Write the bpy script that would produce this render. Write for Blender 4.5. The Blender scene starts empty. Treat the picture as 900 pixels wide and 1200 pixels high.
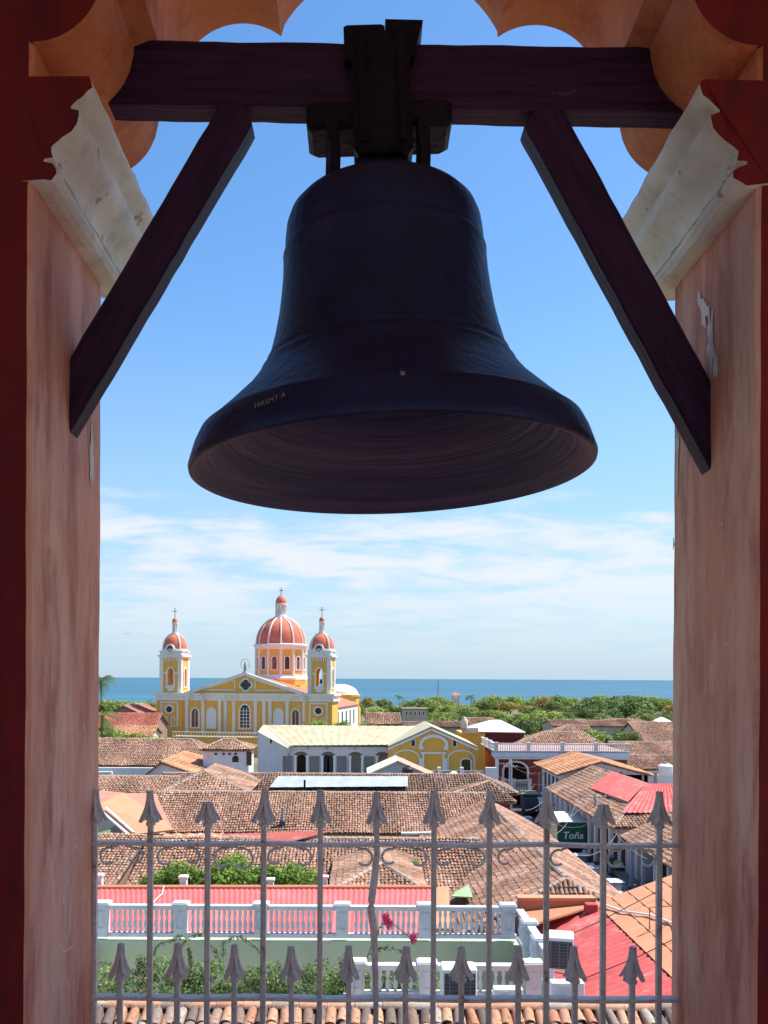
import bpy, math, random
import numpy as np
from mathutils import Matrix, Vector, Euler

# ------------------------------------------------------------------ camera, sky, sun, exposure
S = bpy.context.scene
col = S.collection
EYE = 17.0                     # height of the belfry eye above the street
F = 1050.0                     # focal length in photograph pixels (900 wide)
PITCH, ROLL = 0.0, math.radians(0.30)
CX, CY = 425.0, 795.0 - F * math.tan(PITCH)
R_ = math.radians
cd = bpy.data.cameras.new("camera")
cam = bpy.data.objects.new("camera", cd)
col.objects.link(cam)
cd.sensor_fit = 'HORIZONTAL'
cd.sensor_width = 36.0
cd.lens = 36.0 * F / 900.0
cd.shift_x = (450.0 - CX) / 900.0
cd.shift_y = (CY - 600.0) / 900.0
cd.clip_start = 0.05
cd.clip_end = 60000.0
CAMROT = Matrix.Rotation(math.pi / 2 + PITCH, 4, 'X') @ Matrix.Rotation(ROLL, 4, 'Z')
cam.matrix_world = Matrix.Translation((0, 0, EYE)) @ CAMROT
S.camera = cam

SUN_EL, SUN_AZ = R_(60), R_(66)          # azimuth from +Y (ahead) towards +X (right)
w = bpy.data.worlds.new("World")
S.world = w
w.use_nodes = True
nt = w.node_tree
nt.nodes.clear()


def N(nt, t, **kw):
    n = nt.nodes.new(t)
    for k, v in kw.items():
        if k.startswith('i_'):
            n.inputs[k[2:].replace('_', ' ')].default_value = v
        else:
            setattr(n, k, v)
    return n


out = N(nt, 'ShaderNodeOutputWorld')
sky = N(nt, 'ShaderNodeTexSky', sky_type='NISHITA', sun_disc=False, sun_elevation=SUN_EL, sun_rotation=SUN_AZ,
        altitude=60, air_density=1.0, dust_density=0.3, ozone_density=2.0)
hs = N(nt, 'ShaderNodeHueSaturation')
hs.inputs['Saturation'].default_value = 1.22
hs.inputs['Value'].default_value = 1.0
bg1 = N(nt, 'ShaderNodeBackground')
bg1.inputs[1].default_value = 0.104
nt.links.new(sky.outputs[0], hs.inputs['Color'])
nt.links.new(hs.outputs[0], bg1.inputs[0])
# thin streaky clouds, a layer seen in perspective (the same all round the horizon)
tc = N(nt, 'ShaderNodeTexCoord')
sep = N(nt, 'ShaderNodeSeparateXYZ')
nt.links.new(tc.outputs['Generated'], sep.inputs[0])


def M(nt, op, a, b=None, c=None, clamp=False):
    n = nt.nodes.new('ShaderNodeMath')
    n.operation = op
    n.use_clamp = clamp
    for i, x in enumerate((a, b, c)):
        if x is None:
            continue
        if isinstance(x, (int, float)):
            n.inputs[i].default_value = x
        else:
            nt.links.new(x, n.inputs[i])
    return n.outputs[0]


def SM(nt, x, lo, hi, a=0.0, b=1.0):
    n = nt.nodes.new('ShaderNodeMapRange')
    n.interpolation_type = 'SMOOTHSTEP'
    nt.links.new(x, n.inputs['Value'])
    for k, v in zip(('From Min', 'From Max', 'To Min', 'To Max'), (lo, hi, a, b)):
        n.inputs[k].default_value = v
    return n.outputs['Result']


zc = M(nt, 'MAXIMUM', sep.outputs['Z'], 0.0)
den = M(nt, 'ADD', zc, 0.17)
cmb = N(nt, 'ShaderNodeCombineXYZ')
nt.links.new(M(nt, 'DIVIDE', sep.outputs['X'], den), cmb.inputs[0])
nt.links.new(M(nt, 'DIVIDE', sep.outputs['Y'], den), cmb.inputs[1])
mp = N(nt, 'ShaderNodeMapping')
mp.inputs['Rotation'].default_value = (0, 0, R_(-16))
mp.inputs['Scale'].default_value = (0.75, 1.15, 1.0)
nt.links.new(cmb.outputs[0], mp.inputs[0])
n1 = N(nt, 'ShaderNodeTexNoise')
n1.inputs['Scale'].default_value = 3.4
n1.inputs['Detail'].default_value = 9
n1.inputs['Roughness'].default_value = 0.62
n1.inputs['Distortion'].default_value = 0.35
nt.links.new(mp.outputs[0], n1.inputs['Vector'])
n2 = N(nt, 'ShaderNodeTexNoise')
n2.inputs['Scale'].default_value = 0.6
n2.inputs['Detail'].default_value = 3
nt.links.new(mp.outputs[0], n2.inputs['Vector'])
dens = M(nt, 'ADD', M(nt, 'MULTIPLY', n1.outputs['Fac'], 0.72), M(nt, 'MULTIPLY', n2.outputs['Fac'], 0.4))
lowcov = SM(nt, sep.outputs['Z'], 0.15, 0.25, 0.0, 0.27)      # clearer sky overhead
dens2 = M(nt, 'SUBTRACT', dens, lowcov)
cmask = SM(nt, dens2, 0.42, 0.64, 0.0, 0.95)
fade = SM(nt, sep.outputs['Z'], 0.0, 0.13, 0.02, 1.0)
cm = M(nt, 'MULTIPLY', cmask, fade)
veil = SM(nt, sep.outputs['Z'], -0.10, 0.42, 1.0, 0.0)
bg3 = N(nt, 'ShaderNodeBackground')                          # pale blue air towards the horizon
bg3.inputs[0].default_value = (0.225, 0.318, 0.412, 1)
bg3.inputs[1].default_value = 1.0
mixv = N(nt, 'ShaderNodeMixShader')
nt.links.new(veil, mixv.inputs[0])
nt.links.new(bg1.outputs[0], mixv.inputs[1])
nt.links.new(bg3.outputs[0], mixv.inputs[2])
bg2 = N(nt, 'ShaderNodeBackground')
bg2.inputs[0].default_value = (0.430, 0.452, 0.480, 1)
bg2.inputs[1].default_value = 1.0
mix = N(nt, 'ShaderNodeMixShader')
nt.links.new(cm, mix.inputs[0])
nt.links.new(mixv.outputs[0], mix.inputs[1])
nt.links.new(bg2.outputs[0], mix.inputs[2])
nt.links.new(mix.outputs[0], out.inputs[0])

sd = bpy.data.lights.new("sun", 'SUN')
sd.energy = 4.0
sd.angle = R_(0.53)
sd.color = (1.0, 0.955, 0.88)
sun = bpy.data.objects.new("sun", sd)
col.objects.link(sun)
sdir = Vector((math.cos(SUN_EL) * math.sin(SUN_AZ), math.cos(SUN_EL) * math.cos(SUN_AZ), math.sin(SUN_EL)))
sun.rotation_euler = sdir.to_track_quat('Z', 'Y').to_euler()
sun.location = (0, 0, 60)
S.view_settings.view_transform = 'Standard'
S.view_settings.look = 'None'
S.view_settings.exposure = 1.03
S.view_settings.gamma = 1.0
S.view_settings.use_curve_mapping = False
S.cycles.max_bounces = 10
S.cycles.diffuse_bounces = 6
S.cycles.use_denoising = True

# ------------------------------------------------------------------ helpers
rnd = random.Random(7)


def at(px, py, Y):
    """world point at depth Y (metres ahead) that lies on the line of sight of a photograph pixel"""
    d = CAMROT.to_3x3() @ Vector(((px - CX) / F, -(py - CY) / F, -1.0))
    d = d * (Y / d.y)
    return Vector((d.x, d.y, EYE + d.z))


def PX(px, Y, py=900):
    return at(px, py, Y).x


def PZ(py, Y, px=425):
    return at(px, py, Y).z


def tag(o, label=None, cat=None, group=None, kind=None):
    if label:
        o['label'] = label
    if cat:
        o['category'] = cat
    if group:
        o['group'] = group
    if kind:
        o['kind'] = kind
    return o


def thing(name, label, cat, loc=(0, 0, 0), rz=0.0, group=None):
    o = bpy.data.objects.new(name, None)
    o.empty_display_size = 0.2
    col.objects.link(o)
    o.location = loc
    o.rotation_euler = (0, 0, rz)
    return tag(o, label, cat, group)


def wloc(p):
    v = Vector((0, 0, 0))
    while p is not None:
        v += p.location
        p = p.parent
    return v


def link(name, me, parent=None, loc=None, rot=None, scale=None):
    o = bpy.data.objects.new(name, me)
    col.objects.link(o)
    if parent is not None:
        o.parent = parent
    if loc is not None:
        o.location = loc
    if rot is not None:
        o.rotation_euler = rot
    if scale is not None:
        o.scale = scale
    return o


def dup(root, loc, rz=None, label=None, group=None, parent=None):
    r = root.copy()
    col.objects.link(r)
    r.location = loc
    if parent is not None:
        r.parent = parent
    if rz is not None:
        r.rotation_euler = (0, 0, rz)
    if label:
        r['label'] = label
    if group:
        r['group'] = group
    for ch in list(root.children):
        c = ch.copy()
        col.objects.link(c)
        c.parent = r
        for g in ch.children:
            d = g.copy()
            col.objects.link(d)
            d.parent = c
    return r


class MB:
    def __init__(s):
        s.v, s.f, s.m = [], [], []
        s.mi = 0

    def face(s, *pts):
        b = len(s.v)
        s.v += [tuple(p) for p in pts]
        s.f.append(tuple(range(b, b + len(pts))))
        s.m.append(s.mi)

    def faces(s, pts, fs):
        b = len(s.v)
        s.v += [tuple(p) for p in pts]
        for f in fs:
            s.f.append(tuple(b + i for i in f))
            s.m.append(s.mi)

    def box(s, x0, x1, y0, y1, z0, z1):
        p = [(x0, y0, z0), (x1, y0, z0), (x1, y1, z0), (x0, y1, z0), (x0, y0, z1), (x1, y0, z1), (x1, y1, z1), (x0, y1, z1)]
        s.faces(p, [(3, 2, 1, 0), (4, 5, 6, 7), (0, 1, 5, 4), (1, 2, 6, 5), (2, 3, 7, 6), (3, 0, 4, 7)])
        return s

    def bbox(s, x0, x1, y0, y1, z0, z1, b=0.01):
        """box with chamfered vertical and top edges (octagonal in plan, bevelled top and bottom)"""
        def ring(i, z):
            return [(x0 + i + b, y0 + i, z), (x1 - i - b, y0 + i, z), (x1 - i, y0 + i + b, z), (x1 - i, y1 - i - b, z),
                    (x1 - i - b, y1 - i, z), (x0 + i + b, y1 - i, z), (x0 + i, y1 - i - b, z), (x0 + i, y0 + i + b, z)]
        s.loft([ring(b, z0), ring(0, z0 + b), ring(0, z1 - b), ring(b, z1)], True, True)
        return s

    def loft(s, rings, cap0=True, cap1=True, closed=True):
        n = len(rings[0])
        pts = [p for r in rings for p in r]
        fs = []
        for i in range(len(rings) - 1):
            for j in range(n if closed else n - 1):
                k = (j + 1) % n
                fs.append((i * n + j, i * n + k, (i + 1) * n + k, (i + 1) * n + j))
        if cap0:
            fs.append(tuple(reversed(range(n))))
        if cap1:
            fs.append(tuple(range((len(rings) - 1) * n, len(rings) * n)))
        s.faces(pts, fs)
        return s

    def lathe(s, prof, c=(0, 0, 0), n=24, a0=0.0, a1=2 * math.pi, cap0=False, cap1=False, rot=0.0):
        full = abs(a1 - a0 - 2 * math.pi) < 1e-6
        k = n if full else n + 1
        rings = []
        for r, z in prof:
            rings.append([(c[0] + r * math.cos(rot + a0 + (a1 - a0) * i / n), c[1] + r * math.sin(rot + a0 + (a1 - a0) * i / n), c[2] + z)
                          for i in range(k)])
        s.loft(rings, cap0, cap1, full)
        return s

    def tube(s, pts, r, n=8, cap=True, flat=None):
        pts = [Vector(p) for p in pts]
        rings = []
        up = Vector((0, 0, 1))
        for i, p in enumerate(pts):
            t = (pts[min(i + 1, len(pts) - 1)] - pts[max(i - 1, 0)]).normalized()
            a = t.cross(up)
            if a.length < 1e-3:
                a = t.cross(Vector((0, 1, 0)))
            a.normalize()
            b = t.cross(a)
            rr = r[i] if isinstance(r, (list, tuple)) else r
            fa, fb = flat or (1, 1)
            rings.append([p + a * (rr * fa * math.cos(2 * math.pi * j / n + math.pi / n)) + b * (rr * fb * math.sin(2 * math.pi * j / n + math.pi / n)) for j in range(n)])
        s.loft(rings, cap, cap)
        return s

    def slab(s, pts, t):
        """polygon (world points, counter-clockwise seen from outside) with thickness t behind it"""
        pts = [Vector(p) for p in pts]
        nrm = (pts[1] - pts[0]).cross(pts[2] - pts[0]).normalized()
        bk = [p - nrm * t for p in pts]
        n = len(pts)
        fs = [tuple(range(n)), tuple(reversed(range(n, 2 * n)))]
        for i in range(n):
            j = (i + 1) % n
            fs.append((i, n + i, n + j, j))
        s.faces(pts + bk, fs)
        return s

    def extr(s, poly, y0, y1):
        """polygon in xz (ccw seen from -y) extruded from y0 to y1"""
        n = len(poly)
        pts = [(x, y0, z) for x, z in poly] + [(x, y1, z) for x, z in poly]
        fs = [tuple(range(n)), tuple(reversed(range(n, 2 * n)))]
        for i in range(n):
            j = (i + 1) % n
            fs.append((i, n + i, n + j, j))
        s.faces(pts, fs)
        return s

    def archwall(s, x0, x1, z0, z1, y0, y1, ops, n=10):
        """wall with arched openings: ops = (centre, width, sill z, spring z[, rise])"""
        ops = sorted(ops)
        x = x0
        for o in ops:
            xc, ww, zb, zs = o[:4]
            rise = o[4] if len(o) > 4 else ww / 2
            xl, xr = xc - ww / 2, xc + ww / 2
            if xl > x + 1e-6:
                s.box(x, xl, y0, y1, z0, z1)
            if zb > z0 + 1e-6:
                s.box(xl, xr, y0, y1, z0, zb)
            pts = []
            for i in range(n + 1):
                a = math.pi * (1 - i / n)
                pts.append((xc + ww / 2 * math.cos(a), zs + rise * math.sin(a)))
            for (xa, za), (xb, zb2) in zip(pts[:-1], pts[1:]):
                s.extr([(xa, za), (xb, zb2), (xb, z1), (xa, z1)], y0, y1)
            x = xr
        if x1 > x + 1e-6:
            s.box(x, x1, y0, y1, z0, z1)
        return s

    def archframe(s, xc, ww, zb, zs, t, y0, y1, rise=None, n=10, sill=True):
        rise = ww / 2 if rise is None else rise
        inn = [(xc - ww / 2, zb)] + [(xc + ww / 2 * math.cos(math.pi * (1 - i / n)), zs + rise * math.sin(math.pi * (1 - i / n))) for i in range(n + 1)] + [(xc + ww / 2, zb)]
        W2 = ww / 2 + t
        ou = [(xc - W2, zb)] + [(xc + W2 * math.cos(math.pi * (1 - i / n)), zs + (rise + t) * math.sin(math.pi * (1 - i / n))) for i in range(n + 1)] + [(xc + W2, zb)]
        for i in range(len(inn) - 1):
            s.extr([inn[i], inn[i + 1], ou[i + 1], ou[i]][::-1], y0, y1)
        if sill:
            s.box(xc - W2 - t * .4, xc + W2 + t * .4, y0 - t * .4, y1, zb - t, zb)
        return s

    def archpane(s, xc, ww, zb, zs, y, rise=None, n=10):
        rise = ww / 2 if rise is None else rise
        p = [(xc - ww / 2, y, zb), (xc + ww / 2, y, zb)] + [(xc + ww / 2 * math.cos(math.pi * i / n), y, zs + rise * math.sin(math.pi * i / n)) for i in range(n + 1)]
        s.face(*p)
        return s

    def ringframe(s, xc, zc_, r0, r1, y0, y1, n=20):
        for i in range(n):
            a, b = 2 * math.pi * i / n, 2 * math.pi * (i + 1) / n
            s.extr([(xc + r0 * math.cos(a), zc_ + r0 * math.sin(a)), (xc + r1 * math.cos(a), zc_ + r1 * math.sin(a)),
                    (xc + r1 * math.cos(b), zc_ + r1 * math.sin(b)), (xc + r0 * math.cos(b), zc_ + r0 * math.sin(b))], y0, y1)
        return s

    def build(s, name, mat, parent=None, world=False, smooth=None, loc=None, rot=None):
        me = bpy.data.meshes.new(name)
        v = s.v
        if world and parent is not None:
            o0 = wloc(parent)
            v = [(p[0] - o0.x, p[1] - o0.y, p[2] - o0.z) for p in v]
        me.from_pydata(v, [], s.f)
        for m in (mat if isinstance(mat, (list, tuple)) else [mat]):
            me.materials.append(m)
        if any(s.m):
            me.polygons.foreach_set('material_index', s.m)
        if smooth is not None:
            import bmesh
            b = bmesh.new()
            b.from_mesh(me)
            bmesh.ops.remove_doubles(b, verts=b.verts, dist=1e-5)
            b.to_mesh(me)
            b.free()
            me.polygons.foreach_set('use_smooth', [True] * len(me.polygons))
            me.set_sharp_from_angle(angle=R_(smooth))
        me.update()
        return link(name, me, parent, loc, rot)


# ------------------------------------------------------------------ materials
MATS = {}


def mat(name, c, var=0.18, scale=2.5, rough=0.85, bump=0.0, bscale=12.0, metal=0.0, dirt=None, dirt_lo=0.55, dirt_hi=0.72,
        dscale=1.3, streak=False, spec=0.3, detail=6, fine=0.0):
    if name in MATS:
        return MATS[name]
    m = bpy.data.materials.new(name)
    m.use_nodes = True
    t = m.node_tree
    b = t.nodes['Principled BSDF']
    b.inputs['Roughness'].default_value = rough
    b.inputs['Metallic'].default_value = metal
    b.inputs['Specular IOR Level'].default_value = spec
    tcn = N(t, 'ShaderNodeTexCoord')
    mpn = N(t, 'ShaderNodeMapping')
    if streak:
        mpn.inputs['Scale'].default_value = (1, 1, 0.16)
    t.links.new(tcn.outputs['Object'], mpn.inputs[0])
    nz = N(t, 'ShaderNodeTexNoise')
    nz.inputs['Scale'].default_value = scale
    nz.inputs['Detail'].default_value = detail
    nz.inputs['Roughness'].default_value = 0.65
    t.links.new(mpn.outputs[0], nz.inputs['Vector'])
    rp = N(t, 'ShaderNodeMapRange')
    rp.inputs['From Min'].default_value = 0.28
    rp.inputs['From Max'].default_value = 0.72
    rp.inputs['To Min'].default_value = 1 - var
    rp.inputs['To Max'].default_value = 1 + var
    t.links.new(nz.outputs['Fac'], rp.inputs['Value'])
    mul = N(t, 'ShaderNodeMix', data_type='RGBA', blend_type='MULTIPLY')
    mul.inputs['Factor'].default_value = 1.0
    mul.inputs['A'].default_value = (*c, 1)
    t.links.new(rp.outputs[0], mul.inputs['B'])
    cur = mul.outputs['Result']
    if fine:
        nf = N(t, 'ShaderNodeTexNoise')
        nf.inputs['Scale'].default_value = scale * 14
        nf.inputs['Detail'].default_value = 3
        t.links.new(tcn.outputs['Object'], nf.inputs['Vector'])
        rf = N(t, 'ShaderNodeMapRange')
        rf.inputs['From Min'].default_value = 0.3
        rf.inputs['From Max'].default_value = 0.7
        rf.inputs['To Min'].default_value = 1 - fine
        rf.inputs['To Max'].default_value = 1 + fine
        t.links.new(nf.outputs['Fac'], rf.inputs['Value'])
        mf = N(t, 'ShaderNodeMix', data_type='RGBA', blend_type='MULTIPLY')
        mf.inputs['Factor'].default_value = 1.0
        t.links.new(cur, mf.inputs['A'])
        t.links.new(rf.outputs[0], mf.inputs['B'])
        cur = mf.outputs['Result']
    if dirt:
        nd = N(t, 'ShaderNodeTexNoise')
        nd.inputs['Scale'].default_value = dscale
        nd.inputs['Detail'].default_value = 8
        nd.inputs['Roughness'].default_value = 0.7
        t.links.new(mpn.outputs[0], nd.inputs['Vector'])
        f = SM(t, nd.outputs['Fac'], dirt_lo, dirt_hi)
        mx = N(t, 'ShaderNodeMix', data_type='RGBA')
        t.links.new(f, mx.inputs['Factor'])
        t.links.new(cur, mx.inputs['A'])
        mx.inputs['B'].default_value = (*dirt, 1)
        cur = mx.outputs['Result']
    t.links.new(cur, b.inputs['Base Color'])
    if bump:
        nb = N(t, 'ShaderNodeTexNoise')
        nb.inputs['Scale'].default_value = bscale
        nb.inputs['Detail'].default_value = 5
        t.links.new(mpn.outputs[0], nb.inputs['Vector'])
        bp = N(t, 'ShaderNodeBump')
        bp.inputs['Strength'].default_value = bump
        bp.inputs['Distance'].default_value = 0.02
        t.links.new(nb.outputs['Fac'], bp.inputs['Height'])
        t.links.new(bp.outputs[0], b.inputs['Normal'])
    MATS[name] = m
    return m


def attr_mat(name, rough=0.9, transl=0.0, fine=0.25, fscale=6.0):
    """colour comes from the mesh attribute 'tcol' (one value per tile or leaf)"""
    if name in MATS:
        return MATS[name]
    m = bpy.data.materials.new(name)
    m.use_nodes = True
    t = m.node_tree
    b = t.nodes['Principled BSDF']
    b.inputs['Roughness'].default_value = rough
    b.inputs['Specular IOR Level'].default_value = 0.2
    a = N(t, 'ShaderNodeAttribute', attribute_name='tcol')
    tcn = N(t, 'ShaderNodeTexCoord')
    nz = N(t, 'ShaderNodeTexNoise')
    nz.inputs['Scale'].default_value = fscale
    nz.inputs['Detail'].default_value = 5
    t.links.new(tcn.outputs['Object'], nz.inputs['Vector'])
    rp = N(t, 'ShaderNodeMapRange')
    rp.inputs['From Min'].default_value = 0.3
    rp.inputs['From Max'].default_value = 0.7
    rp.inputs['To Min'].default_value = 1 - fine
    rp.inputs['To Max'].default_value = 1 + fine
    t.links.new(nz.outputs['Fac'], rp.inputs['Value'])
    mul = N(t, 'ShaderNodeMix', data_type='RGBA', blend_type='MULTIPLY')
    mul.inputs['Factor'].default_value = 1.0
    t.links.new(a.outputs['Color'], mul.inputs['A'])
    t.links.new(rp.outputs[0], mul.inputs['B'])
    t.links.new(mul.outputs['Result'], b.inputs['Base Color'])
    if transl:
        tr = N(t, 'ShaderNodeBsdfTranslucent')
        t.links.new(mul.outputs['Result'], tr.inputs['Color'])
        ms = N(t, 'ShaderNodeMixShader')
        ms.inputs[0].default_value = transl
        t.links.new(b.outputs[0], ms.inputs[1])
        t.links.new(tr.outputs[0], ms.inputs[2])
        t.links.new(ms.outputs[0], t.nodes['Material Output'].inputs['Surface'])
    MATS[name] = m
    return m


def fast_mesh(name, V, Q, mat_, cols=None, smooth=False):
    me = bpy.data.meshes.new(name)
    n, k = len(V), len(Q)
    me.vertices.add(n)
    me.vertices.foreach_set('co', np.asarray(V, np.float32).ravel())
    me.loops.add(k * 4)
    me.loops.foreach_set('vertex_index', np.asarray(Q, np.int32).ravel())
    me.polygons.add(k)
    me.polygons.foreach_set('loop_start', np.arange(0, k * 4, 4, dtype=np.int32))
    if smooth:
        me.polygons.foreach_set('use_smooth', np.ones(k, bool))
    if cols is not None:
        at_ = me.attributes.new('tcol', 'FLOAT_COLOR', 'FACE')
        c = np.ones((k, 4), np.float32)
        c[:, :3] = cols
        at_.data.foreach_set('color', c.ravel())
    me.materials.append(mat_)
    me.update(calc_edges=True)
    return me


TILE = attr_mat('clay_tile_weathered', 0.92, 0, 0.22, 9.0)
LEAF = attr_mat('leaf', 0.7, 0.35, 0.15, 3.0)
# weathered clay palettes: rows of (r, g, b, weight)
PAL_OLD = [(0.328, 0.187, 0.129, 5), (0.386, 0.246, 0.175, 4), (0.269, 0.158, 0.111, 3), (0.421, 0.211, 0.129, 3), (0.456, 0.328, 0.246, 1.2), (0.199, 0.129, 0.094, 1.2)]
PAL_PINK = [(0.374, 0.205, 0.140, 5), (0.433, 0.263, 0.193, 4), (0.292, 0.164, 0.111, 3), (0.480, 0.234, 0.140, 3), (0.515, 0.374, 0.292, 1.5), (0.199, 0.123, 0.094, 1)]
PAL_ORANGE = [(0.585, 0.263, 0.135, 5), (0.620, 0.328, 0.175, 4), (0.491, 0.211, 0.105, 3), (0.585, 0.398, 0.269, 1)]
PAL_TAN = [(0.386, 0.222, 0.152, 4), (0.445, 0.287, 0.205, 4), (0.292, 0.170, 0.117, 3), (0.491, 0.246, 0.152, 3), (0.515, 0.386, 0.304, 1)]
PAL_DARK = [(0.257, 0.158, 0.117, 5), (0.328, 0.211, 0.152, 4), (0.187, 0.117, 0.094, 3), (0.363, 0.187, 0.117, 2)]


def pick(pal, n, rs):
    p = np.array(pal)
    w_ = p[:, 3] / p[:, 3].sum()
    i = rs.choice(len(p), n, p=w_)
    q = p[:, :3] * .78 + (p[:, :3] * w_[:, None]).sum(0) * .24      # dust evens the colours out
    c = q[i] * rs.uniform(0.88, 1.14, (n, 1))
    return c


class Roof:
    """one roof: decks (solid slabs) plus barrel tiles laid on the slopes that the camera can see"""

    def __init__(s, root, pal=PAL_OLD, tw=0.24, tl=0.40, seed=1, deck=None):
        s.root, s.pal, s.tw, s.tl = root, pal, tw, tl
        s.rs = np.random.RandomState(seed)
        s.deck = MB()
        s.deckmat = deck or mat('roof_underlay', (.20, .125, .09), .3, 3)
        s.V, s.Q, s.C, s.n = [], [], [], 0
        s.ridges = MB()

    def slope(s, c, tiles=True, thick=0.14, pal=None):
        """c: eaveL, eaveR, ridgeR, ridgeL as seen from outside (counter-clockwise)"""
        c = [Vector(p) for p in c]
        pts = [c[0]]
        for p in c[1:]:
            if (p - pts[-1]).length > 1e-4:
                pts.append(p)
        if (pts[0] - pts[-1]).length < 1e-4:
            pts.pop()
        s.deck.slab(pts, thick)
        U = (c[1] - c[0]).normalized()
        up = (c[2] + c[3]) / 2 - (c[0] + c[1]) / 2
        Vv = (up - U * up.dot(U)).normalized()
        Nn = U.cross(Vv)
        O = c[0]
        if not tiles or (Vector((0, 0, EYE)) - O).dot(Nn) < 0:
            return
        poly = [((p - O).dot(U), (p - O).dot(Vv)) for p in pts]
        us = [p[0] for p in poly]
        vs = [p[1] for p in poly]
        tw, tl = s.tw, s.tl
        gu = np.arange(min(us) + tw / 2, max(us), tw)
        gv = np.arange(min(vs) + tl * .4, max(vs) + tl * .1, tl)
        A, B = np.meshgrid(gu, gv)
        A, B = A.ravel(), B.ravel()
        ok = np.ones(len(A), bool)
        for i in range(len(poly)):
            (x0, y0), (x1, y1) = poly[i], poly[(i + 1) % len(poly)]
            ok &= ((x1 - x0) * (B - y0) - (y1 - y0) * (A - x0)) > -0.05
        A, B = A[ok], B[ok]
        n = len(A)
        if n == 0:
            return
        rs = s.rs
        A = A + rs.normal(0, tw * .07, n) + .03 * np.sin(B * .9)
        B = B + rs.normal(0, tl * .07, n)
        sag = -0.09 * np.sin(A * .35 + 1.3) * np.sin(B * .6) + .03 * np.sin(A * 1.7 + B * .4)
        skew = rs.normal(0, .035, n)
        ang = np.linspace(0, math.pi, 5)
        ca, sa = np.cos(ang), np.sin(ang)
        P = np.zeros((n, 2, 5, 3))
        Un, Vn, Nv = np.array(U), np.array(Vv), np.array(Nn)
        for e, (rad, dv, lift) in enumerate(((.50, -.58, .045), (.40, .58, .012))):
            r = rad * tw
            u = A[:, None] + r * ca[None] + (skew * dv * tl)[:, None]
            v = np.repeat((B + dv * tl)[:, None], 5, 1)
            h = sag[:, None] + lift + .05 + r * .85 * sa[None] + rs.normal(0, .006, n)[:, None]
            P[:, e] = np.array(O)[None, None] + u[..., None] * Un + v[..., None] * Vn + h[..., None] * Nv
        q = []
        for k in range(4):
            q.append([k, 5 + k, 5 + k + 1, k + 1])
        q = np.array(q)
        base = s.n + np.arange(n) * 10
        s.V.append(P.reshape(-1, 3))
        s.Q.append((base[:, None, None] + q[None]).reshape(-1, 4))
        cc = pick(pal or s.pal, n, rs)
        f1, f2, f3 = rs.uniform(0, 6, 3)
        blot = np.sin(A * .55 + f1) * np.sin(B * .8 + f2) + .6 * np.sin(A * 1.3 + B * .7 + f3) + .5 * np.sin(A * 2.7 + f2) * np.sin(B * 1.9 + f1) + rs.normal(0, .35, n)
        patch = 1 + .08 * blot - .26 * np.clip((blot - 1.0) * 1.6, 0, 1)
        run = .86 + .14 * np.sin(np.round(A / tw) * 12.9 + f3)          # some columns are older than others
        patch = patch * run
        s.C.append(np.repeat(cc * patch[:, None], 4, 0))
        s.n += n * 10

    def ridge(s, p, q, r=0.15):
        p, q = Vector(p), Vector(q)
        L = (q - p).length
        k = max(2, int(L / .4))
        pts, rad = [], []
        for i in range(k):
            for t_, rr in ((0.02, 1.08), (.98, .88)):
                pts.append(p.lerp(q, (i + t_) / k) + Vector((0, 0, .05 + rnd.uniform(-.012, .012))))
                rad.append(r * rr)
        s.ridges.tube(pts, rad, 8)

    def build(s, name='roof', tiles_name='roof_tiles'):
        d = s.deck.build(name, s.deckmat, s.root, world=True)
        if s.n:
            o = np.array(wloc(s.root))
            me = fast_mesh(tiles_name, np.concatenate(s.V) - o, np.concatenate(s.Q), TILE, np.concatenate(s.C))
            t = link(tiles_name, me, d)
            tag(t, kind='stuff')
        if s.ridges.v:
            s.ridges.build('ridge_cap', mat('ridge_mortar', (.42, .32, .25), .3, 2.5, dirt=(.2, .14, .11)), d, world=True)
        return d


def corrugated(mb, c, pitch=0.28, amp=0.035, sub=4):
    """corrugated sheet over quad eaveL, eaveR, ridgeR, ridgeL; ribs run up the slope"""
    c = [Vector(p) for p in c]
    L = (c[1] - c[0]).length
    n = max(4, int(L / pitch) * sub)
    nrm = (c[1] - c[0]).cross(c[3] - c[0]).normalized()
    lo, hi, lo2, hi2 = [], [], [], []
    for i in range(n + 1):
        t = i / n
        h = nrm * (amp * math.cos(2 * math.pi * i / sub))
        lo.append(c[0].lerp(c[1], t) + h)
        hi.append(c[3].lerp(c[2], t) + h)
        lo2.append(c[0].lerp(c[1], t) + h - nrm * .02)
        hi2.append(c[3].lerp(c[2], t) + h - nrm * .02)
    mb.loft([lo, hi], False, False, False)
    mb.loft([hi2, lo2], False, False, False)
    mb.loft([lo2, lo], False, False, False)
    mb.loft([hi, hi2], False, False, False)
    return mb


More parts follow.
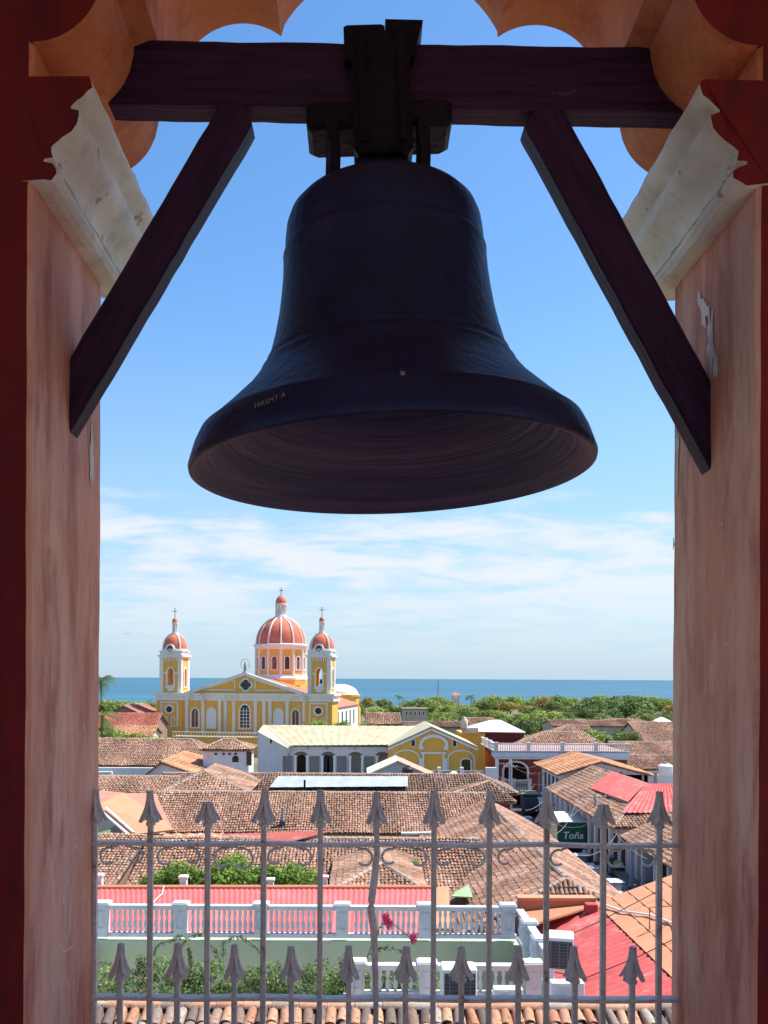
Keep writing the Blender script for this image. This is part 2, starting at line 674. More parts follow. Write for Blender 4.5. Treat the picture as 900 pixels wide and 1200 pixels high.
# ------------------------------------------------------------------ foliage
def leaf_mesh(name, blobs, n, size, pal, seed, flat=0.0):
    """leaf-sized quads spread through the outer part of several clumps; blobs = (x, y, z, rx, ry, rz)"""
    rs = np.random.RandomState(seed)
    b = np.array(blobs, float)
    vol = (b[:, 3] * b[:, 4] * b[:, 5]) ** (2 / 3)
    i = rs.choice(len(b), n, p=vol / vol.sum())
    d = rs.normal(size=(n, 3))
    d /= np.linalg.norm(d, axis=1)[:, None]
    rad = rs.uniform(.35, 1.0, n) ** .45 * rs.uniform(.88, 1.14, n)
    P = b[i, :3] + d * b[i, 3:] * rad[:, None]
    nn = d * .75 + rs.normal(size=(n, 3)) * .55 + np.array([0, 0, .25])
    nn /= np.linalg.norm(nn, axis=1)[:, None]
    a = np.cross(nn, rs.normal(size=(n, 3)))
    a /= np.linalg.norm(a, axis=1)[:, None]
    bb = np.cross(nn, a)
    s1 = size * rs.uniform(.6, 1.3, n)[:, None]
    s2 = s1 * .55
    V = np.stack([P - a * s1, P - bb * s2, P + a * s1, P + bb * s2], 1).reshape(-1, 3)
    Q = np.arange(n * 4).reshape(-1, 4)
    c = pick(pal, n, rs)
    clump = rs.uniform(.62, 1.28, len(b))[i]
    return fast_mesh(name, V, Q, LEAF, c * clump[:, None])


GREEN = [(.20, .26, .07, 4), (.25, .31, .085, 4), (.14, .19, .055, 3), (.32, .35, .12, 2)]
GREEN_DARK = [(.14, .21, .07, 4), (.175, .245, .08, 4), (.10, .155, .055, 3), (.23, .28, .10, 1)]
GREEN_LIGHT = [(.30, .38, .085, 4), (.34, .42, .11, 4), (.22, .29, .06, 3), (.40, .45, .16, 1)]
GREEN_YELLOW = [(.40, .34, .09, 4), (.45, .34, .11, 3), (.27, .27, .075, 3), (.32, .22, .10, 1)]
BARK = mat('bark', (.13, .09, .06), .3, 6, .95, .5, 20)


def crown_blobs(rs, k=12, spread=.62, rr=(.34, .52), zs=.72):
    out_ = [(0, 0, 0, .55, .55, .5)]
    for _ in range(k):
        a = rs.uniform(0, 2 * math.pi)
        e = rs.uniform(-.35, 1.0)
        ce = math.sqrt(max(0, 1 - min(1, abs(e)) ** 2))
        r = rs.uniform(*rr)
        q = spread * rs.uniform(.75, 1.12)
        out_.append((math.cos(a) * ce * q, math.sin(a) * ce * q, e * q * zs, r, r, r * rs.uniform(.65, .85)))
    return out_


def trunk_mesh(name, h=1.0, r=.1, limbs=4, seed=1):
    rs = random.Random(seed)
    m = MB()
    pts = [(0, 0, 0), (rs.uniform(-.03, .03), rs.uniform(-.03, .03), h * .35), (rs.uniform(-.08, .08), rs.uniform(-.08, .08), h * .7), (rs.uniform(-.1, .1), rs.uniform(-.1, .1), h)]
    m.tube(pts, [r * 1.25, r, r * .8, r * .4], 7)
    for i in range(limbs):
        a = 2 * math.pi * i / limbs + rs.uniform(-.4, .4)
        z = h * rs.uniform(.5, .75)
        m.tube([(0, 0, z), (math.cos(a) * .22, math.sin(a) * .22, z + .15), (math.cos(a) * .5, math.sin(a) * .5, z + .38)], [r * .6, r * .42, r * .15], 6)
    me = m.build('tmp_trunk', BARK, None, smooth=40)
    d = me.data
    bpy.data.objects.remove(me)
    d.name = name
    return d

# ================================================================== the belfry we stand in
E = EYE
D1, D2 = 2.30, 2.92            # near and far plane of the arch wall
XL, XR = -0.856, 1.008         # jambs
XM = (XL + XR) / 2


def paint_mat(name, base, light, dark, chip, chip_lo, chip_hi, streaky=True, sc=2.2, under=None):
    m = bpy.data.materials.new(name)
    m.use_nodes = True
    t = m.node_tree
    b = t.nodes['Principled BSDF']
    b.inputs['Roughness'].default_value = 0.72
    b.inputs['Specular IOR Level'].default_value = 0.3
    tcn = N(t, 'ShaderNodeTexCoord')
    mpn = N(t, 'ShaderNodeMapping')
    mpn.inputs['Scale'].default_value = (1, 1, .22 if streaky else 1)
    t.links.new(tcn.outputs['Object'], mpn.inputs[0])

    def noise(scale, detail=6, v=mpn.outputs[0], rough=.65):
        n = N(t, 'ShaderNodeTexNoise')
        n.inputs['Scale'].default_value = scale
        n.inputs['Detail'].default_value = detail
        n.inputs['Roughness'].default_value = rough
        t.links.new(v, n.inputs['Vector'])
        return n.outputs['Fac']

    def mixc(f, a, b_):
        n = N(t, 'ShaderNodeMix', data_type='RGBA')
        t.links.new(f, n.inputs['Factor'])
        for k, x in (('A', a), ('B', b_)):
            if isinstance(x, tuple):
                n.inputs[k].default_value = (*x, 1)
            else:
                t.links.new(x, n.inputs[k])
        return n.outputs['Result']
    c = mixc(SM(t, noise(sc), .40, .62), base, light)
    c = mixc(SM(t, noise(sc * 2.7), .47, .66, 0, .9), c, dark)
    c = mixc(SM(t, noise(sc * 7, 9), .54, .70, 0, .55), c, light)
    c = mixc(SM(t, noise(sc * 13, 4), .45, .75, 0, .35), c, dark)
    fine = noise(120, 3, tcn.outputs['Object'])
    c = mixc(SM(t, fine, .5, .8, 0, .22), c, light)
    chipn = noise(9, 8, tcn.outputs['Object'], .75)
    chipf = SM(t, chipn, chip_lo, chip_hi)
    c = mixc(chipf, c, chip)
    t.links.new(c, b.inputs['Base Color'])
    h = M(t, 'ADD', M(t, 'MULTIPLY', noise(16, 6, tcn.outputs['Object']), .7), M(t, 'MULTIPLY', fine, .12))
    h = M(t, 'SUBTRACT', h, M(t, 'MULTIPLY', chipf, .25))
    bp = N(t, 'ShaderNodeBump')
    bp.inputs['Strength'].default_value = .55
    bp.inputs['Distance'].default_value = .012
    t.links.new(h, bp.inputs['Height'])
    t.links.new(bp.outputs[0], b.inputs['Normal'])
    MATS[name] = m
    return m


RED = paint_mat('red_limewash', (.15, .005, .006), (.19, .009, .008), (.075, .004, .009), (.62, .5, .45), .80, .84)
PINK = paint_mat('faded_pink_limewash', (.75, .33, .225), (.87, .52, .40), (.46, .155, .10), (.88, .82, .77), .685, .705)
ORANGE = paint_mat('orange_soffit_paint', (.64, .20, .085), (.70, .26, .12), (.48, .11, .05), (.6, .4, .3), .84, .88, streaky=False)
WHITE_OLD = paint_mat('flaking_white_limewash', (.86, .82, .74), (.88, .86, .80), (.70, .63, .54), (.44, .38, .33), .615, .65, streaky=False, sc=3)
PURPLE = mat('purple_painted_wood', (.075, .020, .058), .45, 5, .55, .5, 30, streak=False, dirt=(.11, .06, .07), dirt_lo=.66, dirt_hi=.75, dscale=14)
BRONZE = mat('dark_bronze', (.007, .010, .052), .6, 4, .48, .22, 34, metal=.25, dirt=(.060, .018, .085), dirt_lo=.55, dirt_hi=.78, dscale=5, spec=.4)
BRONZE_IN = mat('bronze_inside_worn', (.058, .044, .120), .35, 7, .55, .4, 30, metal=.15, dirt=(.14, .085, .17), dirt_lo=.42, dirt_hi=.66, dscale=2.2)
for nd_ in BRONZE_IN.node_tree.nodes:
    if nd_.type == 'MAPPING':
        nd_.inputs['Scale'].default_value = (.22, .22, 8)      # turning marks run round the mouth
IRON_DARK = mat('dark_iron', (.012, .008, .014), .4, 8, .6, .5, 30, metal=.5)
IRON = mat('grey_painted_iron', (.64, .62, .60), .14, 6, .5, .25, 60, metal=.0, dirt=(.30, .17, .10), dirt_lo=.57, dirt_hi=.70, dscale=11, fine=.16)
FLOOR = mat('belfry_floor_tile', (.64, .56, .48), .3, 4, .9, .4, 12)

tower = thing('bell_tower', 'red painted belfry with a scalloped arch opening framing the view', 'bell tower', (0, 0, 0))


def arch_z(x):
    """lower edge of the masonry above the opening (height over the eye), mirrored about the middle"""
    hw = (XR - XL) / 2
    d = min(abs(x - XM), hw)          # distance from the middle
    a = hw - d                        # distance from the jamb
    if a <= .183:                     # convex quarter round on the impost
        return 1.83 - .20 * math.sqrt(max(0, 1 - (a / .183) ** 2))
    if a < .25:
        return 1.83 + (a - .183) * .4
    cx1, cz1, r1 = .456, 1.925, .207  # first foil
    if d > .352:
        q = r1 * r1 - (a - cx1) ** 2
        return cz1 + math.sqrt(max(q, 0))
    q = .397 ** 2 - d * d             # crowning foil
    return 1.926 + math.sqrt(max(q, 0))


def jit(y, z, s=1.0):
    return .5 * s * (.0012 * math.sin(z * 9 + y * 5) + .0012 * math.sin(z * 23 + 1 + y * 11) + .002 * math.sin(z * 3.1 - y * 3))


wall = MB()
ZB, ZT = E - 1.62, E + 3.4
OX0, OX1 = -3.3, 3.5
zs = [ZB + (E + 1.63 - ZB) * i / 70 for i in range(71)]
ysn = [D1, D1 + .012] + [D1 + .012 + (D2 - D1 - .024) * i / 8 for i in range(1, 8)] + [D2 - .012, D2]


def chamf(y):
    return .010 if (y in (D1, D2)) else 0.0


for sgn, xj, xo in ((-1, XL, OX0), (1, XR, OX1)):
    # reveal (pink), near face (red), far face
    rows = []
    for z in zs:
        rows.append([(xj + sgn * chamf(y) + jit(y, z), y, z) for y in ysn])
    wall.mi = 1
    for i in range(len(zs) - 1):
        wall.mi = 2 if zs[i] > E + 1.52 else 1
        for k in range(len(ysn) - 1):
            q = (rows[i][k], rows[i][k + 1], rows[i + 1][k + 1], rows[i + 1][k])
            wall.face(*(q if sgn < 0 else q[::-1]))
    wall.mi = 0
    for i in range(len(zs) - 1):
        a, b_ = rows[i][0], rows[i + 1][0]
        q = ((xo, D1, a[2]), a, b_, (xo, D1, b_[2]))
        wall.face(*(q if sgn < 0 else q[::-1]))
        a, b_ = rows[i][-1], rows[i + 1][-1]
        q = ((xo, D2, a[2]), a, b_, (xo, D2, b_[2]))
        wall.face(*(q if sgn > 0 else q[::-1]))
    q = ((xo, D1, E + 1.63), (xj, D1, E + 1.63), (xj, D1, ZT), (xo, D1, ZT))
    wall.face(*(q if sgn < 0 else q[::-1]))
    q = ((xo, D2, E + 1.63), (xj, D2, E + 1.63), (xj, D2, ZT), (xo, D2, ZT))
    wall.face(*(q if sgn > 0 else q[::-1]))
hw = (XR - XL) / 2
ds = sorted(set([0.0] + [hw * (1 - math.cos(math.pi / 2 * i / 40)) for i in range(41)] + [hw * i / 60 for i in range(61)] + [hw - .183, hw - .25, .352, .3525, hw - .002, hw - .0005]))
xs = sorted(set([round(XM - d, 6) for d in ds] + [round(XM + d, 6) for d in ds]))
for xa, xb in zip(xs[:-1], xs[1:]):
    za, zb = E + arch_z(xa), E + arch_z(xb)
    wall.mi = 0
    wall.face((xa, D1, za), (xb, D1, zb), (xb, D1, ZT), (xa, D1, ZT))
    wall.face((xb, D2, zb), (xa, D2, za), (xa, D2, ZT), (xb, D2, ZT))
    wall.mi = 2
    nb_ = 8
    for k in range(nb_):
        y0, y1 = D1 + (D2 - D1) * k / nb_, D1 + (D2 - D1) * (k + 1) / nb_
        wall.face((xa, y0, za), (xa, y1, za), (xb, y1, zb), (xb, y0, zb))
wall.build('arch_wall', [RED, PINK, ORANGE], tower, smooth=35)

# impost mouldings on both jambs
prof = [(0.0, 1.272), (.034, 1.268), (.052, 1.275), (.064, 1.290), (.064, 1.303), (.054, 1.315), (.034, 1.320), (.034, 1.329), (.052, 1.331), (.052, 1.342),
        (.055, 1.354), (.064, 1.368), (.082, 1.382), (.102, 1.396), (.117, 1.413), (.124, 1.434), (.124, 1.452), (.100, 1.454), (.100, 1.464),
        (.112, 1.475), (.128, 1.486), (.144, 1.499), (.152, 1.511), (.152, 1.532), (.147, 1.537), (0.0, 1.537)]
for sgn, xj in ((-1, XL), (1, XR)):
    m = MB()
    rs_ = random.Random(3 + sgn)
    ny = 16
    rings = []
    for k in range(ny + 1):
        y = D1 - .006 + (D2 + .085 - D1 + .006) * k / ny
        ring = []
        for j, (a, z) in enumerate(prof):
            jx = rs_.uniform(-.0022, .0022) if 0 < j < len(prof) - 1 else 0
            jy = rs_.uniform(-.007, .007) if k == 0 else 0
            base_ = -.03 if j in (0, len(prof) - 1) else a + jx
            ring.append((xj - sgn * base_, y + jy, E + z + jx))
        rings.append(ring if sgn < 0 else ring[::-1])
    m.loft(rings, False, True)
    m.mi = 1
    m.face(*(rings[0] if sgn < 0 else rings[0][::-1])[::-1] if False else rings[0])
    m.build('impost_moulding', [WHITE_OLD, RED], tower, smooth=24)

# sill, floor, ceiling, the other walls of the belfry with their own arches, an unseen cornice shaped to block the sun
m = MB()
m.box(XL - .02, XR + .02, D1 + .005, D2 + .10, E - 1.62, E - 1.28)
m.build('sill', RED, tower)
m = MB()
m.box(OX0, OX1, -3.8, D2, E - 1.80, E - 1.63)
m.build('belfry_floor', FLOOR, tower)
m = MB()
m.box(OX0, OX1, -3.8, D2, E + 3.41, E + 3.7)
m.build('belfry_ceiling', mat('whitewashed_ceiling', (.80, .74, .68), .15, 1.5), tower)
for nm, a, b_ in (('side_wall', OX0, OX0 + .6), ('side_wall', OX1 - .6, OX1)):
    m = MB()
    m.archwall(-3.1, D1, E - 1.62, E + 3.4, a, b_, [(-1.9, 1.9, E - 1.0, E + 1.7), (.8, 1.9, E - 1.0, E + 1.7)], 20)
    # built along x, turned to run along y
    m.v = [(y, x, z) for x, y, z in m.v]
    m.f = [tuple(reversed(f)) for f in m.f]
    m.build(nm, PINK, tower)
m = MB()
m.archwall(OX0, OX1, E - 1.62, E + 3.4, -3.75, -3.15, [(XM - 1.4, 2.1, E - 1.2, E + 1.7), (XM + 1.4, 2.1, E - 1.2, E + 1.7)], 20)
m.build('rear_wall', PINK, tower)
m = MB()
for k, (zz, pr) in enumerate(((3.12, .35), (3.26, .75), (3.42, 1.1))):
    m.box(OX0 - pr * .4, OX1 + pr * .4, D2 + .001, D2 + pr, E + zz, E + zz + (.139 if k < 2 else .3))
m.build('unseen_shading_cornice', WHITE_OLD, tower)  # out of view, overhang made deep enough to keep sun off the reveals
m = MB()
m.box(OX0, OX1, -3.7, D2 - .02, 0, E - 1.81)
m.build('tower_shaft', RED, tower)

# scratches in the paint of the jambs: real shallow strokes, lighter plaster showing
SCR = mat('bare_plaster', (.93, .90, .86), .15, 20)
m = MB()


def jamb_pt(px, py, side, off=.004):
    xj = XL if side < 0 else XR
    Y = abs(xj * F / (px - CX))
    p = at(px, py, Y)
    return Vector((xj - side * (off + .0) + jit(p.y, p.z), p.y, p.z))


strokes_l = [[(88, 985), (91, 980), (93, 984)], [(85, 1000), (88, 990), (91, 994)], [(80, 1040), (83, 1020), (86, 1008), (84, 1000)], [(75, 1060), (77, 1040), (80, 1025)],
             [(61, 1018), (62, 1008)], [(72, 1110), (76, 1116), (82, 1112), (88, 1108), (87, 1114)], [(79, 1105), (82, 1085), (84, 1065), (85, 1045)], [(77, 1070), (78, 1050)],
             [(100, 1040), (101, 1052)], [(101, 1046), (100, 1056)], [(88, 856), (90, 862)], [(80, 858), (82, 866)], [(97, 850), (99, 857)]]
strokes_r = [[(822, 674), (822, 664), (825, 678), (826, 666)], [(845, 614), (843, 625), (847, 624), (846, 613), (843, 615)], [(834, 612), (832, 618)], [(851, 602), (850, 606)],
             [(788, 644), (788, 630), (789, 640)], [(855, 798), (855, 804)], [(849, 754), (854, 756)], [(792, 565), (793, 580)]]
for side, st in ((-1, strokes_l), (1, strokes_r)):
    for s_ in st:
        m.tube([jamb_pt(x, y, side, .0010) for x, y in s_], .0013, 4)
o = m.build('scratches', SCR, tower)
tag(o, kind='stuff')


# larger patches of flaked paint: thin irregular shapes of bare plaster, slightly sunk in the reveal paint edge
def flake(px, py, wpx, hpx, side, seed):
    r_ = random.Random(seed)
    m_ = MB()
    n = 26
    ring = []
    for i in range(n):
        a = 2 * math.pi * i / n
        q = r_.uniform(.45, 1.1)
        p = jamb_pt(px + wpx * math.cos(a) * q, py + hpx * math.sin(a) * q, side, .0025)
        ring.append(p)
    c = jamb_pt(px, py, side, .0035)
    for i in range(n):
        a, b2 = ring[i], ring[(i + 1) % n]
        m_.face(*((c, a, b2) if side > 0 else (c, b2, a)))
    return m_


mm = MB()
for px, py, wp, hp, sd_, se in ((832, 400, 5, 45, 1, 1), (824, 365, 5, 22, 1, 2), (838, 430, 4, 20, 1, 3), (793, 540, 2.5, 42, 1, 4), (105, 535, 3, 38, -1, 5), (790, 460, 2, 25, 1, 6), (818, 352, 3, 12, 1, 7)):
    k = flake(px, py, wp, hp, sd_, se)
    b0 = len(mm.v)
    mm.v += k.v
    mm.f += [tuple(i + b0 for i in f) for f in k.f]
    mm.m += [0] * len(k.f)
o = mm.build('flaked_patches', WHITE_OLD, tower)
tag(o, kind='stuff')

# ------------------------------------------------------------------ bell frame: beam and braces
YB0, YB1 = 2.60, 2.69
frame = thing('timber_bell_support', 'dark purple wooden beam with two diagonal braces spanning the arch', 'bell support', (XM, 2.645, E + .8))


def timber_mat():
    m_ = bpy.data.materials.new('purple_painted_timber')
    m_.use_nodes = True
    t = m_.node_tree
    b = t.nodes['Principled BSDF']
    b.inputs['Roughness'].default_value = .6
    b.inputs['Specular IOR Level'].default_value = .3
    tcn = N(t, 'ShaderNodeTexCoord')
    mpn = N(t, 'ShaderNodeMapping')
    mpn.inputs['Scale'].default_value = (1.2, 16, 16)
    t.links.new(tcn.outputs['Object'], mpn.inputs[0])
    g = N(t, 'ShaderNodeTexNoise')
    g.inputs['Scale'].default_value = 3.0
    g.inputs['Detail'].default_value = 9
    g.inputs['Distortion'].default_value = .6
    t.links.new(mpn.outputs[0], g.inputs['Vector'])
    cr_ = N(t, 'ShaderNodeValToRGB')
    e = cr_.color_ramp.elements
    e[0].position, e[0].color = .32, (.012, .002, .015, 1)
    e[1].position, e[1].color = .72, (.050, .009, .058, 1)
    t.links.new(g.outputs['Fac'], cr_.inputs[0])
    n2_ = N(t, 'ShaderNodeTexNoise')
    n2_.inputs['Scale'].default_value = 9
    n2_.inputs['Detail'].default_value = 8
    n2_.inputs['Roughness'].default_value = .75
    mp2 = N(t, 'ShaderNodeMapping')
    mp2.inputs['Scale'].default_value = (.5, 1.6, 1.6)
    t.links.new(tcn.outputs['Object'], mp2.inputs[0])
    t.links.new(mp2.outputs[0], n2_.inputs['Vector'])
    mx = N(t, 'ShaderNodeMix', data_type='RGBA')
    t.links.new(SM(t, n2_.outputs['Fac'], .64, .72, 0, .8), mx.inputs['Factor'])
    t.links.new(cr_.outputs[0], mx.inputs['A'])
    mx.inputs['B'].default_value = (.085, .05, .06, 1)
    t.links.new(mx.outputs['Result'], b.inputs['Base Color'])
    bp = N(t, 'ShaderNodeBump')
    bp.inputs['Strength'].default_value = .6
    bp.inputs['Distance'].default_value = .006
    t.links.new(g.outputs['Fac'], bp.inputs['Height'])
    t.links.new(bp.outputs[0], b.inputs['Normal'])
    return m_


TIMBER = timber_mat()


def timber(name, p0, p1, wid, y0, y1, nseg=24, seed=1, jam=.0018, sh0=0, sh1=0):
    """squared timber from p0 to p1 (x, z); sh0 / sh1 shear the end cuts; edges worn and slightly uneven"""
    r_ = random.Random(seed)
    L = math.hypot(p1[0] - p0[0], p1[1] - p0[1])
    ang = math.atan2(p1[1] - p0[1], p1[0] - p0[0])
    mb = MB()
    rings = []
    d = (y1 - y0) / 2
    for i in range(nseg + 1):
        x = L * i / nseg
        sh = sh0 if i == 0 else (sh1 if i == nseg else 0)
        if i == 1 and abs(sh0) > L / nseg:
            continue
        a, b2 = r_.uniform(-jam, jam), r_.uniform(-jam, jam)
        b_ = .006
        hi, lo = wid / 2 + a, -wid / 2 + b2
        loop = [(hi - b_, -d), (hi, -d + b_), (hi, d - b_), (hi - b_, d), (lo + b_, d), (lo, d - b_), (lo, -d + b_), (lo + b_, -d)]
        rings.append([(x + sh * k / (wid / 2), y, k) for k, y in loop])
    mb.loft([r[::-1] for r in rings])
    o_ = mb.build(name, TIMBER, frame, smooth=30)
    o_.location = Vector((p0[0], (y0 + y1) / 2, p0[1])) - wloc(frame)
    o_.rotation_euler = (0, -ang, 0)
    return o_


zbm = (1.661 + 1.848) / 2
timber('beam', (XL - .03, E + zbm + .006), (XR + .03, E + zbm - .010), .186, YB0, YB1, 30, 5, .002)
timber('brace', (-.876, E + .786), (-.361, E + 1.668), .112, YB0 + .004, YB1 - .008, 20, 8, .0015, .10, 0.033)
timber('brace', (1.028, E + .707), (.500, E + 1.668), .124, YB0 + .004, YB1 - .008, 20, 9, .0015, -.10, -.033)

# ------------------------------------------------------------------ bell with its headstock
BX, BY = .044, 2.645
TILT = R_(-2.1)                 # the mouth swings a little to the right
HZ = E + 1.66
bell = thing('bell', 'large dark bronze bell hanging mouth down in the middle of the arch', 'bell', (BX, BY, E + 1.62))
bell.rotation_euler = (R_(-1.0), TILT, 0)
Z0 = 1.62
outer = [(.0, 1.420), (.10, 1.417), (.170, 1.410), (.182, 1.398), (.222, 1.392), (.252, 1.377), (.273, 1.354), (.284, 1.325), (.289, 1.29), (.292, 1.245), (.295, 1.241), (.298, 1.233), (.297, 1.225), (.300, 1.17),
         (.306, 1.12), (.315, 1.06), (.328, 1.00), (.342, .95), (.351, .925), (.356, .921), (.357, .912), (.359, .905), (.369, .894), (.374, .889), (.376, .882), (.394, .855), (.421, .822), (.454, .79), (.490, .755),
         (.520, .728), (.540, .710), (.553, .701), (.569, .668), (.582, .628), (.587, .612), (.585, .602), (.578, .598)]
inner = [(.578, .598), (.568, .602), (.552, .622), (.540, .634), (.532, .650), (.522, .652), (.516, .664), (.496, .680), (.487, .696), (.474, .698), (.466, .712), (.45, .725), (.440, .742), (.428, .744), (.42, .756), (.385, .80), (.345, .88), (.312, .98), (.285, 1.10), (.270, 1.22), (.255, 1.30), (.20, 1.34), (.0, 1.35)]
m = MB()
m.lathe([(r, z - Z0) for r, z in outer[::-1]], n=112)
m.build('bell_body', BRONZE, bell, smooth=30)
m = MB()
m.lathe([(r, z - Z0) for r, z in inner[::-1]], n=112)
m.build('bell_inside', BRONZE_IN, bell, smooth=40)
# crown loops and iron straps
m = MB()
m.bbox(-.078, .072, -.06, .055, 1.395 - Z0, 1.60 - Z0, .015)
m.build('crown', BRONZE, bell)
for x in (-.140, .118):
    m = MB()
    m.tube([(x - .008, -.070, 1.375 - Z0), (x, -.080, 1.50 - Z0), (x, -.082, 1.60 - Z0)], .0245, 4, flat=(1, .7))
    m.build('iron_strap', IRON_DARK, bell)
m = MB()
m.bbox(-.215, .205, -.075, .085, 1.585 - Z0, 1.664 - Z0, .014)
m.build('headstock_lower_block', IRON_DARK, bell)
m = MB()
m.bbox(-.080, .088, -.098, .088, 1.50 - Z0, 1.85 - Z0, .012)
m.build('hanger_plate', IRON_DARK, bell)
m = MB()
m.bbox(-.100, .018, -.09, .085, 1.77 - Z0, 1.872 - Z0, .006)
m.extr([(-.070, 1.871 - Z0), (-.005, 1.871 - Z0), (-.045, 1.888 - Z0)], -.06, .06)
m.extr([(.020, 1.77 - Z0), (.098, 1.77 - Z0), (.128, 1.876 - Z0), (.020, 1.882 - Z0)], -.09, .085)
m.build('headstock_cap', IRON_DARK, bell)
for x in (-.05, .06):
    m = MB()
    m.tube([(x, -.106, 1.52 - Z0), (x, -.106, 1.84 - Z0)], .011, 6)
    m.build('tie_rod', IRON_DARK, bell)


def text_mesh(name, body, size, extr=.002, shear=0.0, spacing=1.0, offset=0.0):
    c = bpy.data.curves.new(name, 'FONT')
    c.body = body
    c.size = size
    c.extrude = extr
    c.shear = shear
    c.space_character = spacing
    c.align_x = 'CENTER'
    c.offset = offset
    c.resolution_u = 3
    t_ = bpy.data.objects.new('tmp_text', c)
    col.objects.link(t_)
    dg = bpy.context.evaluated_depsgraph_get()
    dg.update()
    me = bpy.data.meshes.new_from_object(t_.evaluated_get(dg))
    bpy.data.objects.remove(t_)
    bpy.data.curves.remove(c)
    me.name = name
    return me


ph = R_(-32)
me = text_mesh('scratched_lettering', "MASHT.A", .021, .0006, 0, 1.1, -.0006)
me.materials.append(mat('bright_scratched_bronze', (.42, .36, .40), .2, 40, .5))
rl = .5745
o = link('scratched_lettering', me, bell, (rl * math.sin(ph), -rl * math.cos(ph), .660 - Z0))
slope_ = math.atan2(.588 - .563, .704 - .628)
o.rotation_euler = (Matrix.Rotation(ph, 3, 'Z') @ Matrix.Rotation(math.pi / 2 + slope_ * 0 - slope_, 3, 'X') @ Matrix.Rotation(R_(8), 3, 'Z')).to_euler()
m = MB()
m.lathe([(.0, 0), (.007, .001), (.004, .003), (0, .004)], n=7)
o = m.build('casting_mark', mat('pale_mark', (.16, .14, .15), .2, 40, .5), bell)
o.location = (.0 * 1 + .01, -.572, .69 - Z0)
o.rotation_euler = (math.pi / 2 - .3, 0, 0)

# ------------------------------------------------------------------ iron railing across the opening
YR = 2.862
k_ = YR / F


def RX(px):
    return at(px, 1080, YR).x


def RZ(py):
    return at(450, py, YR).z


rail = thing('iron_railing', 'grey iron railing with spear finials across the foot of the arch', 'railing', (XM, YR, E - 1.28))


def finial_mesh(cut=1.0):
    """cast spear: four curved petals that part and flare at the foot over a small pointed socket"""
    Hh = .104
    m_ = MB()
    n_st = 14
    for k in range(4):
        a = math.pi / 4 + k * math.pi / 2
        d = Vector((math.cos(a), math.sin(a), 0))
        sd_ = Vector((-d.y, d.x, 0))
        L_, R2, C0 = [], [], []
        rows_ = []
        for i in range(n_st + 1):
            t_ = i / n_st
            z = Hh * (1 - t_)
            if z > Hh * cut:
                continue
            r = .0055 + .0325 * t_ ** 2.4
            w_ = .0062 + .0085 * t_ ** 1.2 - (.006 * max(0, t_ - .85) / .15)
            c = d * r + Vector((0, 0, z))
            nrm = (d + Vector((0, 0, .55 * t_))).normalized()
            # channel section: raised rims, sunk middle
            prof_ = [(-w_, 0), (-w_, .004), (-w_ * .72, .0045), (-w_ * .55, .0005), (w_ * .55, .0005), (w_ * .72, .0045), (w_, .004), (w_, 0), (w_ * .6, -.003), (-w_ * .6, -.003)]
            rows_.append([tuple(c + sd_ * u + nrm * v) for u, v in prof_])
        m_.loft(rows_)
    m_.lathe([(.0075, Hh * cut), (.0075, Hh * .25), (.010, .02)], n=8, cap0=True)
    m_.lathe([(.011, -.016), (.0165, -.013), (.0165, -.004), (.0125, .0), (.0155, .010), (.013, .022), (.003, .052)], n=12)
    o_ = m_.build('tmp_fin', IRON, None, smooth=30)
    d_ = o_.data
    bpy.data.objects.remove(o_)
    return d_


FIN, FIN_CUT = finial_mesh(), finial_mesh(.58)
FIN.name = 'finial'
FIN_CUT.name = 'broken_finial'


def bar(pts, r=.0118):
    m_ = MB()
    m_.tube(pts, r, 4)
    # welded ridge along the front edge
    m_.tube([(p[0], p[1] - r * .95, p[2]) for p in pts], .0028, 4)
    return m_


longs = [110.5, 176, 243, 308.5, 375, 441, 508, 573, 640, 706.5, 772]
shorts = [141, 208, 275, 342, 409, 475.5, 541, 607.5, 674, 741]
z_top, z_low = RZ(989), RZ(1170)
zfoot = E - 1.29
for i, px in enumerate(longs):
    x = RX(px)
    zt = RZ(966)
    if i == 5:
        pts = [(x, YR, zfoot), (x - .0, YR, RZ(1170)), (x - .008, YR, RZ(1090)), (x - .018, YR - .012, RZ(1062)), (x - .016, YR - .01, RZ(1055)), (x - .004, YR, RZ(1020)), (x, YR, RZ(1000)), (x, YR, zt)]
    else:
        pts = [(x + rnd.uniform(-.002, .002), YR, zfoot), (x, YR, (zfoot + zt) / 2), (x, YR, zt)]
    b_ = bar(pts).build('upright_bar', IRON, rail, world=True)
    f_ = link('finial', FIN_CUT if px in (243, 706.5) else FIN, b_, Vector((x, YR, zt + .006)) - wloc(rail), (rnd.uniform(-.03, .03), rnd.uniform(-.035, .035), rnd.uniform(-.15, .15)), (rnd.uniform(.94, 1.07), 1, rnd.uniform(.93, 1.04)))
for px in shorts:
    x = RX(px)
    zt = RZ(1148)
    b_ = bar([(x, YR, zfoot), (x, YR, zt)]).build('short_bar', IRON, rail, world=True)
    link('finial', FIN, b_, Vector((x, YR, zt + .006)) - wloc(rail), (rnd.uniform(-.03, .03), rnd.uniform(-.035, .035), rnd.uniform(-.15, .15)), (rnd.uniform(.94, 1.07), 1, rnd.uniform(.93, 1.04)))
for py, nm in ((989.5, 'top_rail'), (1170, 'lower_rail')):
    m = MB()
    z = RZ(py)
    dz = 0.0055
    n = 30
    rings = []
    for i in range(n + 1):
        x = XL - .02 + (XR - XL + .04) * i / n
        zz = z + .002 * math.sin(i * .9) + (x - XM) * .001
        rings.append([(x, YR - .019, zz - dz), (x, YR + .019, zz - dz), (x, YR + .019, zz + dz), (x, YR - .019, zz + dz)])
    m.loft(rings)
    m.build(nm, IRON, rail, world=True)


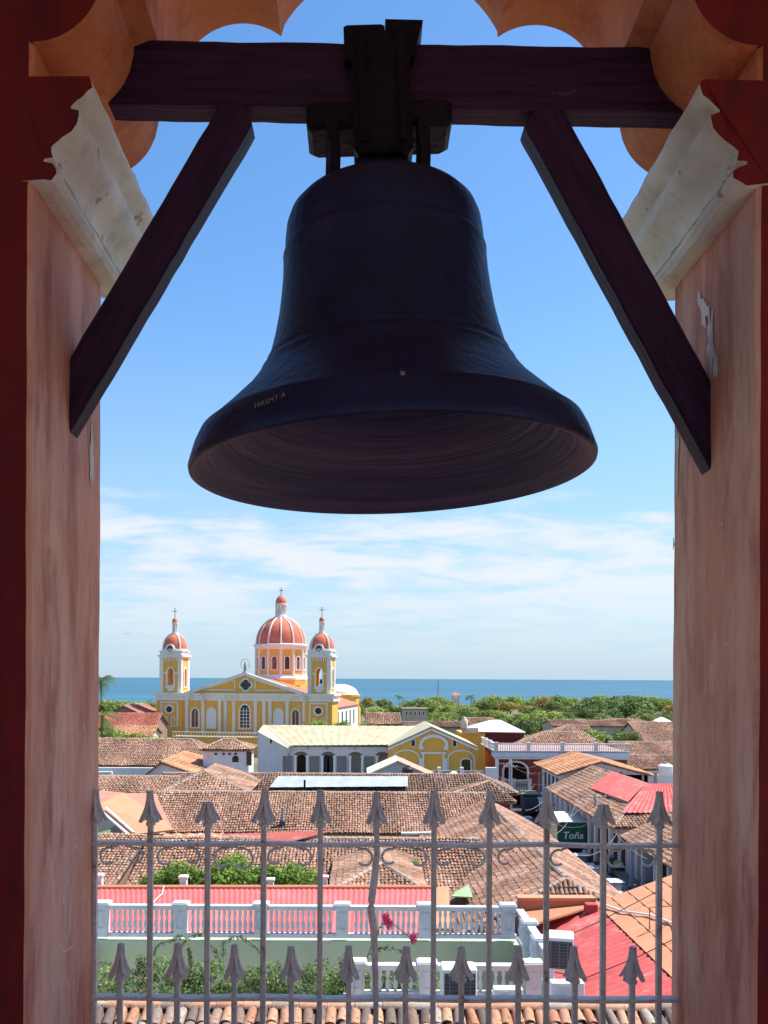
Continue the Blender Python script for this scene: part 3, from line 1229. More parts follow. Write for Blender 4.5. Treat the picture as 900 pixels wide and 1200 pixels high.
def scroll(cx, side, r_px=9.5, turn=1.0, drop=0.0):
    """flat iron curl hanging from the top rail; side -1 opens to the right"""
    pts = []
    r0 = r_px * k_
    xc = RX(cx)
    zc2 = RZ(995 + r_px + drop)
    for i in range(26):
        t_ = i / 25
        a = math.pi / 2 + side * (-.25 + t_ * (1.28 * math.pi) * turn)
        rr = r0 * (1.0 - .25 * max(0, t_ - .7) / .3)
        pts.append((xc + rr * 1.05 * math.cos(a), YR, zc2 + rr * math.sin(a)))
    lead = [(xc - side * r0 * -0.0 + side * r0 * .9, YR, RZ(992.5)), (xc + side * r0 * .45, YR, RZ(994))]
    return MB().tube(lead + pts, .0041, 6, flat=(2.0, 1.0))


curls = [(128, 1, 10, 1), (157, -1, 9, 1.05), (195, 1, 10, 1), (224, -1, 9, 1.0), (262, 1, 11, 1), (283, -1, 12, 1.05), (324, 1, 9.5, .95), (354, -1, 10, 1),
         (425, -1, 10, 1), (457, 1, 9, 1), (489, -1, 10, 1.0), (521, 1, 9.5, 1), (557, -1, 10, 1), (593, 1, 9, .95), (655, 1, 9.5, .95), (722, 1, 10, 1), (757, -1, 9.5, 1), (789, 1, 10, .9)]
for cx, side, r_px, tn in curls:
    if cx > 786:
        continue
    scroll(cx, side, r_px, tn).build('scroll', IRON, rail, world=True, smooth=50)

# ================================================================== ground, street, lake
GROUND = mat('dry_earth_ground', (.20, .17, .11), .3, .05, .95, dirt=(.10, .13, .05), dirt_lo=.42, dirt_hi=.6, dscale=.04)
ASPH = mat('asphalt', (.075, .072, .07), .25, .6, .9, .2, 30, dirt=(.13, .12, .11), dscale=.3)
PAVE = mat('pavement_concrete', (.34, .31, .28), .2, .8, .9)
m = MB()
m.box(-900, 1100, -200, 560, -3.0, 0.0)
tag(m.build('ground', GROUND), kind='structure')


def water_mat():
    m_ = bpy.data.materials.new('lake_water')
    m_.use_nodes = True
    t = m_.node_tree
    b = t.nodes['Principled BSDF']
    b.inputs['Base Color'].default_value = (.055, .175, .285, 1)
    b.inputs['Roughness'].default_value = .55
    b.inputs['Specular IOR Level'].default_value = .25
    b.inputs['IOR'].default_value = 1.33
    tcn = N(t, 'ShaderNodeTexCoord')
    mpn = N(t, 'ShaderNodeMapping')
    mpn.inputs['Scale'].default_value = (.004, .02, 1)
    t.links.new(tcn.outputs['Object'], mpn.inputs[0])
    n = N(t, 'ShaderNodeTexNoise')
    n.inputs['Scale'].default_value = 1.0
    n.inputs['Detail'].default_value = 8
    t.links.new(mpn.outputs[0], n.inputs['Vector'])
    mx = N(t, 'ShaderNodeMix', data_type='RGBA')
    t.links.new(SM(t, n.outputs['Fac'], .35, .7), mx.inputs['Factor'])
    mx.inputs['A'].default_value = (.038, .118, .175, 1)
    mx.inputs['B'].default_value = (.058, .152, .215, 1)
    t.links.new(mx.outputs['Result'], b.inputs['Base Color'])
    return m_


m = MB()
m.face((-40000, 500, -.5), (40000, 500, -.5), (40000, 50000, -.5), (-40000, 50000, -.5))
tag(m.build('lake_water', water_mat()), kind='structure')
m = MB()
m.face((15.6, 30, .004), (21.2, 30, .004), (23.4, 150, .004), (17.2, 150, .004))
tag(m.build('road', ASPH), kind='structure')
m = MB()
m.slab([(21.2, 30, .14), (24.2, 30, .14), (26.4, 150, .14), (23.4, 150, .14)], .13)
tag(m.build('pavement', PAVE), kind='structure')
m = MB()
m.slab([(14.2, 30, .14), (15.6, 30, .14), (17.2, 119, .14), (15.8, 119, .14)], .13)
tag(m.build('pavement', PAVE), kind='structure')

# ================================================================== materials of the town
W_WHITE = mat('white_limewash_wall', (.74, .73, .71), .10, .5, .9, dirt=(.5, .46, .42), dirt_lo=.6, dirt_hi=.8, dscale=.8, streak=True)
W_LAV = mat('pale_lavender_wall', (.66, .64, .70), .10, .6, .9, dirt=(.46, .42, .45), dirt_lo=.58, dirt_hi=.8, dscale=.7, streak=True)
W_CREAM = mat('cream_wall', (.70, .62, .48), .12, .6, .9, dirt=(.45, .38, .3), dscale=.8, streak=True)
W_YEL = mat('ochre_yellow_wall', (.84, .455, .09), .10, .5, .9, dirt=(.50, .28, .06), dirt_lo=.55, dirt_hi=.8, dscale=.6, streak=True)
W_YEL2 = mat('golden_yellow_wall', (.85, .465, .095), .10, .5, .9, dirt=(.58, .34, .11), dirt_lo=.46, dirt_hi=.74, dscale=.5, streak=True)
W_RED = mat('brick_red_wall', (.26, .055, .045), .15, .6, .9, dirt=(.18, .05, .04), dscale=.6)
W_DRED = mat('dark_red_wall', (.17, .035, .045), .15, .6, .9)
W_BLUE = mat('blue_wall', (.07, .15, .30), .12, .8, .9)
W_TEAL = mat('teal_wall', (.10, .32, .27), .12, .8, .9)
W_GREY = mat('grey_concrete', (.36, .35, .34), .2, .8, .9, dirt=(.2, .18, .17), dscale=.9, streak=True)
W_BROWN = mat('mud_brown_wall', (.30, .20, .15), .2, .8, .9)
TRIM = mat('white_trim', (.80, .78, .74), .06, .7, .8, dirt=(.6, .56, .5), dirt_lo=.62, dirt_hi=.85, dscale=1.2)
GLASS = mat('dark_window', (.022, .026, .032), .3, 1.5, .15, spec=.5)
WOOD_D = mat('dark_wood_door', (.10, .05, .03), .3, 3, .7)
TIN_GREEN = mat('pale_green_tin', (.49, .46, .295), .14, .5, .55, dirt=(.46, .35, .20), dirt_lo=.44, dirt_hi=.68, dscale=.55, metal=.1)
TIN_BLUE = mat('galvanised_tin', (.38, .41, .45), .12, .7, .6, metal=.05)
TIN_RED = mat('red_tin', (.53, .095, .085), .16, .8, .6, dirt=(.60, .27, .24), dirt_lo=.50, dirt_hi=.76, dscale=1.1, fine=.06)
TIN_PINK = mat('sun_faded_red_tin', (.57, .125, .115), .10, .5, .6, dirt=(.61, .20, .18), dirt_lo=.5, dirt_hi=.8, dscale=.5)
TIN_WHITE = mat('white_tin', (.78, .79, .80), .08, .7, .5, metal=.05)
RUST = mat('rusty_tin', (.46, .19, .09), .35, 1.6, .8, dirt=(.62, .55, .48), dirt_lo=.5, dirt_hi=.6, dscale=2)
ORANGE_TIN = mat('orange_coated_roof', (.59, .26, .14), .12, .7, .7, dirt=(.48, .21, .12), dirt_lo=.55, dirt_hi=.8, dscale=.8, fine=.06)
CLAY_WALL = mat('terracotta_plaster', (.50, .20, .105), .14, .9, .85, dirt=(.34, .14, .08), dscale=.9)


def windows(root, name, mat_, rects, y, frame_mat=None, d=.06):
    """plain rectangular windows on a wall that faces -y: rects = (x0, x1, z0, z1) in world"""
    for x0, x1, z0, z1 in rects:
        fr = MB()
        t_ = .09
        fr.box(x0 - t_, x0, y - d, y - .001, z0 - t_, z1 + t_)
        fr.box(x1, x1 + t_, y - d, y - .001, z0 - t_, z1 + t_)
        fr.box(x0, x1, y - d, y - .001, z1, z1 + t_)
        fr.box(x0, x1, y - d - .03, y - .001, z0 - t_, z0)
        f_ = fr.build(name, frame_mat or TRIM, root, world=True)
        pn = MB()
        pn.box(x0, x1, y - .02, y - .002, z0, z1)
        pn.build('pane', mat_, f_, world=True)


def gable_x(name, label, xl, xr, yr, zr, ye, ze, wallm=W_WHITE, pal=PAL_OLD, hl=0.0, hr=0.0, tw=.26, tl=.42, seed=1, over=.45, cat='house', group=None, ridge=True, zback=None):
    """house whose ridge runs left-right; (yr, zr) the ridge, (ye, ze) the front eave; hl / hr pull the ridge ends in (hips)"""
    yb = 2 * yr - ye
    root = thing(name, label, cat, ((xl + xr) / 2, yr, 0), 0, group)
    r = Roof(root, pal, tw, tl, seed)
    A, B, C, D_ = (xl, ye, ze), (xr, ye, ze), (xr - hr, yr, zr), (xl + hl, yr, zr)
    Eb, Fb = (xr, yb, ze), (xl, yb, ze)
    r.slope([A, B, C, D_])
    r.slope([Eb, Fb, D_, C], tiles=False)
    if hr:
        r.slope([B, Eb, C, C])
    if hl:
        r.slope([Fb, A, D_, D_])
    if ridge:
        r.ridge(D_, C)
        if hr:
            r.ridge(B, C, .13)
        if hl:
            r.ridge(A, D_, .13)
    r.build()
    m_ = MB()
    x0, x1, y0, y1 = xl + over, xr - over, ye + over, yb - over
    sl = (zr - ze) / (yr - ye)
    zt = ze + sl * over - .18
    if hl or hr:
        m_.box(x0, x1, y0, y1, 0, zt)
    else:
        zz = zr - .2
        p = [(y0, 0), (y1, 0), (y1, zt), (yr, zz), (y0, zt)]
        pts = [(x0, y, z) for y, z in p] + [(x1, y, z) for y, z in p]
        n = 5
        fs = [tuple(reversed(range(5))), tuple(range(5, 10))] + [(i, (i + 1) % 5, 5 + (i + 1) % 5, 5 + i) for i in range(5)]
        m_.faces(pts, fs)
    m_.build('wall', wallm, root, world=True)
    return root


def gable_y(name, label, xr_, zr, xl, zl, xr2, zr2, y0, y1, wallm=W_WHITE, pal=PAL_OLD, hn=0.0, hf=0.0, tw=.26, tl=.42, seed=1, over=.4, cat='house', group=None, ridge=True, wall_inset_l=None):
    """house whose ridge runs away from us at x = xr_; left eave xl, right eave xr2; y0 near end, y1 far end; hn / hf hips"""
    root = thing(name, label, cat, (xr_, (y0 + y1) / 2, 0), 0, group)
    r = Roof(root, pal, tw, tl, seed)
    RN, RF = (xr_, y0 + hn, zr), (xr_, y1 - hf, zr)
    LN, LF = (xl, y0, zl), (xl, y1, zl)
    QN, QF = (xr2, y0, zr2), (xr2, y1, zr2)
    r.slope([LF, LN, RN, RF])
    r.slope([QN, QF, RF, RN])
    if hn:
        r.slope([LN, QN, RN, RN])
    if hf:
        r.slope([QF, LF, RF, RF], tiles=False)
    if ridge:
        r.ridge(RN, RF)
        if hn:
            r.ridge(LN, RN, .13)
            r.ridge(QN, RN, .13)
    d = r.build()
    m_ = MB()
    il = over if wall_inset_l is None else wall_inset_l
    a, b_ = xl + il, xr2 - over
    za = zl + (zr - zl) * il / (xr_ - xl) - .18
    zb = zr2 + (zr - zr2) * over / (xr2 - xr_) - .18
    ya, yb = y0 + over, y1 - over
    if hn:
        m_.box(a, b_, ya, yb, 0, min(za, zb))
    else:
        m_.extr([(a, 0), (b_, 0), (b_, zb), (xr_, zr - .2), (a, za)], ya, yb)
    m_.build('wall', wallm, root, world=True)
    root['_'] = 0
    del root['_']
    return root, d


# ================================================================== near church roof just below the tower
cr = thing('church_roof', 'near clay tile roof ridge just below the railing', 'roof', (XM, 15.6, 0))
pe = at(450, 1183, 15.6)
zr_ = pe.z
ye_ = 12.6
sl_ = .42
xa, xb = -6.2, 7.2
m = MB()
m.slab([(xa, ye_, zr_ - 3 * sl_), (xb, ye_, zr_ - 3 * sl_), (xb, 15.6, zr_), (xa, 15.6, zr_)], .2)
m.slab([(xb, 18.6, zr_ - 3 * sl_), (xa, 18.6, zr_ - 3 * sl_), (xa, 15.6, zr_ - .001), (xb, 15.6, zr_ - .001)], .2)
m.build('deck', mat('roof_underlay', (.20, .125, .09), .3, 3), cr, world=True)
m = MB()
m.box(xa + .3, xb - .3, ye_ + .4, 18.2, 0, zr_ - 3 * sl_ - .05)
m.build('wall', W_WHITE, cr, world=True)
TCOLS = [(.24, .155, .115), (.44, .20, .115), (.33, .23, .18), (.18, .13, .11), (.48, .25, .15), (.40, .32, .26), (.27, .20, .17), (.50, .29, .18), (.14, .10, .085)]


def barrel_mesh(i):
    c = TCOLS[i]
    mm_ = mat('clay_tile_%d' % i, c, .28, 7, .9, .35, 25, dirt=(.10, .09, .075), dirt_lo=.50, dirt_hi=.68, dscale=9)
    o_ = MB()
    n = 8
    rings = []
    for e, (rad, v, lift) in enumerate(((.098, -.25, .028), (.082, .25, .0))):
        rings.append([(rad * math.cos(math.pi * j / n), v, lift + rad * .9 * math.sin(math.pi * j / n)) for j in range(n + 1)] +
                     [((rad - .016) * math.cos(math.pi * j / n), v, lift + (rad - .016) * .9 * math.sin(math.pi * j / n)) for j in range(n, -1, -1)])
    o_.loft(rings)
    ob = o_.build('tmp', mm_, None, smooth=40)
    d_ = ob.data
    bpy.data.objects.remove(ob)
    d_.name = 'barrel_tile'
    return d_


BT = [barrel_mesh(i) for i in range(len(TCOLS))]
pitch_t = .2
th = math.atan(sl_)
nt_ = int((xb - xa) / pitch_t)
o0 = wloc(cr)
for r_i in range(3):
    for i in range(nt_):
        x = xa + .1 + i * pitch_t + rnd.uniform(-.022, .022)
        if not (-5.6 < x < 6.6):
            continue
        s_ = .20 + r_i * .30 + rnd.uniform(-.05, .05)
        y = 15.6 - s_ * math.cos(th)
        z = zr_ - s_ * math.sin(th) + .03
        o = link('roof_tile', BT[rnd.choice((0, 1, 2, 3, 4, 5, 6, 7, 8, 1, 4, 7))], cr, Vector((x, y, z)) - o0)
        o.rotation_euler = (th + rnd.uniform(-.05, .05), rnd.uniform(-.14, .14), rnd.uniform(-.10, .10))
        o.scale = (rnd.uniform(.9, 1.08), rnd.uniform(.9, 1.1), rnd.uniform(.85, 1.12))
# channel tiles between the covers, one joined layer
V_, Q_, C_ = [], [], []
for i in range(nt_ + 1):
    for r_i in range(3):
        x = xa + i * pitch_t
        s_ = .2 + r_i * .36
        c_ = Vector((x, 15.6 - s_ * math.cos(th), zr_ - s_ * math.sin(th) + .022))
        for j in range(4):
            q = []
            for (jj, vv) in ((j, -1), (j + 1, -1), (j + 1, 1), (j, 1)):
                a = math.pi * jj / 4
                q.append((c_.x - .09 * math.cos(a), c_.y + vv * .22 * math.cos(th), c_.z + vv * .22 * math.sin(th) + .05 - .06 * math.sin(a) - vv * .012))
            b0 = len(V_)
            V_ += q
            Q_.append((b0, b0 + 1, b0 + 2, b0 + 3))
            C_.append((.2, .13, .1))
me = fast_mesh('channel_tiles', np.array(V_) - np.array(o0), np.array(Q_), TILE, np.array(C_))
tag(link('channel_tiles', me, cr), kind='stuff')
for i in range(26):
    x = -5.6 + i * .48
    m = MB()
    c = TCOLS[rnd.choice((5, 6, 2, 4, 7))]
    rings = []
    for v, rad in ((-.26, .115), (.26, .10)):
        rings.append([(v, rad * math.cos(math.pi * j / 8), rad * .75 * math.sin(math.pi * j / 8)) for j in range(9)] + [(v, .9 * rad * math.cos(math.pi * j / 8), -.01 + .6 * rad * math.sin(math.pi * j / 8)) for j in range(8, -1, -1)])
    m.loft(rings)
    o = m.build('ridge_tile', BT[rnd.choice((5, 6, 2, 4, 1, 7))].materials[0], cr, smooth=40)
    o.location = Vector((x, 15.6, zr_ + .045 + rnd.uniform(-.008, .008))) - o0
    o.rotation_euler = (0, rnd.uniform(-.02, .02), rnd.uniform(-.03, .03))

# ================================================================== terrace house with the balustrades
YT, YN = 34.0, 27.3
ZRAIL = PZ(1062, YT)
ZBOT = PZ(1098, YT)
XTL, XTR = PX(113, YT), PX(606, YT)
th_ = thing('terrace_house', 'green walled patio house with blue and white balustrades', 'house', ((XTL + XTR) / 2, 31, 0))
W_GREEN = mat('faded_green_wall', (.40, .48, .36), .10, .5, .9, dirt=(.30, .36, .28), dirt_lo=.5, dirt_hi=.78, dscale=.5, streak=True)
BAL_B = mat('pale_blue_balustrade', (.56, .61, .66), .14, 1.2, .8, dirt=(.38, .41, .45), dirt_lo=.5, dirt_hi=.8, dscale=1.4)
BAL_W = mat('weathered_white_balustrade', (.68, .66, .63), .12, 1.2, .8, dirt=(.40, .36, .34), dirt_lo=.48, dirt_hi=.72, dscale=2.2, streak=True)
m = MB()
m.box(XTL - .2, XTR + .25, YT - .05, YT + .4, 2.0, ZBOT - .16)
m.build('wall', W_GREEN, th_, world=True)
m = MB()
m.box(XTL - .55, XTL + .1, 24.0, YT - .06, 2.0, ZBOT - .4)
m.build('wall', mat('cream_green_wall', (.62, .64, .48), .1, .6, .9), th_, world=True)
m = MB()
m.box(XTR - .15, XTR + .25, YN + .2, YT - .06, 2.0, ZBOT - .16)
m.build('wall', W_GREEN, th_, world=True)
m = MB()
m.box(XTL - .6, XTR + .6, 24.0, YT + .4, 0, 4.6)
m.build('patio_floor', W_CREAM, th_, world=True)


def baluster(h, mm_):
    o_ = MB()
    pr = [(.050, 0), (.050, .05), (.030, .07), (.034, .12), (.060, .24), (.066, .34), (.052, .46), (.030, .56), (.028, .60), (.034, .62), (.030, .65), (.048, .78), (.056, .84), (.042, .92), (.050, .95), (.050, 1.0)]
    o_.lathe([(r_ * 1.15, z * h) for r_, z in pr], n=10)
    ob = o_.build('tmp', mm_, None, smooth=50)
    d_ = ob.data
    d_.name = 'baluster'
    bpy.data.objects.remove(ob)
    return d_


def balustrade(root, p0, p1, zb, zt, mm_, peds, n_b, wid=.16, name='balustrade'):
    """p0, p1 plan points; rails, pedestals at fractions peds, balusters between"""
    p0, p1 = Vector((p0[0], p0[1], 0)), Vector((p1[0], p1[1], 0))
    L = (p1 - p0).length
    t_ = (p1 - p0).normalized()
    rz = math.atan2(t_.y, t_.x)
    o0_ = wloc(root)
    m_ = MB()
    m_.box(0, L, -wid / 2 - .03, wid / 2 + .03, 0, .13)
    m_.box(0, L, -wid / 2 - .02, wid / 2 + .02, zt - zb - .15, zt - zb - .05)
    m_.box(0, L, -wid / 2 - .06, wid / 2 + .06, zt - zb - .05, zt - zb + .02)
    part = m_.build(name, mm_, root)
    part.location = p0 + Vector((0, 0, zb)) - o0_
    part.rotation_euler = (0, 0, rz)
    h = zt - zb - .28
    bm_ = baluster(h, mm_)
    for f in peds:
        q = MB()
        x = f * L
        q.box(x - .24, x + .24, -.2, .2, 0.002, zt - zb + .03)
        q.box(x - .31, x + .31, -.28, .28, zt - zb + .03, zt - zb + .10)
        q.box(x - .27, x + .27, -.24, .24, zt - zb + .10, zt - zb + .14)
        # raised panel frame on the front
        for (a, b2, c, d) in ((-.15, .15, .80, .84), (-.15, .15, .26, .30), (-.15, -.11, .30, .80), (.11, .15, .30, .80)):
            q.box(x + a, x + b2, -.225, -.199, c * (zt - zb), d * (zt - zb))
        q.build('pedestal', mm_, part)
    k = 0
    for i in range(n_b):
        x = (i + .5) * L / n_b
        if any(abs(x - f * L) < .32 for f in peds):
            continue
        link('baluster', bm_, part, (x, 0, .13 + .003))
    return part


fr = lambda px: (PX(px, YT) - XTL) / (XTR - XTL)
balustrade(th_, (XTL, YT), (XTR, YT), ZBOT, ZRAIL, BAL_B, [fr(x) for x in (121, 213, 307, 402, 499, 596)], 80)
balustrade(th_, (XTR + .06, YT - .35), (XTR + .06, YN + .3), ZBOT, ZRAIL, BAL_B, [.33, .66], 30)
YN = 27.3
XN0, XN1 = PX(415, YN), PX(632, YN)
ZN1 = PZ(1130, YN)
ZN0 = PZ(1166, YN)
balustrade(th_, (XN0, YN), (XN1, YN), ZN0, ZN1, BAL_W, [.02, .40, .97], 24, wid=.2)
m = MB()
m.box(XN0 - .3, XN1 + .35, YN - .25, YN + .25, 3.0, ZN0 - .02)
m.box(XN0 - .1, XN1 + .1, YN - 3.4, YN - .25, ZN0 - 1.0, ZN0 - .75)
m.build('wall', W_GREY, th_, world=True)

# ------------------------------------------------ pink tin roof behind the far balustrade
pk = thing('pink_roof_shed', 'long low building with sun faded pink corrugated roof', 'house', (-3, 39, 0))
A = at(-60, 1098, 35.2)
B = at(503, 1098, 35.2)
C = at(508, 1041, 42)
D_ = at(-64, 1041, 42)
m = MB()
corrugated(m, [A, B, C, D_], .2, .022, 4)
m.build('roof', TIN_PINK, pk, world=True)
m = MB()
m.tube([D_ + Vector((0, 0, .05)), C + Vector((0, 0, .05))], .11, 8)
m.build('ridge_cap', ORANGE_TIN, pk, world=True)
m = MB()
A2, B2, C2, D2_ = at(505, 1088, 36), at(528, 1088, 36), at(526, 1038, 42), at(510, 1040, 42)
m.slab([A2, B2, C2, D2_], .1)
m.build('side_roof', ORANGE_TIN, pk, world=True)
m = MB()
m.box(A.x + .2, B.x, 35.6, 42, 0, min(A.z, C.z) - .25)
m.build('wall', CLAY_WALL, pk, world=True)
# thin cable lying on the roof
m = MB()
m.tube([at(192, 1041, 41.6) + Vector((0, 0, .1)), at(190, 1047, 40.6), at(182, 1055, 39.6), at(175, 1064, 38)], .02, 5)
tag(m.build('roof_cable', TRIM), 'thin pale cable lying across the pink corrugated roof', 'cable')

# white vents behind the pink roof ridge
for i, (px, py0, py1, wd, lb) in enumerate(((215, 1026, 1041, .34, 'white box chimney left of the green trees, behind the pink roof'),
                                            (317, 1029, 1041, .30, 'white box chimney in the middle of the green trees'),
                                            (381, 1026, 1041, .22, 'slim white box chimney right of the green trees'),
                                            (116, 1024, 1041, .34, 'white box chimney beside the left arch jamb'))):
    p0, p1 = at(px, py1 + 6, 42.6), at(px, py0, 42.6)
    t = thing('roof_vent', lb, 'chimney', (p0.x, 42.6, 0), 0, 'white box chimneys behind the pink roof')
    m = MB()
    m.bbox(-wd / 2, wd / 2, -wd / 2, wd / 2, 5.0, p1.z - .12, .02)
    m.build('shaft', TRIM, t)
    m = MB()
    m.bbox(-wd / 2 - .05, wd / 2 + .05, -wd / 2 - .05, wd / 2 + .05, p1.z - .119, p1.z, .02)
    m.build('cap', TRIM, t)

# ------------------------------------------------ red and orange roof on the right
rr_ = thing('red_roof_house', 'near house at right with red tin and orange coated roof', 'house', (10.5, 31, 0))
sl5 = .37


def zr5(x):
    return PZ(1062, 39.3, 700) + (x - 10.3) * sl5


XB = PX(700, 39.3)
m = MB()
# ribs run up the slope, that is along +x: eave is the left edge
corrugated(m, [(5.9, 39.3, zr5(5.9)), (5.9, 20.0, zr5(5.9)), (XB, 20.0, zr5(XB)), (XB, 39.3, zr5(XB))], .42, .02, 6)
m.build('red_roof', TIN_RED, rr_, world=True)
m = MB()
corrugated(m, [(XB + .02, 39.6, zr5(XB) + .06), (XB + .02, 20.0, zr5(XB) + .06), (16.5, 20.0, zr5(16.5) + .06), (16.5, 39.6, zr5(16.5) + .06)], .9, .012, 8)
for i in range(1, 9):
    x = XB + i * .72
    m.box(x - .015, x + .015, 20, 39.55, zr5(x) + .05, zr5(x) + .085)
m.build('orange_roof', ORANGE_TIN, rr_, world=True)
m = MB()
m.extr([(6.2, 0), (16.2, 0), (16.2, zr5(16.2) - .2), (6.2, zr5(6.2) - .2)], 20.5, 39.0)
m.build('wall', CLAY_WALL, rr_, world=True)
m = MB()
m.bbox(XB - .62, XB - .12, 38.6, 39.1, zr5(XB) - .2, zr5(XB) + .24, .03)
m.build('vent_box', mat('dark_red_box', (.40, .06, .06), .15, 2), rr_, world=True)
m = MB()
pts = [(XB + .12, 38.9, .12), (XB + .5, 37.2, .1), (XB + 1.2, 35.6, .1), (XB + 1.5, 34.0, .1), (XB + 1.15, 31.6, .12), (XB + .6, 29.4, .12), (XB + .4, 27.6, .12), (XB + .55, 25.8, .12), (XB + .7, 24, .12)]
m.tube([(x, y, zr5(x) + dz + .05) for x, y, dz in pts], .045, 8)
tag(m.build('white_hose', mat('white_plastic', (.80, .79, .76), .06, 3, .5)), 'white plastic hose snaking down the orange roof', 'hose')
t = thing('roof_bracket', 'thin brown metal hoop standing on the orange roof', 'bracket', (XB + 1.2, 34.4, zr5(XB + 1.2)))
m = MB()
z0 = zr5(XB + 1.2)
m.tube([(-.45, 0, -.1), (-.45, 0, .75), (.0, 0, .8), (.45, 0, .8), (.45, 0, .2)], .03, 6)
m.build('hoop', mat('rusty_pipe', (.36, .17, .07), .2, 6), t)
m = MB()
m.tube([(5.2, 37.5, zr5(5.2) + .9), (7.5, 36.2, zr5(7.5) + .25), (9.6, 36.5, zr5(9.6) + .3), (12.6, 37.5, zr5(12.6) + .35)], .018, 5)
tag(m.build('roof_wire', IRON_DARK), 'dark wire strung over the red roof towards the hoop', 'cable')
m = MB()
m.tube([(6.3, 33, zr5(6.3) + .8), (8, 32, zr5(8) + .12), (10, 32.2, zr5(10) + .12), (13, 33, zr5(13) + .15)], .018, 5)
tag(m.build('roof_wire', IRON_DARK), 'sagging dark wire across the middle of the red roof', 'cable')

# terracotta parapet between terrace and tile roof
pw = thing('terracotta_parapet', 'terracotta plastered parapet wall right of the terrace balustrade', 'wall', (8, 41, 0))
m = MB()
a, b_ = at(606, 1052, 41), at(694, 1052, 41)
m.box(a.x, b_.x, 40.6, 41.0, 3, a.z)
m.build('wall', CLAY_WALL, pw, world=True)
m = MB()
m.box(a.x - .05, b_.x + .05, 40.5, 41.1, a.z + .001, a.z + .12)
m.build('coping', ORANGE_TIN, pw, world=True)
m = MB()
m.slab([at(620, 1084, 37.5), at(694, 1062, 39.4), at(690, 1060, 40.5), at(612, 1068, 40.5)], .08)
m.build('gutter_floor', CLAY_WALL, pw, world=True)


# ------------------------------------------------ air conditioners
AC_W = mat('ac_white_enamel', (.74, .74, .72), .08, 3, .45, dirt=(.5, .47, .42), dirt_lo=.6, dirt_hi=.8, dscale=3)
AC_D = mat('ac_dark_grille', (.06, .055, .065), .25, 12, .6)


def condenser(label, p, wd, dp, h, rz=0):
    t = thing('air_conditioner', label, 'air conditioner', p, rz)
    m_ = MB()
    m_.bbox(-wd / 2, wd / 2, -dp / 2, dp / 2, .0, h, .03)
    m_.build('casing', AC_W, t)
    m_ = MB()
    m_.box(-wd / 2 + .06, wd / 2 - .05, -dp / 2 - .012, -dp / 2 - .002, .07, h - .12)
    g = m_.build('grille', AC_D, t)
    nn = 9
    for i in range(nn):
        z = .1 + (h - .26) * i / (nn - 1)
        q = MB()
        q.box(-wd / 2 + .06, wd / 2 - .05, -dp / 2 - .024, -dp / 2 - .013, z, z + .012)
        q.build('slat', mat('ac_grey_slat', (.20, .19, .2), .1, 5), g)
    for i in range(3):
        x = -wd / 2 + .06 + (wd - .11) * (i + .5) / 3
        q = MB()
        q.box(x - .012, x + .012, -dp / 2 - .03, -dp / 2 - .0245, .07, h - .12)
        q.build('slat', mat('ac_grey_slat', (.20, .19, .2)), g)
    for sx in (-1, 1):
        q = MB()
        q.box(sx * wd * .38 - .04, sx * wd * .38 + .04, -dp / 2, dp / 2, -.12, -.001)
        q.build('foot', AC_D, t)
    return t


def split_ac(label, p, wd, dp, h, rz=0):
    t = thing('air_conditioner', label, 'air conditioner', p, rz)
    m_ = MB()
    m_.bbox(-wd / 2, wd / 2, -dp / 2, dp / 2, 0, h, .02)
    m_.build('casing', AC_W, t)
    m_ = MB()
    r_ = h * .40
    cx = -wd * .14
    m_.lathe([(0, -.004), (r_, -.004), (r_, -.001)], n=24)
    f_ = m_.build('fan', AC_D, t)
    f_.location = (cx, -dp / 2 - .001, h / 2)
    f_.rotation_euler = (math.pi / 2, 0, 0)
    q = MB()
    for k in range(5):
        rr2 = r_ * (.25 + .18 * k)
        q.tube([(rr2 * math.cos(a * math.pi / 10), rr2 * math.sin(a * math.pi / 10), .012) for a in range(21)], .007, 4)
    for k in range(12):
        a = math.pi * k / 6
        q.tube([(0, 0, .014), (r_ * math.cos(a), r_ * math.sin(a), .014)], .006, 4)
    q.build('fan_guard', AC_W, f_)
    q = MB()
    q.box(wd * .30, wd * .44, -dp / 2 - .012, -dp / 2 - .002, h * .15, h * .85)
    q.build('service_panel', AC_W, t)
    for sx in (-1, 1):
        q = MB()
        q.box(sx * wd * .35 - .05, sx * wd * .35 + .05, -dp / 2, dp / 2, -.1, -.001)
        q.build('foot', AC_D, t)
    return t


p = at(655, 1133, 26.5)
condenser('large white condenser unit with dark grille on the red roof', (p.x, 26.5, p.z), .84, .8, .98, R_(-12))
p = at(664, 1176, 24.5)
split_ac('white fan unit below the large condenser, in front of the red roof', (p.x, 24.5, p.z), .9, .34, .62)
p = at(595, 1181, 24.3)
split_ac('white fan unit low in front of the white balustrade', (p.x, 24.3, p.z), .78, .34, .56)
p = at(537, 1178, 24.6)
condenser('tall dark grilled condenser standing before the white balustrade', (p.x, 24.6, p.z), .95, .7, 1.1)
p = at(671, 1148, 25.9)
t = thing('junction_box', 'small white box beside the large condenser on the red roof', 'box', (p.x, 25.9, p.z))
m = MB()
m.bbox(-.14, .14, -.12, .12, 0, .3, .02)
m.build('box', AC_W, t)
m = MB()
m.box(-.15, .15, -.13, .13, .3, .33)
m.build('lid', AC_W, t)

# ================================================================== tiled houses of the middle ground
# long roof in the middle (ridge y 928)
xl, xr = PX(184, 71.5), PX(572, 71.5)
h1 = gable_x('tiled_house', 'longest weathered tile roof across the middle of the view', xl, xr, 71.5, PZ(930, 71.5), 65.8, PZ(977, 65.8), W_CREAM, PAL_PINK, tw=.20, tl=.34, seed=2, over=.5)
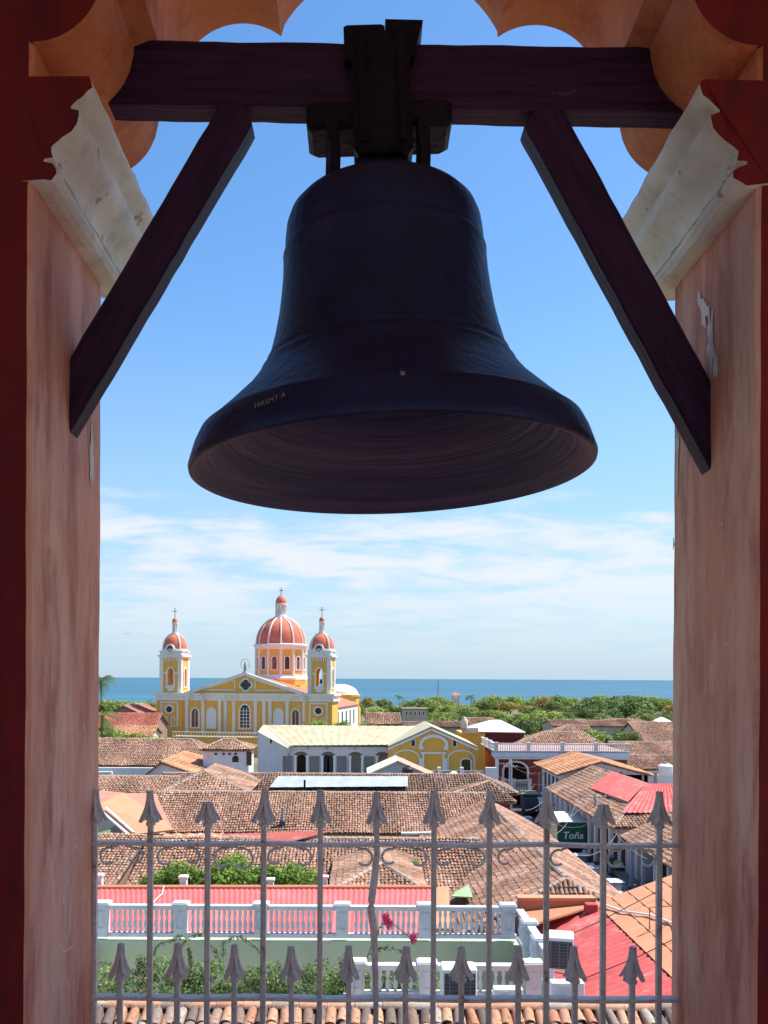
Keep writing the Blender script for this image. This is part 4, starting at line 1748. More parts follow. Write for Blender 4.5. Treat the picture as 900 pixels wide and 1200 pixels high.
# broken white mortar line, whitish sheet, pipe and blue pot on that roof
m = MB()
m.tube([at(470, 977, 64.5), at(523, 976, 64.5)], .13, 8)
m.build('mortar_ridge', mat('white_mortar', (.72, .69, .64), .15, 3), h1, world=True)
m = MB()
m.slab([at(296, 972, 66.4), at(303, 972, 66.4), at(307, 950, 69), at(303, 941, 70)], .05)
tag(m.build('roof_sheet', TIN_WHITE), 'narrow white tin sheet patching the long tile roof', 'sheet')
t = thing('roof_pipe', 'grey vent pipe in a blue pot on the long tile roof', 'pipe', at(331, 969, 66.6))
m = MB()
m.lathe([(.17, 0), (.24, .1), (.22, .45), (.15, .5)], n=10, cap0=True, cap1=True)
m.build('pot', mat('dark_blue_pot', (.06, .08, .13), .2, 4), t, smooth=40)
m = MB()
m.lathe([(.13, .45), (.13, 1.45), (.0, 1.47)], n=10)
m.build('pipe', W_GREY, t, smooth=40)
# nearer tile roof behind the trees
h2 = gable_x('tiled_house', 'tile roof with pale ridge line behind the green trees', PX(176, 54), PX(562, 54), 53.9, PZ(984, 53.9), 47.4, PZ(1048, 47.4), W_CREAM, PAL_PINK, tw=.20, tl=.34, seed=3, over=.5)
m = MB()
corrugated(m, [at(228, 995, 53.0), at(330, 990, 53.0), at(392, 973, 54.2), at(262, 977, 54.2)], .3, .02, 4)
m.build('roof_red_flashing', mat('faded_red_sheet', (.50, .13, .11), .16, 1.2, .8, dirt=(.56, .28, .22), dscale=1.0), h2, world=True)
# small hipped roof in front of it
h2b, _d = gable_y('tiled_house', 'small hipped tile roof peeking over the pink roof ridge', PX(449, 46.5), PZ(1012, 46.5), PX(388, 43.2), PZ(1046, 43.2), PX(500, 43.2), PZ(1046, 43.2), 43.2, 51, W_CREAM, PAL_TAN, hn=3.2, tw=.20, tl=.34, seed=4)
# lower-left roof
h2c = gable_x('tiled_house', 'tile roof at lower left between the arch jamb and the trees', PX(-220, 53), PX(172, 53), 53, PZ(983, 53), 45.5, PZ(1046, 45.5), W_BROWN, PAL_TAN, tw=.20, tl=.34, seed=5, over=.4)
# orange roofs at left
oroot = thing('orange_roof_house', 'house with fresh orange sheet roof beside the left jamb', 'house', (PX(150, 62), 62, 0))
m = MB()
a0, a1, a2, a3 = at(108, 960, 60), at(152, 980, 57.5), at(190, 962, 60), at(140, 932, 66)
m.slab([at(112, 944, 62), at(152, 978, 57.5), at(205, 972, 58.5), at(145, 929, 67)], .12)
m.build('roof', ORANGE_TIN, oroot, world=True)
m = MB()
m.slab([at(145, 929.5, 67), at(205, 972.5, 58.5), at(188, 968, 66), at(184, 930, 69)], .12)
m.slab([at(95, 931, 66), at(112, 944, 62), at(145, 929, 67), at(120, 926, 69)], .12)
m.build('roof_red_side', mat('salmon_red_sheet', (.56, .20, .14), .16, 1.2, .8, dirt=(.6, .32, .24), dscale=1.0), oroot, world=True)
m = MB()
for (q0, q1) in (((118, 951), (150, 979)), ((124, 948), (157, 977))):
    m.tube([at(*q0, 61.2) + Vector((0, 0, .06)), at(*q1, 57.6) + Vector((0, 0, .06))], .09, 6)
m.build('roof_seam', TRIM, oroot, world=True)
m = MB()
m.box(PX(118, 62), PX(180, 62), 60, 66, 0, PZ(985, 60))
m.build('wall', W_CREAM, oroot, world=True)
rs1 = thing('rusty_awning', 'rust streaked corrugated awning beneath the long tile roof', 'awning', (PX(222, 62), 62, 0))
m = MB()
corrugated(m, [at(180, 986, 60.5), at(264, 984, 60.5), at(262, 976, 62.5), at(180, 977, 62.5)], .8, .05, 4)
m.build('sheet', RUST, rs1, world=True)
m = MB()
m.box(PX(182, 62), PX(262, 62), 61.2, 62.2, 0, PZ(990, 61.2))
m.build('wall', W_CREAM, rs1, world=True)
m = MB()
m.slab([at(134, 998, 54.5), at(146, 999, 54.5), at(160, 983, 57), at(148, 981, 57)], .06)
tag(m.build('skylight_sheet', TIN_WHITE), 'tilted white tin sheet beside the orange roof', 'sheet')
m = MB()
m.slab([at(114, 1000, 54), at(127, 996, 54), at(129, 972, 56), at(114, 976, 56)], .06)
tag(m.build('green_sheet', mat('green_tin', (.20, .30, .12), .2, 2)), 'mossy green upright sheet beside the left jamb', 'sheet')
m = MB()
m.slab([at(529, 1050, 44), at(554, 1051, 44), at(549, 1037, 46), at(534, 1044, 46)], .06)
tag(m.build('green_sheet', mat('bright_green_tin', (.28, .48, .22), .12, 2)), 'bright green sheet lying by the pink roof end', 'sheet')

# big roof along the street
h3, d3 = gable_y('tiled_house', 'large tile roof running along the street at right', 9.7, 17 - 9.5, 3.4, 17 - 12.0, 14.1, 17 - 11.9, 40.0, 72.0, W_CREAM, PAL_PINK, tw=.21, tl=.34, seed=6, over=.5, hn=2.5, hf=3)
m = MB()
m.slab([(14.7, 41, 17 - 12.10), (14.7, 71.5, 17 - 12.10), (13.8, 71.5, 17 - 11.76 + .12), (13.8, 41, 17 - 11.76 + .12)], .1)
m.build('eave_flashing', mat('pink_flashing', (.50, .24, .21), .12, 1), d3, world=True)
# strip roof beyond, with the bluish tin sheet
h6 = gable_x('tiled_house', 'narrow tile roof carrying a long bluish tin sheet', PX(190, 85.5), PX(600, 85.5), 85.9, PZ(908, 85.9), 82.0, PZ(930, 82.0), W_CREAM, PAL_DARK, tw=.26, tl=.42, seed=7, hr=3)
m = MB()
corrugated(m, [at(316, 925, 82.2) + Vector((0, 0, .2)), at(478, 924, 82.2) + Vector((0, 0, .2)), at(478, 912, 84.6) + Vector((0, 0, .2)), at(326, 912, 84.6) + Vector((0, 0, .2))], 1.4, .010, 6)
tag(m.build('tin_sheet', TIN_BLUE), 'long pale blue tin sheet roofing over the narrow tile roof', 'sheet')
m = MB()
m.tube([at(357, 928, 81.8), at(357, 914, 81.8)], .1, 8)
tag(m.build('vent_pipe', IRON_DARK), 'short black vent pipe in front of the bluish tin sheet', 'pipe')
h6b, _d = gable_y('tiled_house', 'low hipped tile roof before the orange tiled gable', PX(240, 80), PZ(905, 80), PX(190, 76), PZ(930, 76), PX(292, 76), PZ(930, 76), 76, 86, W_CREAM, PAL_TAN, hn=3.5, seed=8)
h6c = gable_x('tiled_house', 'dull tile roof strip beside the left jamb above the orange roof', PX(-200, 84), PX(212, 84), 84, PZ(912, 84), 79, PZ(934, 79), W_CREAM, PAL_OLD, seed=9)
h13, _d = gable_y('tiled_house', 'little hipped tile roof at the street corner with dark eaves', PX(560, 92), PZ(905, 92), PX(500, 80), PZ(938, 80), PX(602, 80), PZ(938, 80), 79, 94, W_DRED, PAL_DARK, hn=5, hf=3, seed=10)
# roofs in front of the cathedral
h7 = gable_x('tiled_house', 'wide brown tile roof in front of the cathedral at left', PX(-220, 110), PX(262, 110), 110.5, PZ(868, 110.5), 103.5, PZ(899, 103.5), W_WHITE, PAL_OLD, seed=11, hr=4)
h8, _d = gable_y('tiled_house', 'white gabled house with bright orange clay tiles', PX(197, 93) + .3, PZ(889, 93), PX(170, 90), PZ(911, 90), PX(240, 90), PZ(908, 90), 88, 100, W_WHITE, PAL_ORANGE, seed=12)
h9 = gable_x('tiled_house', 'white tower house with a small hipped tile roof', PX(238, 95), PX(297, 95), 95.5, PZ(868, 95.5), 93, PZ(880, 93), W_LAV, PAL_PINK, hl=2, hr=2, seed=13, over=.3)
q = wloc(h9)
m = MB()
m.archframe(PX(276, 93.3), .7, PZ(894, 93.3), PZ(890, 93.3), .05, 93.2, 93.3, sill=False)
f_ = m.build('window', TRIM, h9, world=True)
m = MB()
m.archpane(PX(276, 93.3), .7, PZ(894, 93.3), PZ(890, 93.3), 93.27)
m.build('pane', GLASS, f_, world=True)
for px in (253, 262, 269, 276):
    m = MB()
    c = at(px, 883.5, 93.3)
    m.box(c.x - .12, c.x + .12, 93.2, 93.29, c.z - .1, c.z + .1)
    m.build('vent_hole', GLASS, h9, world=True)
m = MB()
c0, c1 = at(289, 897, 93.3), at(295, 881, 93.3)
m.box(c0.x, c1.x, 93.2, 93.29, c0.z, c1.z)
m.build('door', WOOD_D, h9, world=True)
lw = thing('low_white_wall', 'low white wall with two fan units under the brown roof', 'wall', (PX(140, 101), 101, 0))
m = MB()
m.box(PX(-100, 101), PX(186, 101), 100.8, 101.2, 0, PZ(901, 101))
m.build('wall', W_WHITE, lw, world=True)
for i, px in enumerate((118, 127)):
    p = at(px, 911, 100)
    split_ac('white fan unit, %s of the pair by the low white wall' % ('left' if i == 0 else 'right'), (p.x, 100, p.z), .85, .4, .65)

# ================================================================== cathedral
CAZ = R_(10)
cp = at(287, 860, 200)
cath = thing('cathedral', 'yellow and white cathedral with twin bell towers and ribbed red dome', 'cathedral', (cp.x, 200, 0), -CAZ)
cath.scale = (1.03, 1, 1)
C_YEL = W_YEL2
C_WHT = mat('cathedral_white_trim', (.80, .78, .73), .06, .4, .85, dirt=(.56, .50, .44), dirt_lo=.48, dirt_hi=.74, dscale=.6, streak=True)
C_RED = mat('red_dome_tiles', (.62, .165, .095), .14, .6, .75, dirt=(.66, .27, .18), dirt_lo=.5, dirt_hi=.8, dscale=.4, fine=.12)
C_DARK = mat('belfry_dark', (.03, .03, .035), .3, 2)
C_BROWN = mat('brown_wooden_shutter', (.22, .10, .07), .2, 2)
C_GREYW = mat('niche_white', (.78, .79, .82), .05, .5)
SC = .1905


def cz(py):
    return 17 + (795 - py) * SC


Z_B, Z_E0, Z_E1 = 4.0, cz(822), cz(813.2)
# body
m = MB()
m.box(-14.4, 13.6, 0, 12, 0, Z_E0)
m.box(-12.5, 12.5, 12, 52, 0, 11.0)
m.build('nave_wall', C_YEL, cath)
m = MB()
m.box(-14.3, 13.9, -.35, .3, Z_E0 - .003, Z_E0 + .45)
m.box(-14.3, 13.7, -.2, .3, Z_E0 + .447, Z_E1 - .5)
m.box(-14.4, 14.0, -.7, .3, Z_E1 - .503, Z_E1)
m.build('entablature', C_WHT, cath)
# nave roof behind the pediment
apex = cz(788.5)
m = MB()
m.faces([(-13.4, .4, Z_E1), (13.4, .4, Z_E1), (0, .4, apex - .9), (-13.4, 34, Z_E1 - 1), (13.4, 34, Z_E1 - 1), (0, 34, apex - 2)], [(0, 1, 2), (1, 4, 5, 2), (0, 2, 5, 3), (4, 3, 5)])
m.build('nave_roof', C_RED, cath)
# pediment
m = MB()
m.extr([(-12.9, Z_E1 + .002), (12.9, Z_E1 + .002), (0, apex - .5)], -.05, .35)
ped = m.build('pediment', C_YEL, cath)
m = MB()


def rake(mb, t0, t1, x0, y0, y1):
    """raking band t0..t1 below the gable line"""
    k = (apex - Z_E1) / 13.9
    for s_ in (-1, 1):
        p = [(s_ * x0, Z_E1 + .004 + 0), (0, apex - t0), (0, apex - t1), (s_ * (x0 - (t1 - t0) / k * .98), Z_E1 + .004)]
        p = p if s_ < 0 else p[::-1]
        mb.extr(p[::-1], y0, y1)


rake(m, 0, .75, 14.0, -.75, .4)
m.build('raking_cornice', C_WHT, ped)
m = MB()
kk = (apex - Z_E1) / 13.9
for s_ in (-1, 1):
    a, b_ = (s_ * 2.3, Z_E1 + .75), (s_ * 9.6, Z_E1 + .75)
    c = (s_ * 2.3, Z_E1 + .75 + (9.6 - 2.3) * kk * .92)
    for p0, p1 in ((a, b_), (b_, c), (c, a)):
        m.tube([(p0[0], -.1, p0[1]), (p1[0], -.1, p1[1])], .16, 4)
m.build('panel_moulding', C_WHT, ped)
qx, qz = .15, cz(803.3)
m = MB()
for dx, dz in ((0, .62), (0, -.62), (.62, 0), (-.62, 0)):
    m.ringframe(qx + dx, qz + dz, .45, .95, -.2, -.055, 16)
qf = m.build('quatrefoil_window', C_WHT, ped)
m = MB()
for dx, dz in ((0, .62), (0, -.62), (.62, 0), (-.62, 0), (0, 0)):
    rr = .58 if (dx or dz) else .5
    m.faces([(qx + dx + rr * math.cos(a * math.pi / 8), -.21 - .004 * (abs(dx) > 0) - .002 * (dz > 0) - .006 * (dx > 0), qz + dz + rr * math.sin(a * math.pi / 8)) for a in range(16)], [tuple(range(16))])
m.build('pane', GLASS, qf)
# statue on the apex
m = MB()
m.lathe([(.55, 0), (.6, .15), (.4, .3), (.35, .6)], (0, -.1, apex - .1), 8, cap0=True, cap1=True)
m.lathe([(.28, .6), (.38, .9), (.30, 1.5), (.36, 1.8), (.12, 2.0), (.19, 2.15), (.17, 2.35), (.0, 2.45)], (0, -.1, apex - .1), 10)
st = m.build('statue', W_GREY, cath, smooth=40)
m = MB()
m.tube([(.95 * math.sin(a * math.pi / 12), -.1, apex + 1.75 - 1.25 * math.cos(a * math.pi / 12)) for a in range(3, 22)], .07, 6)
m.build('halo', W_GREY, st)
# pilasters
for u in (-13.2, -9.5, -5.7, -4.4, -2.5, 2.4, 4.3, 5.65, 9.45, 13.2):
    m = MB()
    m.box(u - .33, u + .33, -.28, .05, Z_B, Z_E0 - .003)
    m.box(u - .42, u + .42, -.34, .05, Z_E0 - .5, Z_E0 - .1)
    m.build('pilaster', C_WHT, cath)
# arched windows and niches between the pilasters
zb_, zs_ = cz(853.5), cz(836)
for u, wd, kind in ((-11.35, 1.5, 'b'), (-7.6, 1.6, 'w'), (0, 2.1, 'g'), (7.5, 1.6, 'w'), (11.3, 1.5, 'b')):
    m = MB()
    zt_ = zs_ - (.3 if kind != 'g' else -.2)
    m.archframe(u, wd, zb_, zt_, .32, -.22, .02, wd * .75, sill=True)
    f_ = m.build({'b': 'shuttered_window', 'w': 'niche', 'g': 'lattice_window'}[kind], C_WHT, cath)
    m = MB()
    m.archpane(u, wd, zb_, zt_, -.03, wd * .75)
    m.build('pane', {'b': C_BROWN, 'w': C_GREYW, 'g': GLASS}[kind], f_)
    if kind == 'g':
        m = MB()
        for dx in (-.35, .35):
            m.box(u + dx - .07, u + dx + .07, -.12, -.04, zb_, zt_ + .9)
        m.build('mullion', C_WHT, f_)
        m = MB()
        for k in range(5):
            z = zb_ + .75 * (k + 1)
            m.box(u - wd / 2, u + wd / 2, -.115, -.045, z - .06, z + .06)
        m.build('transom', C_WHT, f_)
    if kind == 'b':
        m = MB()
        m.box(u - .05, u + .05, -.1, -.04, zb_, zt_ + .8)
        m.build('mullion', C_WHT, f_)
# front terrace with a low balustrade
m = MB()
m.box(-13.8, 13.8, -6, -.36, 0, cz(862))
m.box(-14.4, 14.4, -6.4, -6.0, 0, cz(864))
m.build('porch', C_YEL, cath)
m = MB()
m.box(-14.2, 14.2, -6.3, -6.0, cz(858.0) - .02, cz(857))
m.box(-14.2, 14.2, -6.35, -6.0, cz(863.5), cz(862.5))
pr_ = m.build('porch_balustrade', C_WHT, cath)
bm_ = baluster(cz(858) - cz(862.5), C_WHT)
for i in range(44):
    o = link('baluster', bm_, pr_, (-14 + i * .65, -6.15, cz(862.5)))
    o.scale = (1.9, 1.9, 1)


def belfry(u0, v0, name):
    tw_ = 6.0
    t = MB()
    # the tower is a part of the cathedral: lower block
    t.box(u0 - tw_ / 2, u0 + tw_ / 2, v0, v0 + 6.6, 0, Z_E0)
    low = t.build('tower_base', C_YEL, cath)
    t = MB()
    t.box(u0 - tw_ / 2 - .35, u0 + tw_ / 2 + .35, v0 - .35, v0 + 6.95, Z_E0 - .004, Z_E0 + .5)
    t.box(u0 - tw_ / 2 - .1, u0 + tw_ / 2 + .1, v0 - .1, v0 + 6.7, Z_E0 + .49, Z_E1 - .45)
    t.box(u0 - tw_ / 2 - .55, u0 + tw_ / 2 + .55, v0 - .55, v0 + 7.1, Z_E1 - .46, Z_E1 + .02)
    # white panel frame on the front
    x0, x1, z0, z1 = u0 - 2.0, u0 + 2.0, cz(852.5), cz(823.5)
    for a, b_, c, d in ((x0, x1, z1 - .28, z1), (x0, x0 + .28, z0, z1 - .28), (x1 - .28, x1, z0, z1 - .28), (x0, x1, z0 - .2, z0)):
        t.box(a, b_, v0 - .14, v0 - .002, c, d)
    for sx in (-1, 1):
        t.archframe(u0 + sx * .85, .5, z0, cz(843), .18, v0 - .13, v0 - .003, sill=False)
    t.build('tower_trim', C_WHT, low)
    t = MB()
    t.ringframe(u0, cz(832.8), .72, 1.08, v0 - .2, v0 - .004)
    f_ = t.build('round_window', C_WHT, low)
    t = MB()
    t.faces([(u0 + .73 * math.cos(a * math.pi / 10), v0 - .05, cz(832.8) + .73 * math.sin(a * math.pi / 10)) for a in range(20)], [tuple(range(20))])
    t.build('pane', GLASS, f_)
    # belfry stage: four walls with tall arches, see-through
    bw, zb2, zt2 = 4.9, Z_E1 + .02, cz(771.5)
    zsill, zspr = cz(806), cz(789)
    vA = v0 + .6
    t = MB()
    t.archwall(u0 - bw / 2, u0 + bw / 2, zb2, zt2, vA, vA + .5, [(u0, 1.35, zsill, zspr, 1.0)], 10)
    t.archwall(u0 - bw / 2, u0 + bw / 2, zb2, zt2, vA + bw - .5, vA + bw, [(u0 + .3, 2.6, zsill, zspr, 1.3)], 10)
    side = MB()
    side.archwall(vA + .5, vA + bw - .5, zb2, zt2, u0 - bw / 2, u0 - bw / 2 + .5, [(vA + bw / 2, 1.35, zsill, zspr, 1.0)], 10)
    side.archwall(vA + .5, vA + bw - .5, zb2, zt2, u0 + bw / 2 - .5, u0 + bw / 2, [(vA + bw / 2, 1.35, zsill, zspr, 1.0)], 10)
    b0 = len(t.v)
    t.v += [(y, x, z) for x, y, z in side.v]
    t.f += [tuple(b0 + i for i in reversed(f)) for f in side.f]
    t.m += [0] * len(side.f)
    st_ = t.build('belfry_stage', C_YEL, cath)
    t = MB()
    for sx in (-1, 1):
        for sy in (0, 1):
            xx, yy = u0 + sx * (bw / 2 - .32), vA + (.32 if sy == 0 else bw - .32)
            t.box(xx - .42, xx + .42, yy - .42, yy + .42, zb2, zt2 + .004)
    t.build('corner_pilaster', C_WHT, st_)
    t = MB()
    t.archframe(u0, 1.36, zsill, zspr, .30, vA - .16, vA - .002, 1.0)
    t.box(u0 - 1.7, u0 - .98, vA - .13, vA - .003, zspr - .3, zspr)
    t.box(u0 + .98, u0 + 1.7, vA - .13, vA - .003, zspr - .3, zspr)
    t.box(u0 - .68, u0 + .68, vA - .1, vA + .1, zsill - 1.0, zsill + .35)
    t.build('arch_trim', C_WHT, st_)
    t = MB()
    for k in range(9):
        xx = u0 - 1.9 + 3.8 * k / 8
        t.box(xx - .1, xx + .1, vA - .25, vA - .004, zt2 - .75, zt2 - .004)
    tag(t.build('dentils', C_WHT, st_), kind='stuff')
    sd2 = MB()
    yc = vA + bw / 2
    sd2.archframe(yc, 1.36, zsill, zspr, .30, 0, .16, 1.0)
    sd2.v = [(u0 + bw / 2 + .002 + y, x, z) for x, y, z in sd2.v]
    sd2.f = [tuple(reversed(f)) for f in sd2.f]
    sd2.build('side_arch_trim', C_WHT, st_)
    # cornice and parapet
    t = MB()
    e = bw / 2
    yc = vA + bw / 2
    for k, (z0, z1, g) in enumerate(((zt2, zt2 + .25, .15), (zt2 + .248, zt2 + .6, .45), (zt2 + .598, zt2 + 1.4, .05), (zt2 + 1.398, zt2 + 1.6, .25))):
        t.box(u0 - e - g, u0 + e + g, yc - e - g, yc + e + g, z0, z1)
    t.build('tower_cornice', C_WHT, st_)
    # a small bell inside
    t = MB()
    t.lathe([(.55, 0), (.5, .1), (.36, .35), (.30, .7), (.22, .9), (0, .95)], (u0, yc, zsill + .9), 14)
    t.build('tower_bell', C_DARK, st_, smooth=40)
    # ribbed dome
    zd = zt2 + 1.6
    rd, hd = 2.72, cz(742.5) - zd
    prof_ = [(rd, 0), (rd, hd * .12)] + [(rd * math.cos(a * math.pi / 20) ** .9, hd * .12 + hd * .88 * math.sin(a * math.pi / 20)) for a in range(1, 10)] + [(.5, hd)]
    t = MB()
    t.lathe(prof_, (u0, yc, zd), 32, cap1=True)
    dm = t.build('tower_dome', C_RED, cath, smooth=35)
    for k in range(4):
        a = math.pi / 4 + k * math.pi / 2
        t = MB()
        t.tube([(u0 + (r + .05) * math.cos(a), yc + (r + .05) * math.sin(a), zd + z) for r, z in prof_], .20, 6)
        t.build('rib', C_WHT, dm)
    t = MB()
    t.lathe([(rd + .14, 0), (rd + .14, .4), (rd - .1, .45)], (u0, yc, zd), 32)
    t.build('dome_ring', C_WHT, dm)
    # round dormer
    t = MB()
    t.ringframe(u0, zd + .45, .68, 1.02, yc - rd - .35, yc - rd + .9)
    f_ = t.build('round_dormer', C_WHT, dm)
    t = MB()
    t.faces([(u0 + .7 * math.cos(a * math.pi / 10), yc - rd - .1, zd + .45 + .7 * math.sin(a * math.pi / 10)) for a in range(20)], [tuple(range(20))])
    t.build('pane', GLASS, f_)
    # lantern
    zl = zd + hd
    t = MB()
    t.lathe([(.75, -.1), (.75, .25), (.55, .3)], (u0, yc, zl), 12, cap1=True)
    for k in range(6):
        a = k * math.pi / 3
        t.tube([(u0 + .48 * math.cos(a), yc + .48 * math.sin(a), zl + .25), (u0 + .48 * math.cos(a), yc + .48 * math.sin(a), zl + 2.4)], .13, 6)
    t.lathe([(.3, .3), (.3, 2.3)], (u0, yc, zl), 10)
    t.lathe([(.45, 2.3), (.66, 2.4), (.66, 2.65), (.5, 2.7)], (u0, yc, zl), 12, cap0=True, cap1=True)
    ln = t.build('lantern', C_WHT, cath)
    t = MB()
    t.lathe([(.62, 2.68), (.60, 3.0), (.42, 3.45), (.1, 3.75), (0, 3.8)], (u0, yc, zl), 14)
    t.build('lantern_cap', C_RED, ln, smooth=40)
    t = MB()
    t.tube([(u0, yc, zl + 3.7), (u0, yc, zl + 5.9)], .07, 5)
    t.tube([(u0 - .55, yc, zl + 5.2), (u0 + .55, yc, zl + 5.2)], .07, 5)
    t.build('cross', IRON_DARK, ln)


belfry(-17.2, -.3, 'left')
belfry(16.35, -.3, 'right')

# main dome on a twelve sided drum
MV = 30.0
km = .2186


def mz(py):
    return 17 + (795 - py) * km


RD = 6.0
m = MB()
m.box(-6.6, 6.6, MV - 6.6, MV + 6.6, 8, mz(803))
m.lathe([(6.9, mz(803) - .3), (6.9, mz(797))], (0, MV, 0), 12, cap1=True, rot=math.pi / 12)
bs = m.build('dome_base', W_YEL2, cath)
m = MB()
m.lathe([(6.95, mz(797)), (6.95, mz(795)), (6.6, mz(793)), (6.6, mz(791))], (0, MV, 0), 12, cap0=True, cap1=True, rot=math.pi / 12)
m.build('base_moulding', C_WHT, bs)
m = MB()
m.lathe([(RD + .05, mz(791.5)), (RD + .05, mz(760))], (0, MV, 0), 12, rot=math.pi / 12)
dr = m.build('dome_drum', C_YEL, cath)
apo = (RD + .05) * math.cos(math.pi / 12)
for k in range(12):
    a = -math.pi / 2 + k * math.pi / 6
    if math.sin(a) > .3:
        continue
    # window on the facet: built facing -y then turned
    rz = a + math.pi / 2
    m = MB()
    m.archframe(0, 1.15, mz(785), mz(773), .22, -apo - .16, -apo - .004)
    f_ = m.build('drum_window', C_WHT, dr, rot=(0, 0, rz), loc=(0, MV, 0))
    m = MB()
    m.archpane(0, 1.15, mz(785), mz(773), -apo - .02)
    m.build('pane', C_BROWN if k % 2 == 0 else GLASS, f_)
for k in range(12):
    a = math.pi / 12 + k * math.pi / 6
    m = MB()
    m.tube([((RD + .05) * math.cos(a), MV + (RD + .05) * math.sin(a), mz(791.4)), ((RD + .05) * math.cos(a), MV + (RD + .05) * math.sin(a), mz(760))], .36, 8)
    m.build('drum_column', C_WHT, dr)
m = MB()
m.lathe([(RD + .1, mz(762)), (RD + .45, mz(760.5)), (RD + .45, mz(759)), (RD + .75, mz(757.5)), (RD + .75, mz(756.3)), (RD + .2, mz(755.5))], (0, MV, 0), 48, cap0=True, cap1=True)
m.build('drum_cornice', C_WHT, dr, smooth=30)
zd, hd = mz(755.6), mz(724) - mz(755.6)
prof_ = [(RD + .02, 0)] + [((RD + .02) * math.cos(a * math.pi / 28) ** .92, hd * math.sin(a * math.pi / 28)) for a in range(1, 13)] + [(1.3, hd)]
m = MB()
m.lathe(prof_, (0, MV, zd), 48, cap1=True)
dm = m.build('main_dome', C_RED, cath, smooth=35)
for k in range(12):
    a = math.pi / 12 + k * math.pi / 6
    m = MB()
    m.tube([((r + .06) * math.cos(a), MV + (r + .06) * math.sin(a), zd + z) for r, z in prof_], .21, 6)
    m.build('rib', C_WHT, dm)
zl = zd + hd
m = MB()
m.lathe([(1.75, -.25), (1.75, .2), (1.45, .3), (1.4, .6), (1.15, .65)], (0, MV, zl), 24, cap1=True)
m.lathe([(.8, .6), (.8, 3.2)], (0, MV, zl), 12)
for k in range(8):
    a = k * math.pi / 4 + .2
    m.tube([(1.2 * math.cos(a), MV + 1.2 * math.sin(a), zl + .6), (1.2 * math.cos(a), MV + 1.2 * math.sin(a), zl + 3.1)], .22, 6)
m.lathe([(1.1, 3.0), (1.5, 3.15), (1.5, 3.45), (1.35, 3.5)], (0, MV, zl), 24, cap0=True, cap1=True)
ln = m.build('lantern', C_WHT, cath)
m = MB()
m.lathe([(1.38, 3.48), (1.32, 4.2), (1.05, 4.9), (.6, 5.4), (.1, 5.75), (0, 5.8)], (0, MV, zl), 20)
m.build('lantern_cap', C_RED, ln, smooth=40)
m = MB()
m.tube([(0, MV, zl + 5.6), (0, MV, zl + 7.6)], .09, 5)
m.tube([(-.55, MV, zl + 6.9), (.55, MV, zl + 6.9)], .08, 5)
m.build('cross', IRON_DARK, ln)
# side aisle and apse chapel at right
m = MB()
m.box(12.5, 17.8, 6.6, 40, 0, 10.2)
ai = m.build('side_aisle', C_WHT, cath)
for k in range(5):
    y = 14 + k * 5
    m = MB()
    m.box(17.79, 17.86, y - .6, y + .6, 5.5, 9)
    m.build('aisle_window', GLASS, ai)
m = MB()
m.slab([(18.1, 6.6, 10.2), (18.1, 40, 10.2), (12.5, 40, 12.2), (12.5, 6.6, 12.2)], .3)
m.build('aisle_roof', C_RED, ai)
m = MB()
au, av, kz = 11.8, 47.0, .234
m.lathe([(5.1, 0), (5.1, 12.0), (5.35, 12.1), (5.35, 12.6), (4.9, 12.7)], (au, av, 0), 16, cap1=True)
ap = m.build('apse', W_YEL2, cath)
m = MB()
m.lathe([(4.75, 12.6)] + [(4.7 * math.cos(a * math.pi / 20), 12.7 + 2.7 * math.sin(a * math.pi / 20)) for a in range(0, 10)] + [(0, 15.42)], (au, av, 0), 32)
m.build('apse_dome', mat('white_dome', (.82, .82, .80), .06, .5), ap, smooth=40)
m = MB()
m.tube([(au + 5.15 * math.cos(a), av + 5.15 * math.sin(a), z) for a in (R_(-20),) for z in (0, 9.5)], .6, 6)
m.lathe([(5.5, 0), (5.5, 9.0), (5.1, 9.3)], (au, av, 0), 16)
m.build('apse_annex', C_YEL, ap)

# ================================================================== arcade building with the pale green roof
YA = 128.0
arc = thing('arcade_building', 'white arcaded building with long pale green tin roof', 'building', (PX(370, YA), YA, 0))
e0, e1 = at(340, 873.5, YA), at(457, 872.5, YA)
g0 = at(302, 857.5, YA + 8)
r0, r1 = at(309, 849.5, YA + 9.5), at(506, 851, YA + 9.5)
m = MB()
corrugated(m, [e0, e1 + Vector((.6, 0, 0)), r1, r0], .85, .022, 6)
m.build('roof', TIN_GREEN, arc, world=True)
m = MB()
m.slab([e0 + Vector((0, 0, .03)), r0 + Vector((0, 0, .03)), r0 + Vector((-.35, -.2, -.3)), g0, e0 + Vector((-.35, -.3, -.35))], .12)
m.build('verge', mat('cream_verge', (.72, .66, .48), .08, 1), arc, world=True)
